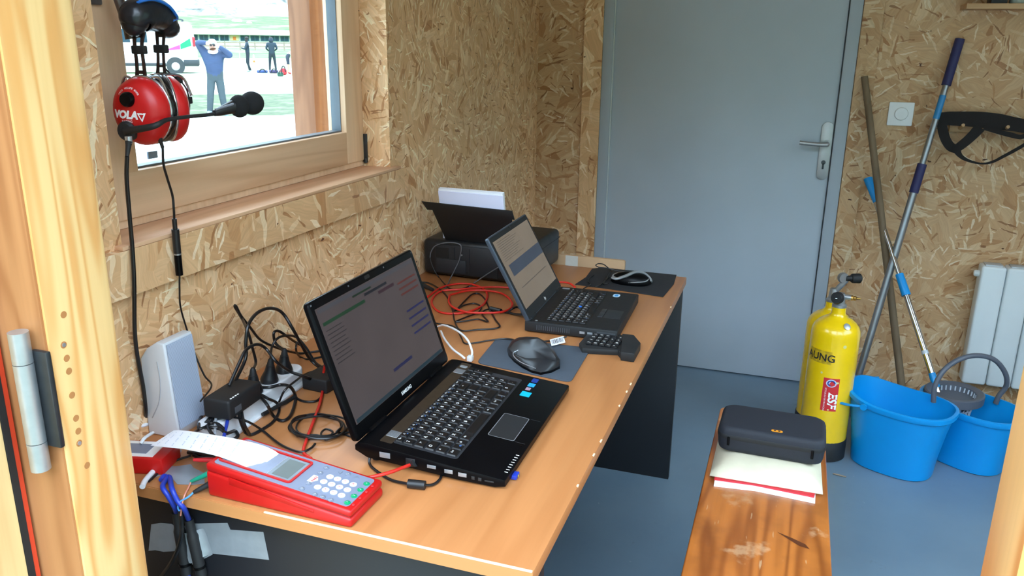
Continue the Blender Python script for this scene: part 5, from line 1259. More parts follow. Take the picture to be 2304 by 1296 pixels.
for t, z0, hi in ((t1, zt1, 0), (t2, zt2, 1)):
    v = obj('valve', MB().lathe([(0.020, 0), (0.0235, 0.004), (0.0235, 0.012), (0.017, 0.018), (0.015, 0.040), (0.013, 0.052)], (0, 0, z0 - 0.004), seg=18), STEEL, t)
    if hi == 0:
        obj('side_outlet', MB().cyl((0.010, 0, z0 + 0.036), (0.035, -0.005, z0 + 0.036), 0.009, seg=12), STEEL, v)
        obj('fill_fitting', MB().lathe([(0.0095, 0), (0.0095, 0.006), (0.006, 0.007), (0.0085, 0.010), (0.0085, 0.014), (0.004, 0.018), (0.003, 0.030)], (0.033, -0.005, z0 + 0.036), (1, -0.12, 0.02), seg=12), BRASS, v)
        kn = obj('valve_knob', MB().lathe([(0.016, 0), (0.0205, 0.004), (0.0205, 0.018), (0.017, 0.024), (0.008, 0.024)], (-0.006, -0.012, z0 + 0.034), (-0.45, -1, 0.15), seg=14), BLKM, t)
        obj('knob_print', MB().box(-0.018, -0.012, -0.0395, -0.0385, z0 + 0.037, z0 + 0.0395), PRINT, kn)
    else:
        obj('yoke', MB().tube([V((0, 0, z0 + 0.03)), V((0.012, -0.01, z0 + 0.055)), V((0.03, -0.02, z0 + 0.085))], 0.010, 10), STEEL, v)
        obj('yoke_eye', MB().lathe([(0.006, -0.008), (0.017, -0.008), (0.0195, 0), (0.017, 0.008), (0.006, 0.008)], (0.016, -0.02, z0 + 0.094), (0.1, -1, 0), seg=18), STEEL, v)
        obj('valve_knob', MB().lathe([(0.010, -0.02), (0.010, 0.0), (0.0135, 0.001), (0.017, 0.006), (0.018, 0.032), (0.014, 0.036)], (0.045, -0.022, z0 + 0.092), (1, 0.05, -0.03), seg=14), BLKM, t)
# stickers
zst = 0.255
rb = wrapped(strip_mb(0.052, 0.120, 0.0005), TR, va + 0.10, zst)
sk = obj('winter_sports_sticker', rb, PRINTR, t1)
g = glyph_mb('ESF', 0.040, 0.0010, 0.03, Matrix.Translation((0.008, -0.018, 0)) @ Matrix.Rotation(-math.pi / 2, 4, 'Z'), shear=0.25)
obj('sticker_lettering', wrapped(g, TR, va + 0.10, zst), PRINT, sk)
g = glyph_mb('ECOLE DU SKI FRANCAIS', 0.0075, 0.0010, 0.0, Matrix.Translation((-0.0155, -0.018, 0)) @ Matrix.Rotation(-math.pi / 2, 4, 'Z'))
obj('sticker_small_print', wrapped(g, TR, va + 0.10, zst), PRINT, sk)
ring = MB().add([(0.017 * math.cos(k * math.pi / 12), 0.042 + 0.014 * math.sin(k * math.pi / 12), 0.0010) for k in range(24)], [list(range(24))])
obj('emblem_disc', wrapped(ring, TR, va + 0.10, zst), P('emblem_pale_blue', rgb(190, 205, 225), 0.4), sk)
ring = MB().tube([V((0.011 * math.cos(k * 0.5), 0.042 + 0.009 * math.sin(k * 0.5), 0.0014)) for k in range(10)], 0.0022, 6, flat=0.3)
obj('emblem_swirl', wrapped(ring, TR, va + 0.10, zst), P('emblem_blue', rgb(30, 60, 140), 0.4), sk)
st = wrapped(strip_mb(0.085, 0.046, 0.0005), TR, va - 0.55, 0.385)
sx_ = obj('stencil_panel', st, P('worn_stencil_yellow', rgb(196, 158, 20), 0.5, var=0.35, scale=90), t1)
g = glyph_mb('AUNG', 0.036, 0.0010, 0.02, Matrix.Translation((0.002, -0.002, 0)))
obj('stencil_lettering', wrapped(g, TR, va - 0.55, 0.385), PRINTK, sx_)
ring = MB().add([(0.012 * math.cos(k * math.pi / 10), 0.010 * math.sin(k * math.pi / 10), 0.0012) for k in range(20)], [list(range(20))])
rr_ = 0.066
b2 = MB()
nrm = V((math.sin(va + 0.55) * 0.75, -math.cos(va + 0.55) * 0.75, 0.66)).normalized(); cpt = V((math.sin(va + 0.55) * 0.062, -math.cos(va + 0.55) * 0.062, 0.496))
b2.lathe([(0.0115, -0.001), (0.0115, 0.0016), (0.010, 0.002)], cpt, nrm, seg=18)
obj('round_seal', b2, SILVER, t1)
for a_, z_, r_ in ((0.45, 0.43, 0.006), (0.35, 0.30, 0.004), (-0.35, 0.33, 0.004), (0.1, 0.20, 0.003)):
    w_ = wrapped(MB().add([(r_ * math.cos(k * 0.7), r_ * math.sin(k * 0.7), 0.0007) for k in range(9)], [list(range(9))]), TR, va + a_, z_)
    obj('paint_chip', w_, P('chip_grey', rgb(214, 200, 130), 0.6), t1)

# ------------------------------------------------------------------ blue mop buckets
def bucket(label, loc, rot, L, Wd, h, group, lift_l=0.03, lift_r=0.0):
    bk = thing('mop_bucket', label, 'bucket', loc, rot, group)
    N = 40
    def ring_(k, z, out=0.0, tilt=1.0):
        R_ = []
        for i in range(N):
            a = 2 * math.pi * i / N
            ca, sa = math.cos(a), math.sin(a)
            x = (L / 2 * k + out) * math.copysign(abs(ca) ** 0.75, ca); y = (Wd / 2 * k + out) * math.copysign(abs(sa) ** 0.8, sa)
            zz_ = z + tilt * (lift_l * max(0, -ca) ** 1.5 + lift_r * max(0, ca) ** 2)
            R_.append(V((x, y, zz_)))
        return R_
    outer = [ring_(0.74, 0.0, tilt=0), ring_(0.78, 0.004, tilt=0), ring_(0.82, h * 0.3, tilt=0.1), ring_(0.90, h * 0.65, tilt=0.5), ring_(0.985, h - 0.02), ring_(0.985, h - 0.02, 0.007), ring_(1.0, h - 0.016, 0.008), ring_(1.0, h - 0.002, 0.008), ring_(1.0, h, 0.004), ring_(0.99, h, -0.001), ring_(0.975, h - 0.02, -0.002), ring_(0.80, h * 0.3, -0.003, 0.1), ring_(0.74, 0.008, -0.003, 0)]
    obj('tub', MB().loft(outer), BLUEB, bk)
    return bk
b1 = bucket('blue oval mop bucket with its carrying handle down', (1.515, 1.905, 0), -0.42, 0.335, 0.245, 0.245, 'blue mop buckets', 0.030, 0.0)
obj('carry_handle', MB().tube([V((-0.075, -0.127, 0.236)), V((-0.135, -0.132, 0.228)), V((-0.188, -0.105, 0.222)), V((-0.196, -0.03, 0.236)), V((-0.188, 0.06, 0.25)), V((-0.12, 0.125, 0.252))], 0.0062, 10, flat=0.7), BLUEB, b1)
obj('handle_pivot', MB().cyl((-0.075, -0.128, 0.236), (-0.075, -0.136, 0.236), 0.011, seg=14), BLUEB, b1)
b2 = bucket('blue oval mop bucket with grey wringer basket and grey arched handle', (1.760, 2.035, 0), -0.62, 0.325, 0.235, 0.215, 'blue mop buckets', 0.012, 0.0)
br_ = MB()
def er(k, z): return [V((-0.068 + 0.088 * k * math.cos(2 * math.pi * i / 28), 0.098 * k * math.sin(2 * math.pi * i / 28), z)) for i in range(28)]
wri = obj('wringer_rim', MB().loft([er(1.0, 0.205), er(1.06, 0.208), er(1.06, 0.235), er(1.0, 0.238), er(0.78, 0.232), er(0.76, 0.212)]), GREYB, b2)
lat = MB()
for i in range(28):
    a = 2 * math.pi * i / 28
    p0 = V((-0.068 + 0.068 * math.cos(a), 0.076 * math.sin(a), 0.228)); p1 = V((-0.068 + 0.05 * math.cos(a), 0.056 * math.sin(a), 0.12))
    lat.cyl(p0, p1, 0.0028, seg=5, caps=False)
lat.loft([er(0.62, 0.118), er(0.62, 0.122)])
for zz_ in (0.15, 0.18, 0.205): lat.tube([V((-0.068 + (0.05 + 0.018 * (zz_ - .12) / .11) * math.cos(2 * math.pi * i / 20), (0.056 + 0.02 * (zz_ - .12) / .11) * math.sin(2 * math.pi * i / 20), zz_)) for i in range(20)], 0.002, 5, closed=True, smoothn=1)
la = obj('wringer_basket', lat, P('pale_grey_basket', rgb(176, 186, 198), 0.45), b2); la['kind'] = 'stuff'
# arched handle: pivots at the long sides
M2 = Matrix.LocRotScale(b2.location, b2.rotation_euler, None)
h0 = py(2108, 895, 1.955); h1 = py(2238, 905, 2.10)
ah = [py(2100, 905, 1.94), py(2104, 868, 1.945), py(2125, 832, 1.96), py(2160, 808, 1.99), py(2200, 800, 2.02), py(2238, 810, 2.05), py(2262, 840, 2.07), py(2264, 868, 2.085), py(2248, 890, 2.09), py(2240, 908, 2.09)]
obj('arched_handle', MB().tube(ah, 0.0085, 12), GREYB, b2, world=True)

# ------------------------------------------------------------------ poles leaning on the back wall
def pole_thing(name, label, cat, p0, p1, parts, group='poles leaning on the back wall'):
    p0, p1 = V(p0), V(p1); t = thing(name, label, cat, p0, 0, group)
    for nm, a, c_, r, m in parts:
        rr0, rr1 = (r if isinstance(r, tuple) else (r, r))
        obj(nm, MB().cyl((p1 - p0) * a, (p1 - p0) * c_, rr0, rr1, 16), m, t)
    return t
WOODST = wood_mat('weathered_stick', rgb(122, 104, 82), rgb(86, 70, 52), 'z', 6, 6, 0.5, 0.75, 0.5, 1.1)
top = py(1945, 172, YB - 0.022)
d0 = py(2026, 845, 2.34); bot = top + (d0 - top) * ((top.z - 0.004) / (top.z - d0.z))
pole_thing('wooden_stick', 'weathered dark wooden stick leaning upright against the back wall', 'stick', bot, top, [('shaft', 0, 1, (0.0145, 0.0125), WOODST)])
top = py(2160, 88, YB - 0.022); d0 = py(1936, 830, 2.30); bot = top + (d0 - top) * ((top.z - 0.004) / (top.z - d0.z))
pole_thing('telescopic_pole', 'long silver telescopic pole with navy foam grips', 'pole', bot, top, [('lower_tube', 0.0, 0.62, 0.0135, P('dull_aluminium', rgb(150, 154, 160), 0.38, 0.85)), ('lower_grip', 0.61, 0.685, 0.0165, NAVY), ('upper_tube', 0.685, 0.93, 0.0112, P('dull_aluminium', rgb(150, 154, 160), 0.38, 0.85)), ('blue_label', 0.80, 0.86, 0.0117, P('blue_label', rgb(40, 130, 190), 0.4)), ('end_grip', 0.885, 1.0, 0.0165, NAVY)])
top = py(1953, 402, YB - 0.012); d0 = py(2118, 905, 2.10)
bot = d0
pole_thing('spin_mop', 'shiny steel mop handle with blue plastic sleeves standing in the wringer bucket', 'mop', bot, top, [('lower_tube', -0.16, 0.47, 0.0105, CHROME), ('socket', 0.06, 0.12, (0.013, 0.012), BLUEB), ('tube_clamp', 0.20, 0.215, 0.0118, P('clear_clamp', rgb(190, 196, 204), 0.3)), ('sleeve', 0.455, 0.55, (0.0165, 0.0145), BLUEB), ('upper_tube', 0.55, 0.89, 0.0085, CHROME), ('end_cap', 0.885, 1.0, (0.0095, 0.017), BLUEB)])

# ------------------------------------------------------------------ wall fittings
sw = thing('wall_switch', 'white square wall switch with round dial on the back wall', 'switch', (1.452, YB, 1.104))
MX = Matrix.Rotation(math.pi / 2, 4, 'X')
obj('plate', MB().prism(rrect(0.088, 0.088, 0.004, 3, 0, 0.044), 0, 0.007, bev=0.002, mtx=MX), WHITE, sw)
obj('dial', MB().lathe([(0.0245, 0.006), (0.0245, 0.010), (0.022, 0.0135), (0.012, 0.0145)], (0.002, 0, 0.045), (0, -1, 0), seg=28), WHITE, sw)
obj('indicator', MB().cyl((0.024, -0.0105, 0.057), (0.024, -0.0068, 0.057), 0.0022, seg=10), PRINT, sw)
rad = thing('radiator', 'white panel radiator with vertical ribs on the back wall', 'radiator', (1.80, 2.452, 0.13))
for i in range(9):
    obj('rib', MB().box(i * 0.0865, i * 0.0865 + 0.0835, 0, 0.072, 0, 0.475, bev=0.009, seg=3), WHITE2, rad)
obj('back_plate', MB().box(0.01, 0.765, 0.030, 0.050, 0.01, 0.462), WHITE2, rad)
for i in range(9):
    obj('top_grille', MB().box(i * 0.0865 + 0.012, i * 0.0865 + 0.072, 0.012, 0.060, 0.472, 0.480, bev=0.002), P('radiator_grille', rgb(176, 180, 182), 0.4), rad)
for i in (0, 8): obj('bracket', MB().box(i * 0.0865 + 0.03, i * 0.0865 + 0.05, 0.070, 0.096, 0.35, 0.40), WHITE2, rad)
obj('bleed_valve', MB().lathe([(0.013, -0.004), (0.013, 0.012), (0.009, 0.018)], (0, 0.036, 0.438), (-1, 0, 0), seg=14), WHITE2, rad)
s0 = py(2178, 8, 2.40)
shf = thing('wall_shelf', 'pine board shelf high on the back wall', 'shelf', (s0.x, YB, 1.515))
sz = py(2180, 8, 2.43).z
shf.location.z = sz - 0.018
obj('board', MB().box(0, 0.9, -0.13, 0, 0, 0.018, bev=0.001), SHELFW, shf)
for x in (0.42, 0.8): obj('bracket', MB().box(x, x + 0.02, -0.10, 0, -0.012, 0).box(x, x + 0.02, -0.012, 0, -0.10, 0), DARKSTEEL, shf)
it = thing('dark_box', 'dark box standing on the wall shelf', 'box', (s0.x + 0.075, YB - 0.09, sz)); obj('carton', MB().box(0, 0.05, -0.03, 0.05, 0, 0.09, bev=0.002), BLKM, it); obj('lid', MB().box(-0.001, 0.051, -0.031, 0.051, 0.09, 0.098, bev=0.001), BLK, it)
it = thing('pale_jar', 'pale green jar on the wall shelf beside the dark box', 'jar', (s0.x + 0.165, YB - 0.085, sz)); obj('glass', MB().lathe([(0.026, 0), (0.028, 0.004), (0.028, 0.07), (0.022, 0.082)], seg=18), P('pale_green_glass', rgb(150, 160, 150), 0.2), it); obj('cap', MB().lathe([(0.023, 0.082), (0.023, 0.098)], seg=18), SILVER, it)
bt_ = thing('coat_rail', 'light wooden rail on the back wall behind the black belt', 'rail', (py(2134, 290, YB).x, YB, py(2160, 296, YB).z))
obj('batten', MB().box(0.0, 0.75, -0.020, 0, 0, 0.024, bev=0.001), SHELFW, bt_)
for x in (0.035, 0.18, 0.33): obj('peg', MB().cyl((x, -0.02, 0.014), (x, -0.075, 0.030), 0.007, 0.006, 10), SHELFW, bt_)
# black webbing belt
cB = lambda a, c_: (2060 + a / 5.89, 180 + c_ / 5.89)
yB = YB - 0.060
hr = thing('harness_belt', 'black webbing waist belt hanging from the wooden rail', 'belt', py(2200, 280, yB))
def band(name, ctr_, wid, dy=0.0, th=0.004):
    b = MB(); n = len(ctr_); A = []; Bp = []
    P2 = [V((a, c_, 0)) for a, c_ in ctr_]; W_ = wid if isinstance(wid, list) else [wid] * n
    SP = spline(P2, 4); m2 = len(SP)
    for k, p in enumerate(SP):
        t_ = (SP[min(k + 1, m2 - 1)] - SP[max(k - 1, 0)]).normalized(); nn_ = V((-t_.y, t_.x, 0))
        f_ = k / (m2 - 1) * (n - 1); i_ = min(int(f_), n - 2); w_ = W_[i_] + (W_[i_ + 1] - W_[i_]) * (f_ - i_)
        A.append(p + nn_ * w_ / 2); Bp.append(p - nn_ * w_ / 2)
    vs = []
    for y_ in (yB + dy, yB + dy + th):
        vs += [py(*cB(p.x, p.y), y_) - hr.location for p in A] + [py(*cB(p.x, p.y), y_) - hr.location for p in Bp]
    fs = []
    for o_ in (0, 2 * m2):
        fs += [(o_ + k, o_ + k + 1, o_ + m2 + k + 1, o_ + m2 + k) for k in range(m2 - 1)]
    for s_ in (0, m2): fs += [(s_ + k, s_ + k + 1, 2 * m2 + s_ + k + 1, 2 * m2 + s_ + k) for k in range(m2 - 1)]
    fs += [(0, m2, 3 * m2, 2 * m2), (m2 - 1, 2 * m2 - 1, 4 * m2 - 1, 3 * m2 - 1)]
    b.add(vs, fs, 0, False)
    return obj(name, b, FABRIC, hr)
band('waist_band', [(300, 505), (450, 510), (650, 515), (850, 525), (1100, 555), (1300, 585), (1500, 620), (1750, 640), (2000, 630)], [140, 185, 195, 210, 220, 190, 180, 170, 160])
band('side_strap', [(345, 560), (365, 680), (400, 790), (460, 880), (540, 920)], [130, 140, 135, 130, 110], -0.006)
band('cross_strap', [(860, 620), (760, 730), (650, 830), (530, 920)], [150, 130, 120, 110], -0.011)
band('tail_strap', [(530, 900), (600, 1010), (720, 1075), (880, 1108), (1020, 1085), (1150, 1020), (1300, 940), (1437, 860), (1600, 740), (1700, 680)], [120, 60, 36, 22, 34, 40, 44, 44, 44, 44], -0.016, 0.002)
band('buckle_strap', [(900, 640), (1100, 690), (1250, 725), (1400, 755), (1500, 700)], [40, 60, 70, 60, 60], -0.008)

q = pz(1888, 1071, 0)
tw_ = obj('wood_splinter', MB().tube([q + V((-0.02, 0.004, 0.003)), q + V((0, 0, 0.0035)), q + V((0.022, -0.004, 0.003))], lambda t: 0.0028 - 0.0015 * abs(t - 0.5), 6), P('splinter_wood', rgb(150, 132, 112), 0.8))
tag(tw_, 'thin wood splinter lying on the grey floor by the bench end', 'splinter')
# ------------------------------------------------------------------ headset hanging on the window handle
HA = V((-0.16, 0.987, 0)).normalized()                 # axis from the near cup to the far cup
HRt = V((HA.y, -HA.x, 0)); HZ = V((0, 0, 1))
CN = px(324, 248, 0.022)
hs = thing('headset', 'red ear-defender headset with boom microphone hanging on the window handle', 'headset', CN - V((0, 0, 0.06)))
def hp(name, mb, m, par=None): return obj(name, mb, m, par or hs, world=True)
RX, RZ_, DP = 0.050, 0.056, 0.036
def cup_loops(c, out, depth, rt):
    loops = []
    for k, d in ((0.96, -0.004), (1.0, 0.0), (0.985, 0.22), (0.93, 0.48), (0.82, 0.70), (0.64, 0.87), (0.40, 0.97), (0.12, 1.0)):
        L = []
        for i in range(32):
            a = 2 * math.pi * i / 32
            L.append(c + rt * (RX * k * math.cos(a)) + HZ * (RZ_ * k * math.sin(a) * (1.06 if math.sin(a) < 0 else 1)) + out * (depth * d if d > 0 else d))
        loops.append(L)
    return loops
def dome(x, z, c, out, lift=0.0006):
    rr = min(0.98, math.sqrt((x / RX) ** 2 + (z / RZ_) ** 2))
    prof_ = [(0.0, 1.0), (0.12, 1.0), (0.40, 0.97), (0.64, 0.87), (0.82, 0.70), (0.93, 0.48), (0.985, 0.22), (1.0, 0.0)]
    d = 0
    for (a, da), (b_, db) in zip(prof_, prof_[1:]):
        if a <= rr <= b_: d = da + (db - da) * (rr - a) / (b_ - a); break
    return c + HRt * x + HZ * z + out * (DP * d + lift)
cup = hp('ear_cup', MB().loft(cup_loops(CN, -HA, DP, HRt)), REDC)
HAF = (HA * 0.78 + HRt * 0.62).normalized(); HRF = V((HAF.y, -HAF.x, 0))      # the far cup is turned on its fork
CF = CN + HA * 0.066 + HRt * 0.004 + V((0, 0, -0.001))
cup2 = hp('ear_cup', MB().loft(cup_loops(CF, HAF, DP * 0.85, HRF)), REDC)
def ring_tube(c, rx, rz, r, rt=None): return MB().tube([c + (rt or HRt) * (rx * math.cos(2 * math.pi * i / 28)) + HZ * (rz * math.sin(2 * math.pi * i / 28)) for i in range(28)], r, 10, closed=True, smoothn=1)
hp('cup_trim', ring_tube(CN + HA * 0.003, RX * 0.98, RZ_ * 1.0, 0.0030), P('chrome_trim', rgb(190, 194, 200), 0.2, 0.9), cup)
hp('cup_trim', ring_tube(CF - HAF * 0.003, RX * 0.98, RZ_ * 1.0, 0.0030, HRF), P('chrome_trim', rgb(190, 194, 200), 0.2, 0.9), cup2)
for c, s, ha_, hr_ in ((CN, 1, HA, HRt), (CF, -1, HAF, HRF)):
    hp('ear_cushion', ring_tube(c + ha_ * (s * 0.0125), RX * 0.84, RZ_ * 0.86, 0.0112, hr_), P('black_leatherette', rgb(16, 17, 19), 0.28, var=0.1))
    hp('cushion_plate', MB().loft([[c + ha_ * (s * d) + hr_ * (RX * 0.9 * math.cos(2 * math.pi * i / 24)) + HZ * (RZ_ * 0.92 * math.sin(2 * math.pi * i / 24)) for i in range(24)] for d in (0.002, 0.012)]), BLKM)
def on_dome(mb, x0, z0):
    for i, p in enumerate(mb.v): mb.v[i] = dome(x0 + p.x, z0 + p.y, CN, -HA)
    return mb
hp('volume_knob', MB().lathe([(0.0125, -0.003), (0.0125, 0.004), (0.010, 0.008), (0.003, 0.009)], dome(-0.004, 0.020, CN, -HA), -HA, seg=20), BLKG, cup)
g = glyph_mb('VOLA', 0.0175, 0, 0.06, Matrix.Rotation(-0.05, 4, 'Z'), shear=0.2)
hp('brand_lettering', on_dome(g, -0.0125, -0.0055), PRINT, cup)
tri = MB()
for sc_, of in ((1.0, 0.0),):
    T = [V((-0.0075, 0.006, 0)), V((0.0075, 0.006, 0)), V((0.0, -0.009, 0))]; I = [V((-0.004, 0.0035, 0)), V((0.004, 0.0035, 0)), V((0.0, -0.0045, 0))]
    tri.add(T + I, [(0, 1, 4, 3), (1, 2, 5, 4), (2, 0, 3, 5)])
hp('triangle_logo', on_dome(tri, 0.0175, -0.008), PRINT, cup)
hp('small_lettering', on_dome(glyph_mb('RACING', 0.0055, 0, 0.01), -0.010, -0.0165), PRINT, cup)
arc_ = MB()
for k, ch in enumerate('FREE VOLUME KNOB'):
    a = math.radians(150 - k * 8)
    glyph_mb(ch, 0.0045, 0, 0.0, Matrix.Translation((0.0205 * math.cos(a), 0.0205 * math.sin(a), 0)) @ Matrix.Rotation(a - math.pi / 2, 4, 'Z'), mb=arc_)
al = hp('arc_lettering', on_dome(arc_, -0.004, 0.018), PRINT, cup); al['kind'] = 'stuff'
# microphone boom
J0 = dome(-0.012, -0.032, CN, -HA)
hp('boom_joint', MB().lathe([(0.0165, -0.008), (0.0165, 0.006), (0.013, 0.010)], J0, -HA, seg=20), BLKM)
bm_ = [J0 - HA * 0.008, px(345, 284, 0.075), px(375, 270, 0.080), px(420, 263, 0.085), px(470, 258, 0.095), px(490, 253, 0.10)]
hp('boom_arm', MB().tube(bm_, lambda t: 0.0068 - 0.0035 * min(1, t * 2.2), 10), BLKM)
m0, m1 = px(482, 255, 0.098), px(532, 238, 0.112)
mic = hp('microphone', MB().tube([m0, m0.lerp(m1, 0.3), m0.lerp(m1, 0.7), m1], lambda t: 0.0055 + 0.0085 * t, 12), BLK)
hp('grey_stripe', MB().tube([m0.lerp(m1, 0.05) + V((0.004, -0.0045, 0.006)), m1.lerp(m0, 0.15) + V((0.007, -0.008, 0.006))], 0.0022, 6, smoothn=1), P('stripe_grey', rgb(120, 124, 134), 0.5), mic)
FOAM = P('black_foam', rgb(18, 18, 20), 0.95, var=0.2, scale=300, bump=0.6, bscale=900)
f1, f2 = px(538, 239, 0.114), px(567, 232, 0.122)
hp('foam_collar', MB().ball(f1, 0.0185, 0.0185, 0.0205, 16, 10), FOAM, mic)
hp('foam_windshield', MB().ball(f2, 0.022, 0.022, 0.0215, 18, 12), FOAM, mic)
# forks and padded head band
FK = P('gunmetal_fork', rgb(74, 62, 60), 0.3, 0.7, 0.15, 60)
def fork(pts, wd):
    b = MB(); S = spline([V(p) for p in pts], 5); n = len(S); t_ = HRt
    L = []
    for k, p in enumerate(S):
        w = wd * (1 - 0.28 * math.sin(math.pi * k / (n - 1)))
        L.append([p + t_ * (-w / 2), p + t_ * (w / 2), p + t_ * (w / 2) + HA * 0.003, p + t_ * (-w / 2) + HA * 0.003])
    # two rails with cross links leave slots open
    for s_ in (-1, 1):
        R = []
        for k, p in enumerate(S):
            w = wd * (1 - 0.28 * math.sin(math.pi * k / (n - 1))); c = p + t_ * (s_ * w * 0.36)
            R.append([c + t_ * (-w * 0.14), c + t_ * (w * 0.14), c + t_ * (w * 0.14) + HA * 0.003, c + t_ * (-w * 0.14) + HA * 0.003])
        b.loft(R, smooth=False)
    for k in (0, n // 5, n // 2, n - 3, n - 1):
        p = S[k]; w = wd * (1 - 0.28 * math.sin(math.pi * k / (n - 1)))
        q = S[min(k + 1, n - 1)] if k < n - 1 else S[k] * 2 - S[k - 1]
        b.loft([[p + t_ * (-w * 0.4), p + t_ * (w * 0.4), p + t_ * (w * 0.4) + HA * 0.003, p + t_ * (-w * 0.4) + HA * 0.003], [q + t_ * (-w * 0.4), q + t_ * (w * 0.4), q + t_ * (w * 0.4) + HA * 0.003, q + t_ * (-w * 0.4) + HA * 0.003]], smooth=False)
    return b
xh = CN.x - 0.004; xf = CF.x - 0.004
n_top, n_bot = px(311, 72, xh), px(317, 190, xh)
f_top, f_bot = px(360, 70, xf), px(362, 168, xf)
hp('fork', fork([n_bot, px(315, 150, xh), px(310, 105, xh), n_top], 0.024), FK)
hp('fork', fork([f_bot, px(361, 140, xf), px(360, 105, xf), f_top], 0.020), FK)
for p_ in (px(312, 112, xh), px(361, 110, xf)): hp('slider_clamp', MB().box(p_.x - 0.013, p_.x + 0.013, p_.y - 0.004, p_.y + 0.007, p_.z - 0.007, p_.z + 0.007, bev=0.002), BLKM)
for c, t_ in ((CN, n_bot), (CF, f_bot)):
    hp('yoke_wire', MB().tube([c + HRt * 0.046 + HZ * 0.022 + HA * 0.004, c + HRt * 0.03 + HZ * 0.055 + HA * 0.004, V((t_.x, t_.y, t_.z)), c - HRt * 0.03 + HZ * 0.055 + HA * 0.004, c - HRt * 0.046 + HZ * 0.022 + HA * 0.004], 0.0024, 8), P('chrome_trim', rgb(190, 194, 200), 0.2, 0.9))
PADM = P('black_pad_leather', rgb(26, 30, 36), 0.3, var=0.15, scale=25, bump=0.5, bscale=45, bdist=0.004)
pc = [px(302, 58, xh - 0.002), px(306, 38, xh), px(330, 30, (xh + xf) / 2), px(360, 38, xf), px(376, 62, xf)]
def padr(t): return 0.021 + 0.009 * math.sin(math.pi * min(1, max(0, t)))
hp('head_pad', MB().tube(pc, padr, 18, smoothn=6), PADM)
hp('head_pad_end', MB().ball(pc[-1] + V((0, 0, 0.0)), 0.022, 0.022, 0.019, 14, 8), PADM)
hp('head_pad_end', MB().ball(pc[0] + V((0, 0, 0.004)), 0.021, 0.021, 0.022, 14, 8), PADM)
hp('blue_cord', MB().tube([px(296, 14, xh), px(320, 2, xh + 0.02), px(350, 0, xf + 0.03), px(380, 14, xf + 0.03), px(396, 34, xf + 0.026), px(398, 42, xf + 0.02), px(388, 46, xf + 0.024)], 0.0026, 8), P('blue_cord', rgb(30, 110, 200), 0.45))
wire_ = [px(368, 150, xf + 0.004), px(385, 168, xf + 0.01), px(405, 182, xf + 0.01), px(420, 202, xf + 0.01), px(426, 232, xf + 0.008), px(424, 262, xf + 0.006), px(420, 282, xf), px(408, 272, xf)]
wr = hp('side_wire', MB().tube(wire_, 0.0016, 6), CABLE)
for p_ in (px(402, 180, xf + 0.01), px(424, 226, xf + 0.008)): hp('wire_clip', MB().box(p_.x - 0.005, p_.x + 0.005, p_.y - 0.006, p_.y + 0.006, p_.z - 0.006, p_.z + 0.007, bev=0.0015), BLKM, wr)
# leads down to the desk
k0 = px(290, 318, 0.045); k1 = px(286, 352, 0.045)
con = hp('lead_connector', MB().tube([k0, k0.lerp(k1, 0.3), k1], lambda t: 0.0062 - 0.003 * t, 12), BLKM)
hp('metal_collar', MB().cyl(k0 + V((0, 0, 0.008)), k0 - V((0, 0, 0.003)), 0.0056, seg=14), ZINC, con)
cable('thick black headset lead hanging straight down the wall', [k1, px(285, 400, 0.038), px(291, 480, 0.030), px(298, 560, 0.026), px(302, 640, 0.026), px(303, 740, 0.016), px(309, 800, 0.010), px(322, 870, 0.008), px(328, 925, 0.008), ('z', (326, 952), 0.006)], 0.0036, seg=10)
j0, j1 = px(352, 290, 0.050), px(366, 332, 0.048)
cn2 = hp('lead_connector', MB().tube([px(346, 288, 0.052), j0, j0.lerp(j1, 0.4), j1], lambda t: 0.003 + 0.0035 * math.sin(math.pi * min(1, t * 1.15)), 12), BLKM)
i0, i1 = px(392, 492, 0.034), px(404, 620, 0.029)
cable('thin black headset lead crossing in front of the window rail', [j1, px(368, 370, 0.046), px(376, 400, 0.042), px(388, 440, 0.034), px(391, 470, 0.036), i0], 0.0022)
il = thing('inline_plug', 'slim black inline plug with silver ring hanging by the wall', 'plug', i1)
o0, o1 = i0 - i1, V((0, 0, 0))
obj('upper_sleeve', MB().tube([o0, o0.lerp(o1, 0.17), o0.lerp(o1, 0.22), o0.lerp(o1, 0.60)], lambda t: 0.0042 if t < 0.42 else 0.0068, 14, smoothn=4), BLK, il)
obj('silver_ring', MB().cyl(o0.lerp(o1, 0.60), o0.lerp(o1, 0.625), 0.0069, seg=16), STEEL, il)
obj('lower_sleeve', MB().tube([o0.lerp(o1, 0.625), o0.lerp(o1, 0.7), o0.lerp(o1, 0.95), o1], lambda t: 0.0066 if t < 0.85 else 0.0066 * (1 - (t - 0.85) * 4), 14, smoothn=4), BLKG, il)
cable('thin black lead from the inline plug to the plug-in adapter', [i1, px(404, 650, 0.026), px(406, 690, 0.016), px(420, 740, 0.012), px(440, 800, 0.03), px(460, 845, 0.055), px(476, 868, 0.085), PM @ V((-0.016, -0.14, 0.075))], 0.0017)
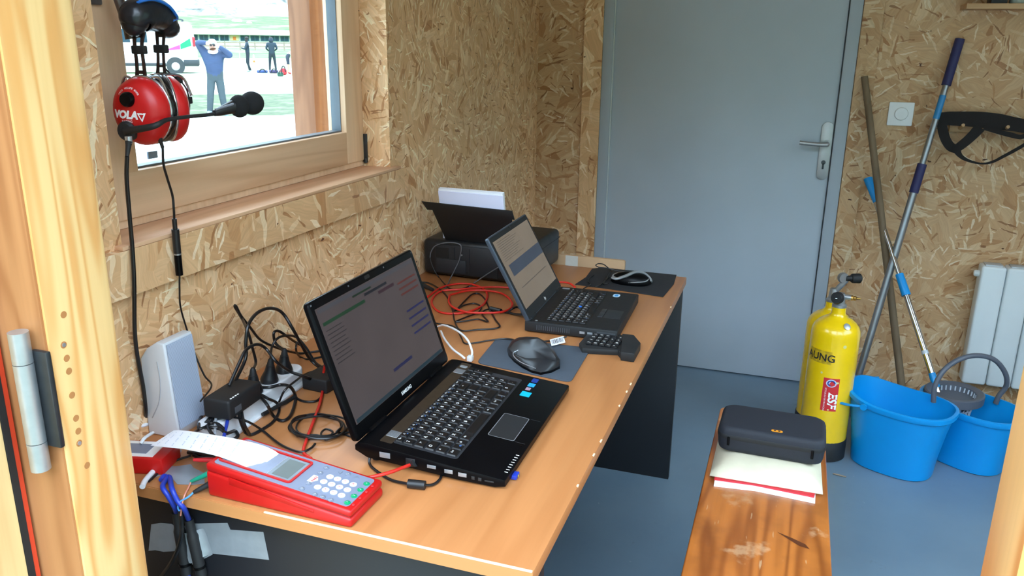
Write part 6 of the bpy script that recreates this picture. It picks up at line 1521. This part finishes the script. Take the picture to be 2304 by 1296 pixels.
# ------------------------------------------------------------------ outside, seen through the window
ED = V((-0.6232, 0.7821, 0)).normalized(); EL = V((ED.y, -ED.x, 0))       # away from the cabin / sideways
def gmat(name, c1, c2, sc, rough=0.9, bump=0.4, c3=None):
    t = NT(name); co = t.coord(); n = t.noise(co, sc, 5, 0.65); c = t.ramp(n, [(0.35, c1), (0.65, c2)])
    if c3: c = t.mix(t.ramp(t.noise(co, sc * 0.22, 4, 0.6), [(0.5, (0, 0, 0, 1)), (0.6, (1, 1, 1, 1))]), c, c3)
    return t.bsdf(c, rough, 0, n, bump, 0.03)
PAVE = gmat('pale_concrete', rgb(196, 198, 196), rgb(208, 208, 206), 3)
GRASS = gmat('grass', rgb(58, 70, 46), rgb(86, 95, 64), 6, c3=rgb(104, 108, 80))
GRAVEL = gmat('pale_gravel', rgb(186, 188, 180), rgb(206, 208, 202), 4)
MEADOW = gmat('thin_meadow', rgb(112, 130, 92), rgb(160, 168, 140), 2, c3=rgb(176, 182, 160))
SLOPE = gmat('green_slope', rgb(62, 92, 50), rgb(98, 124, 70), 0.8, c3=rgb(122, 142, 92))
ROCK = gmat('pale_scree', rgb(56, 62, 54), rgb(168, 168, 164), 0.35, c3=rgb(150, 152, 148))
prof_v = [(256, 19.5, GRASS), (212, 26.5, GRAVEL), (172, 38, MEADOW), (158, 44, MEADOW), (130, 62, SLOPE), (114, 85, SLOPE), (108, 114, SLOPE), (64, 128, SLOPE), (34, 150, ROCK), (0, 168, ROCK), (-60, 205, ROCK), (-230, 270, ROCK)]
TP = []
for v_, d_, m_ in prof_v:
    p = pd(480, v_, d_); TP.append(((p - CAM).xy.dot(ED.xy), p.z, m_))
def ground_z(p):
    t = (V(p) - CAM).xy.dot(ED.xy)
    if t <= TP[0][0]: return -0.36
    for (a, za, _), (b_, zb_, _) in zip(TP, TP[1:]):
        if a <= t <= b_: return za + (zb_ - za) * (t - a) / (b_ - a)
    return TP[-1][1]
TP[0] = (TP[0][0], -0.36, TP[0][2])
def tq(t, s, z): p = CAM + ED * t + EL * s; return V((p.x, p.y, z))
vs = [tq(-70, -80, -0.36), tq(-70, 80, -0.36), tq(TP[0][0], 80, -0.36), tq(TP[0][0], -80, -0.36)]
gp = struct('ground_pavement', MB().add(vs + [p - V((0, 0, 0.3)) for p in vs], [(0, 1, 2, 3), (7, 6, 5, 4), (0, 1, 5, 4), (1, 2, 6, 5), (2, 3, 7, 6), (3, 0, 4, 7)]), PAVE)
LAWN = gmat('dark_lawn', rgb(84, 92, 74), rgb(104, 110, 90), 5)
struct('ground_lawn_added', MB().box(-0.25, 70, -70, YO - 0.05, -0.37, -0.352).box(2.85, 70, YO - 0.05, 40, -0.37, -0.352), LAWN)  # unseen lawn, added dark to cut light bounced into the room
# unseen ring of wooded hills, added to block low sky light
FOREST = gmat('added_hill_forest', rgb(44, 62, 42), rgb(84, 100, 70), 0.03)
ringl = []
for rr_, hh_ in ((285, -2), (310, 40), (350, 90), (420, 150)):
    ringl.append([V((rr_ * math.cos(2 * math.pi * k / 72), rr_ * math.sin(2 * math.pi * k / 72), hh_ * (1 + 0.22 * math.sin(k * 0.9) + 0.1 * math.sin(k * 2.3)))) for k in range(72)])
struct('valley_sides_added', MB().loft(ringl, caps=False), FOREST)
names = {'grass': 'ground_grass', 'pale_gravel': 'ground_path', 'thin_meadow': 'ground_meadow', 'green_slope': 'ground_slope', 'pale_scree': 'hillside_scree'}
rnd = random.Random(11)
i = 0
while i < len(TP) - 1:
    j = i
    while j + 1 < len(TP) - 1 and TP[j + 1][2] is TP[i][2]: j += 1
    seg = TP[i:j + 2]; b = MB(); rows_ = []
    tt = []
    for (a, za, _), (c_, zc_, _) in zip(seg, seg[1:]):
        for k in range(4): tt.append((a + (c_ - a) * k / 4, za + (zc_ - za) * k / 4))
    tt.append((seg[-1][0], seg[-1][1]))
    rough_ = 1.6 if TP[i][2] is ROCK else (0.35 if seg[0][0] > 100 else 0.02)
    NS = 40
    for n_, (t, z) in enumerate(tt):
        ed = 0 if n_ in (0, len(tt) - 1) else 1
        rows_.append([tq(t, -90 + 180 * s / NS, z + ed * rnd.uniform(-rough_, rough_)) for s in range(NS + 1)])
    b.loft(rows_, caps=False, closed=False, smooth=False)
    struct(names[TP[i][2].name], b, TP[i][2]); i = j + 1

# rocks lying on the slope
rk = []
for k, (u, v_, s) in enumerate(((533, 49, 1.0), (470, 30, 1.6), (515, 20, 1.9), (570, 26, 1.4), (430, 22, 1.7), (600, 12, 1.8), (640, 24, 1.5), (560, 52, 0.6), (410, 36, 0.9), (655, 40, 0.7))):
    # meet the hillside along the pixel ray
    d = 100
    while d < 240:
        p = pd(u, v_, d)
        if p.z <= ground_z(p) : break
        d += 0.5
    m = MB(); r2 = random.Random(k); m.ball((0, 0, 0), s, s * 0.8, s * 0.6, 9, 6)
    m.v = [V(q) * r2.uniform(0.78, 1.15) for q in m.v]; m.sm = [False] * len(m.sm)
    o = obj('boulder', m, P('pale_limestone', rgb(176, 178, 174), 0.9, var=0.2, scale=2), origin=(0, 0, 0)); o.location = (p.x, p.y, ground_z(p) - s * 0.1)
    tag(o, 'pale grey boulder lying on the hillside above the long building', 'rock', 'boulders on the hillside')

# long low building
bt0 = 112.0
bd = thing('long_building', 'long low white building with a flat pale roof and band of dark windows', 'building', (0, 0, 0))
cpt = pd(560, 92, bt0); bd.location = (cpt.x, cpt.y, pd(560, 116, bt0).z); bd.rotation_euler = (0, 0, math.atan2(EL.y, EL.x))
bzv = lambda v_: pd(560, v_, bt0).z - bd.location.z
obj('wall', MB().box(-18, 14, 0.1, 6, bzv(122), bzv(78)), P('white_render', rgb(206, 206, 200), 0.8), bd)
obj('roof', MB().box(-18.8, 14.8, -0.7, 6.6, bzv(79), bzv(67), bev=0.03), P('pale_roof_sheet', rgb(224, 226, 226), 0.6), bd)
for k in range(22):
    x = -15.6 + k * 1.32
    if k % 7 == 3:
        o = obj('panel', MB().box(x, x + 1.1, 0.0, 0.12, bzv(92), bzv(80)), P('cream_panel', rgb(214, 190, 150), 0.7), bd)
        obj('panel_mark', MB().box(x + 0.35, x + 0.75, -0.02, 0.0, bzv(90.5), bzv(83)), P('orange_mark', rgb(214, 120, 50), 0.7), o)
        continue
    w = obj('window', MB().box(x, x + 1.16, 0.0, 0.12, bzv(92), bzv(80)), P('teal_window_frame', rgb(70, 112, 124), 0.5), bd)
    obj('pane', MB().box(x + 0.08, x + 0.54, -0.02, 0.0, bzv(91.4), bzv(80.6)), P('dark_pane', rgb(36, 66, 82), 0.15), w)
    obj('pane', MB().box(x + 0.62, x + 1.08, -0.02, 0.0, bzv(91.4), bzv(80.6)), P('dark_pane', rgb(36, 66, 82), 0.15), w)
# wooden railing in front of it
ft = 92.0
fn_ = thing('wooden_railing', 'weathered wooden railing along the slope in front of the building', 'fence', (0, 0, 0))
cpt = pd(560, 108, ft); fn_.location = (cpt.x, cpt.y, ground_z(cpt)); fn_.rotation_euler = (0, 0, math.atan2(EL.y, EL.x))
FWD = P('weathered_rail', rgb(150, 132, 116), 0.85, var=0.15, scale=3)
for k in range(11): obj('post', MB().box(-9.0 + k * 1.6, -8.86 + k * 1.6, -0.07, 0.07, -0.15, 0.95), FWD, fn_)
for z in (0.35, 0.75): obj('rail', MB().box(-9.2, 7.4, -0.10, -0.07, z, z + 0.16), FWD, fn_)

# white van seen from the side
vd = 40.0
vg = pd(400, 168, vd); vz = ground_z(vg)
van = thing('van', 'white panel van with pink and green stripe parked on the path', 'van', (0, 0, 0))
vr = pd(446, 160, vd); van.location = (vr.x, vr.y, vz); van.rotation_euler = (0, 0, math.atan2(EL.y, EL.x))
VW = P('white_van_paint', rgb(222, 226, 228), 0.3, var=0.01, coat=0.3)
VD = P('dark_bumper', rgb(52, 58, 62), 0.6)
side = [(0, 0.42), (0.03, 0.95), (-0.02, 1.4), (-0.14, 2.28), (-0.35, 2.42), (-3.35, 2.42), (-3.62, 2.34), (-4.35, 1.48), (-5.15, 1.12), (-5.32, 0.85), (-5.32, 0.42), (-4.95, 0.36), (-0.25, 0.36)]
obj('body', MB().prism(side, -1.95, 0, bev=0.06, seg=2, mtx=Matrix(((1, 0, 0, 0), (0, 0, -1, 0), (0, 1, 0, 0), (0, 0, 0, 1)))), VW, van)
for x in (-1.0, -4.3):
    for y in (0.02, 1.75):
        wv = obj('wheel', MB().lathe([(0.20, -0.02), (0.33, -0.015), (0.35, 0.04), (0.35, 0.17), (0.30, 0.21)], (x, y, 0.35), (0, 1, 0), seg=28), P('tyre_rubber', rgb(42, 45, 48), 0.8), van)
        obj('hub', MB().lathe([(0.205, -0.03), (0.19, -0.04), (0.06, -0.045)], (x, y, 0.35), (0, 1, 0), seg=24), P('steel_hub', rgb(190, 194, 196), 0.4, 0.3), wv)
        obj('wheel_arch', MB().lathe([(0.42, 0.005), (0.42, -0.02), (0.36, -0.02)], (x, 0.0, 0.36), (0, 1, 0), seg=28), VD, wv) if y < 1 else None
obj('bumper', MB().box(-0.62, 0.08, -0.03, 1.98, 0.36, 0.66, bev=0.04), VD, van)
obj('sill', MB().box(-3.9, -1.42, -0.02, 0.02, 0.36, 0.50, bev=0.01), VD, van)
for x0, x1 in ((-2.75, -2.15), (-3.55, -2.90)):
    w = obj('side_window', MB().prism([(x0, 1.45), (x1, 1.45), (x1, 2.05), (x0 + 0.12 * (x0 < -3), 2.05)], 0, 0.02, mtx=Matrix(((1, 0, 0, 0), (0, 0, -1, 0), (0, 1, 0, 0), (0, 0, 0, 1)))), P('van_glass', rgb(40, 62, 74), 0.1), van)
obj('pink_stripe', MB().prism([(-2.0, 1.02), (-0.72, 1.15), (-0.72, 1.36), (-1.2, 1.18)], 0, 0.012, mtx=Matrix(((1, 0, 0, 0), (0, 0, -1, 0), (0, 1, 0, 0), (0, 0, 0, 1)))), P('pink_vinyl', rgb(196, 70, 140), 0.4), van)
obj('green_stripe', MB().prism([(-0.70, 1.15), (-0.20, 1.32), (-0.24, 1.66), (-0.70, 1.38)], 0, 0.012, mtx=Matrix(((1, 0, 0, 0), (0, 0, -1, 0), (0, 1, 0, 0), (0, 0, 0, 1)))), P('green_vinyl', rgb(30, 140, 96), 0.4), van)
obj('tail_lamp', MB().box(-0.14, -0.01, -0.02, 0.05, 1.28, 1.72, bev=0.01), P('red_lamp', rgb(160, 40, 50), 0.3), van)
for y in (0.3, 1.6): obj('roof_rail', MB().tube([V((-3.0, y, 2.42)), V((-2.9, y, 2.56)), V((-0.7, y, 2.56)), V((-0.55, y, 2.42))], 0.03, 8, smoothn=3), VD, van)
for x in (-0.9, -1.7, -2.5): obj('roof_bar', MB().box(x - 0.03, x + 0.03, 0.25, 1.65, 2.54, 2.59), VD, van)

# ------------------------------------------------------------------ people
SKINM = P('skin', rgb(196, 150, 128), 0.6, var=0.05, scale=8)
def person(label, loc, face, J, E, R, mats, bone_mat, group=None):
    """J joints, E bones, R radii; each face takes the material of its nearest bone"""
    t = thing('person', label, 'person', loc, face, group)
    names_ = list(J); idx = {n: i for i, n in enumerate(names_)}
    me = bpy.data.meshes.new('skeleton'); me.from_pydata([J[n] for n in names_], [(idx[a], idx[c]) for a, c in E], [])
    so = bpy.data.objects.new('skeleton', me); col.objects.link(so)
    so.modifiers.new('skin', 'SKIN'); sb = so.modifiers.new('sub', 'SUBSURF'); sb.levels = 2
    for n, sv in zip(names_, me.skin_vertices[0].data):
        r = R.get(n, 0.05); sv.radius = r if isinstance(r, tuple) else (r, r); sv.use_root = (n == 'pelvis')
    bpy.context.view_layer.update()
    ev = so.evaluated_get(bpy.context.evaluated_depsgraph_get()); m2 = bpy.data.meshes.new_from_object(ev)
    bpy.data.objects.remove(so)
    m2.name = 'body'
    for m in mats: m2.materials.append(m)
    segs = [(V(J[a]), V(J[c]), bone_mat[(a, c)]) for a, c in E]
    for p in m2.polygons:
        c = p.center; best = None
        for a, b_, mi in segs:
            ab = b_ - a; t_ = max(0, min(1, (c - a).dot(ab) / max(1e-9, ab.length_squared))); d = (c - (a + ab * t_)).length
            if best is None or d < best[0]: best = (d, mi)
        p.material_index = best[1]; p.use_smooth = True
    o = bpy.data.objects.new('body', m2); col.objects.link(o); o.parent = t
    return t
E0_ = [('pelvis', 'spine'), ('spine', 'chest'), ('chest', 'neck'), ('neck', 'chin'), ('chin', 'crown'),
       ('chest', 'shR'), ('shR', 'elR'), ('elR', 'wrR'), ('wrR', 'haR'), ('chest', 'shL'), ('shL', 'elL'), ('elL', 'wrL'), ('wrL', 'haL'),
       ('pelvis', 'hipR'), ('hipR', 'knR'), ('knR', 'anR'), ('anR', 'toR'), ('pelvis', 'hipL'), ('hipL', 'knL'), ('knL', 'anL'), ('anL', 'toL')]
def bmap(**k):
    d = {}
    for a, c in E0_:
        key = 'head' if c in ('chin', 'crown') else 'shoe' if c.startswith('to') else 'leg' if c[:2] in ('kn',) else 'shin' if c[:2] == 'an' else 'hip' if c[:3] == 'hip' else 'hand' if c[:2] == 'ha' else 'arm' if c[:2] in ('el',) else 'fore' if c[:2] == 'wr' else 'torso'
        d[(a, c)] = k[key]
    return d
RAD = dict(pelvis=(0.145, 0.11), spine=(0.15, 0.115), chest=(0.165, 0.125), neck=0.062, chin=(0.075, 0.085), crown=(0.078, 0.092), shR=0.075, shL=0.075, elR=0.052, elL=0.052, wrR=0.034, wrL=0.034, haR=(0.04, 0.022), haL=(0.04, 0.022), hipR=0.095, hipL=0.095, knR=0.066, knL=0.066, anR=0.045, anL=0.045, toR=(0.045, 0.035), toL=(0.045, 0.035))
def stand(**kw):
    J = dict(pelvis=(0, 0, 0.93), spine=(0, 0.01, 1.12), chest=(0, 0, 1.33), neck=(0, 0.0, 1.50), chin=(0, 0.02, 1.58), crown=(0, 0.015, 1.68),
             shR=(0.19, 0, 1.42), elR=(0.25, -0.02, 1.13), wrR=(0.25, 0.08, 0.90), haR=(0.25, 0.11, 0.82), shL=(-0.19, 0, 1.42), elL=(-0.25, -0.02, 1.13), wrL=(-0.25, 0.08, 0.90), haL=(-0.25, 0.11, 0.82),
             hipR=(0.09, 0, 0.88), knR=(0.10, 0.02, 0.49), anR=(0.10, -0.02, 0.09), toR=(0.11, 0.13, 0.04), hipL=(-0.09, 0, 0.88), knL=(-0.10, 0.02, 0.49), anL=(-0.10, -0.02, 0.09), toL=(-0.11, 0.13, 0.04))
    J.update(kw); return J
def toward(p, q): d = V(q) - V(p); return math.atan2(d.y, d.x) - math.pi / 2
JK = P('blue_down_jacket', rgb(44, 62, 92), 0.7, var=0.15, scale=6, bump=0.4, bscale=12, bdist=0.02)
PT = P('grey_green_trousers', rgb(58, 70, 74), 0.8, var=0.1, scale=8)
SHO = P('pale_blue_shoes', rgb(130, 160, 190), 0.7)
p1 = pd(492, 263, 19.3); p1.z = -0.36
p1 = pz(492, 262, -0.36)
J = stand(elR=(0.33, 0.06, 1.70), shR=(0.20, 0, 1.47), wrR=(0.13, 0.20, 1.68), haR=(0.075, 0.20, 1.655), elL=(-0.40, 0.10, 1.40), shL=(-0.20, 0, 1.45), wrL=(-0.15, 0.20, 1.60), haL=(-0.085, 0.20, 1.63), knR=(0.14, 0.02, 0.49), anR=(0.19, -0.02, 0.09), toR=(0.21, 0.12, 0.04), knL=(-0.12, 0.02, 0.49), anL=(-0.16, -0.02, 0.09), toL=(-0.20, 0.12, 0.04))
RJ = dict(RAD); RJ.update(pelvis=(0.17, 0.14), spine=(0.19, 0.15), chest=(0.20, 0.155), shR=0.10, shL=0.10, elR=0.085, elL=0.085, wrR=0.05, wrL=0.05, hipR=0.11, hipL=0.11, knR=0.085, knL=0.085, anR=0.07, anL=0.07)
Ex = list(E0_); bm0 = bmap(torso=0, head=3, arm=0, fore=0, hand=3, hip=1, leg=1, shin=1, shoe=2)
for s_, sg in (('R', 1), ('L', -1)):
    h = V(J['ha' + s_])
    for k in range(5):
        n = 'f%s%d' % (s_, k); J[n] = tuple(h + V((-sg * (0.05 + 0.012 * (k % 3)) if k else -sg * 0.02, 0.01, 0.035 - 0.018 * k if k else 0.05))); RJ[n] = 0.009
        Ex.append(('ha' + s_, n)); bm0[('ha' + s_, n)] = 3
pp1 = person('person in a blue padded jacket raising both hands to the face', p1, toward(p1, CAM), J, Ex, RJ, [JK, PT, SHO, SKINM], bm0)
obj('cap', MB().ball((0, 0.0, 1.70), 0.10, 0.115, 0.075, 14, 8), P('white_cap', rgb(196, 196, 190), 0.8), pp1)
obj('binoculars', MB().cyl((-0.035, 0.11, 1.635), (-0.035, 0.24, 1.635), 0.022, 0.028, 10).cyl((0.035, 0.11, 1.635), (0.035, 0.24, 1.635), 0.022, 0.028, 10).box(-0.03, 0.03, 0.13, 0.2, 1.63, 1.65), BLKM, pp1)
obj('scarf', MB().tube([V((0.09, 0.04, 1.49)), V((0.0, 0.13, 1.47)), V((-0.09, 0.04, 1.49)), V((0, -0.08, 1.5))], 0.04, 8, closed=True), P('white_scarf', rgb(206, 206, 200), 0.9), pp1)
DK = P('dark_teal_clothes', rgb(34, 50, 62), 0.8, var=0.1, scale=6); DK2 = P('black_leggings', rgb(30, 40, 50), 0.8); LS = P('light_shoes', rgb(170, 180, 186), 0.7)
HAIR = P('dark_hair', rgb(40, 34, 32), 0.7)
def far_person(label, u, vf, dist, facing_u, J, mats, bm, hair=True, R=RAD):
    p = pd(u, vf, dist); p.z = ground_z(p)
    q = person(label, p, facing_u, J, E0_, R, mats, bm, 'people on the far path')
    if hair:
        c = J['crown']; obj('hair', MB().ball((c[0], c[1] - 0.015, c[2] + 0.015), 0.088, 0.10, 0.085, 12, 8), HAIR, q)
    return q
side_a = math.atan2(EL.y, EL.x) - math.pi / 2
st_ = bmap(torso=0, head=3, arm=0, fore=0, hand=3, hip=1, leg=1, shin=1, shoe=2)
J2 = stand(elR=(0.2, 0.12, 1.15), wrR=(0.12, 0.26, 1.2), haR=(0.06, 0.30, 1.22), elL=(-0.2, 0.12, 1.15), wrL=(-0.12, 0.26, 1.2), haL=(-0.06, 0.30, 1.22), knR=(0.09, 0.06, 0.49), anR=(0.1, -0.10, 0.09), toR=(0.1, 0.04, 0.04))
far_person('slim person in dark clothes standing sideways on the path', 560, 155, 42.5, side_a + math.pi, J2, [DK, DK2, LS, HAIR], st_)
J3 = stand(elR=(0.27, -0.02, 1.2), wrR=(0.16, 0.16, 1.1), haR=(0.10, 0.20, 1.08), elL=(-0.27, -0.02, 1.2), wrL=(-0.16, 0.16, 1.1), haL=(-0.10, 0.20, 1.08), knR=(0.13, 0.02, 0.49), anR=(0.16, -0.02, 0.09), knL=(-0.13, 0.02, 0.49), anL=(-0.16, -0.02, 0.09))
RH = dict(RAD); RH.update(chest=(0.19, 0.14), shR=0.09, shL=0.09)
q3 = far_person('person in a dark hooded jacket seen from behind with legs apart', 614, 154, 42.5, toward((0, 0, 0), ED), J3, [DK, DK2, LS, HAIR], st_, True, RH)
obj('hood', MB().ball((0, 0.0, 1.62), 0.12, 0.12, 0.15, 14, 9), DK, q3)
J4 = stand(spine=(0, 0.12, 1.03), chest=(0, 0.32, 1.12), neck=(0, 0.46, 1.10), chin=(0, 0.53, 1.06), crown=(0, 0.61, 1.02), shR=(0.18, 0.38, 1.10), elR=(0.2, 0.44, 0.85), wrR=(0.16, 0.52, 0.62), haR=(0.15, 0.55, 0.55), shL=(-0.18, 0.38, 1.10), elL=(-0.2, 0.44, 0.85), wrL=(-0.16, 0.52, 0.62), haL=(-0.15, 0.55, 0.55), pelvis=(0, -0.02, 0.93))
far_person('person in dark shorts and pale top bending over a bag', 649, 166, 41, side_a, J4, [P('pale_top', rgb(200, 196, 190), 0.8), P('dark_shorts', rgb(46, 52, 66), 0.8), P('red_shoes', rgb(180, 60, 60), 0.7), SKINM, HAIR], bmap(torso=0, head=4, arm=0, fore=3, hand=3, hip=1, leg=1, shin=3, shoe=2))
def bag(label, u, v_, dist, m, sx, sy, sz):
    p = pd(u, v_, dist); p.z = ground_z(p); t = thing('sports_bag', label, 'bag', p, math.atan2(EL.y, EL.x), 'bags on the far path')
    obj('bag_body', MB().box(-sx, sx, -sy, sy, 0, sz, bev=sz * 0.35, seg=3), m, t)
    obj('strap', MB().tube([V((-sx * 0.6, -sy, sz * 0.5)), V((-sx * 0.3, -sy * 1.1, sz * 1.2)), V((sx * 0.3, -sy * 1.1, sz * 1.2)), V((sx * 0.6, -sy, sz * 0.5))], 0.025, 6), BLKM, t)
bag('blue sports bag on the ground beside the hooded person', 590, 158, 42, P('blue_bag', rgb(60, 80, 140), 0.8), 0.26, 0.15, 0.14)
bag('dark purple bag lying at the feet of the hooded person', 616, 161, 42, P('purple_bag', rgb(70, 60, 100), 0.8), 0.22, 0.15, 0.16)
bag('red backpack beside the bending person', 638, 167, 40, P('red_bag', rgb(190, 50, 60), 0.8), 0.16, 0.12, 0.34)
bag('green bag beside the red backpack', 631, 170, 39, P('green_bag', rgb(50, 90, 70), 0.8), 0.14, 0.12, 0.2)
p = pd(573, 157, 42.3); p.z = ground_z(p)
mp = thing('marker_post', 'white marker post standing on the far path', 'post', p); obj('shaft', MB().lathe([(0.05, 0), (0.05, 0.75), (0.03, 0.9)], seg=12), P('white_post_paint', rgb(210, 208, 200), 0.7), mp); obj('foot', MB().lathe([(0.14, 0), (0.14, 0.05), (0.05, 0.08)], seg=14), P('white_post_paint', rgb(210, 208, 200), 0.7), mp); obj('band', MB().lathe([(0.052, 0.5), (0.052, 0.6)], seg=12), P('orange_mark', rgb(214, 120, 50), 0.7), mp)
p = pd(542, 160, 41); p.z = ground_z(p)
gt = thing('barrier_gate', 'thin white metal barrier frame beside the van', 'barrier', p, math.atan2(EL.y, EL.x))
WB = P('white_metal_tube', rgb(200, 204, 206), 0.5)
for x in (0.0, -1.15): obj('upright', MB().cyl((x, 0, 0), (x, 0, 1.1), 0.02, seg=8), WB, gt)
for z in (0.35, 1.08): obj('bar', MB().cyl((0, 0, z), (-1.15, 0, z), 0.016, seg=8), WB, gt)
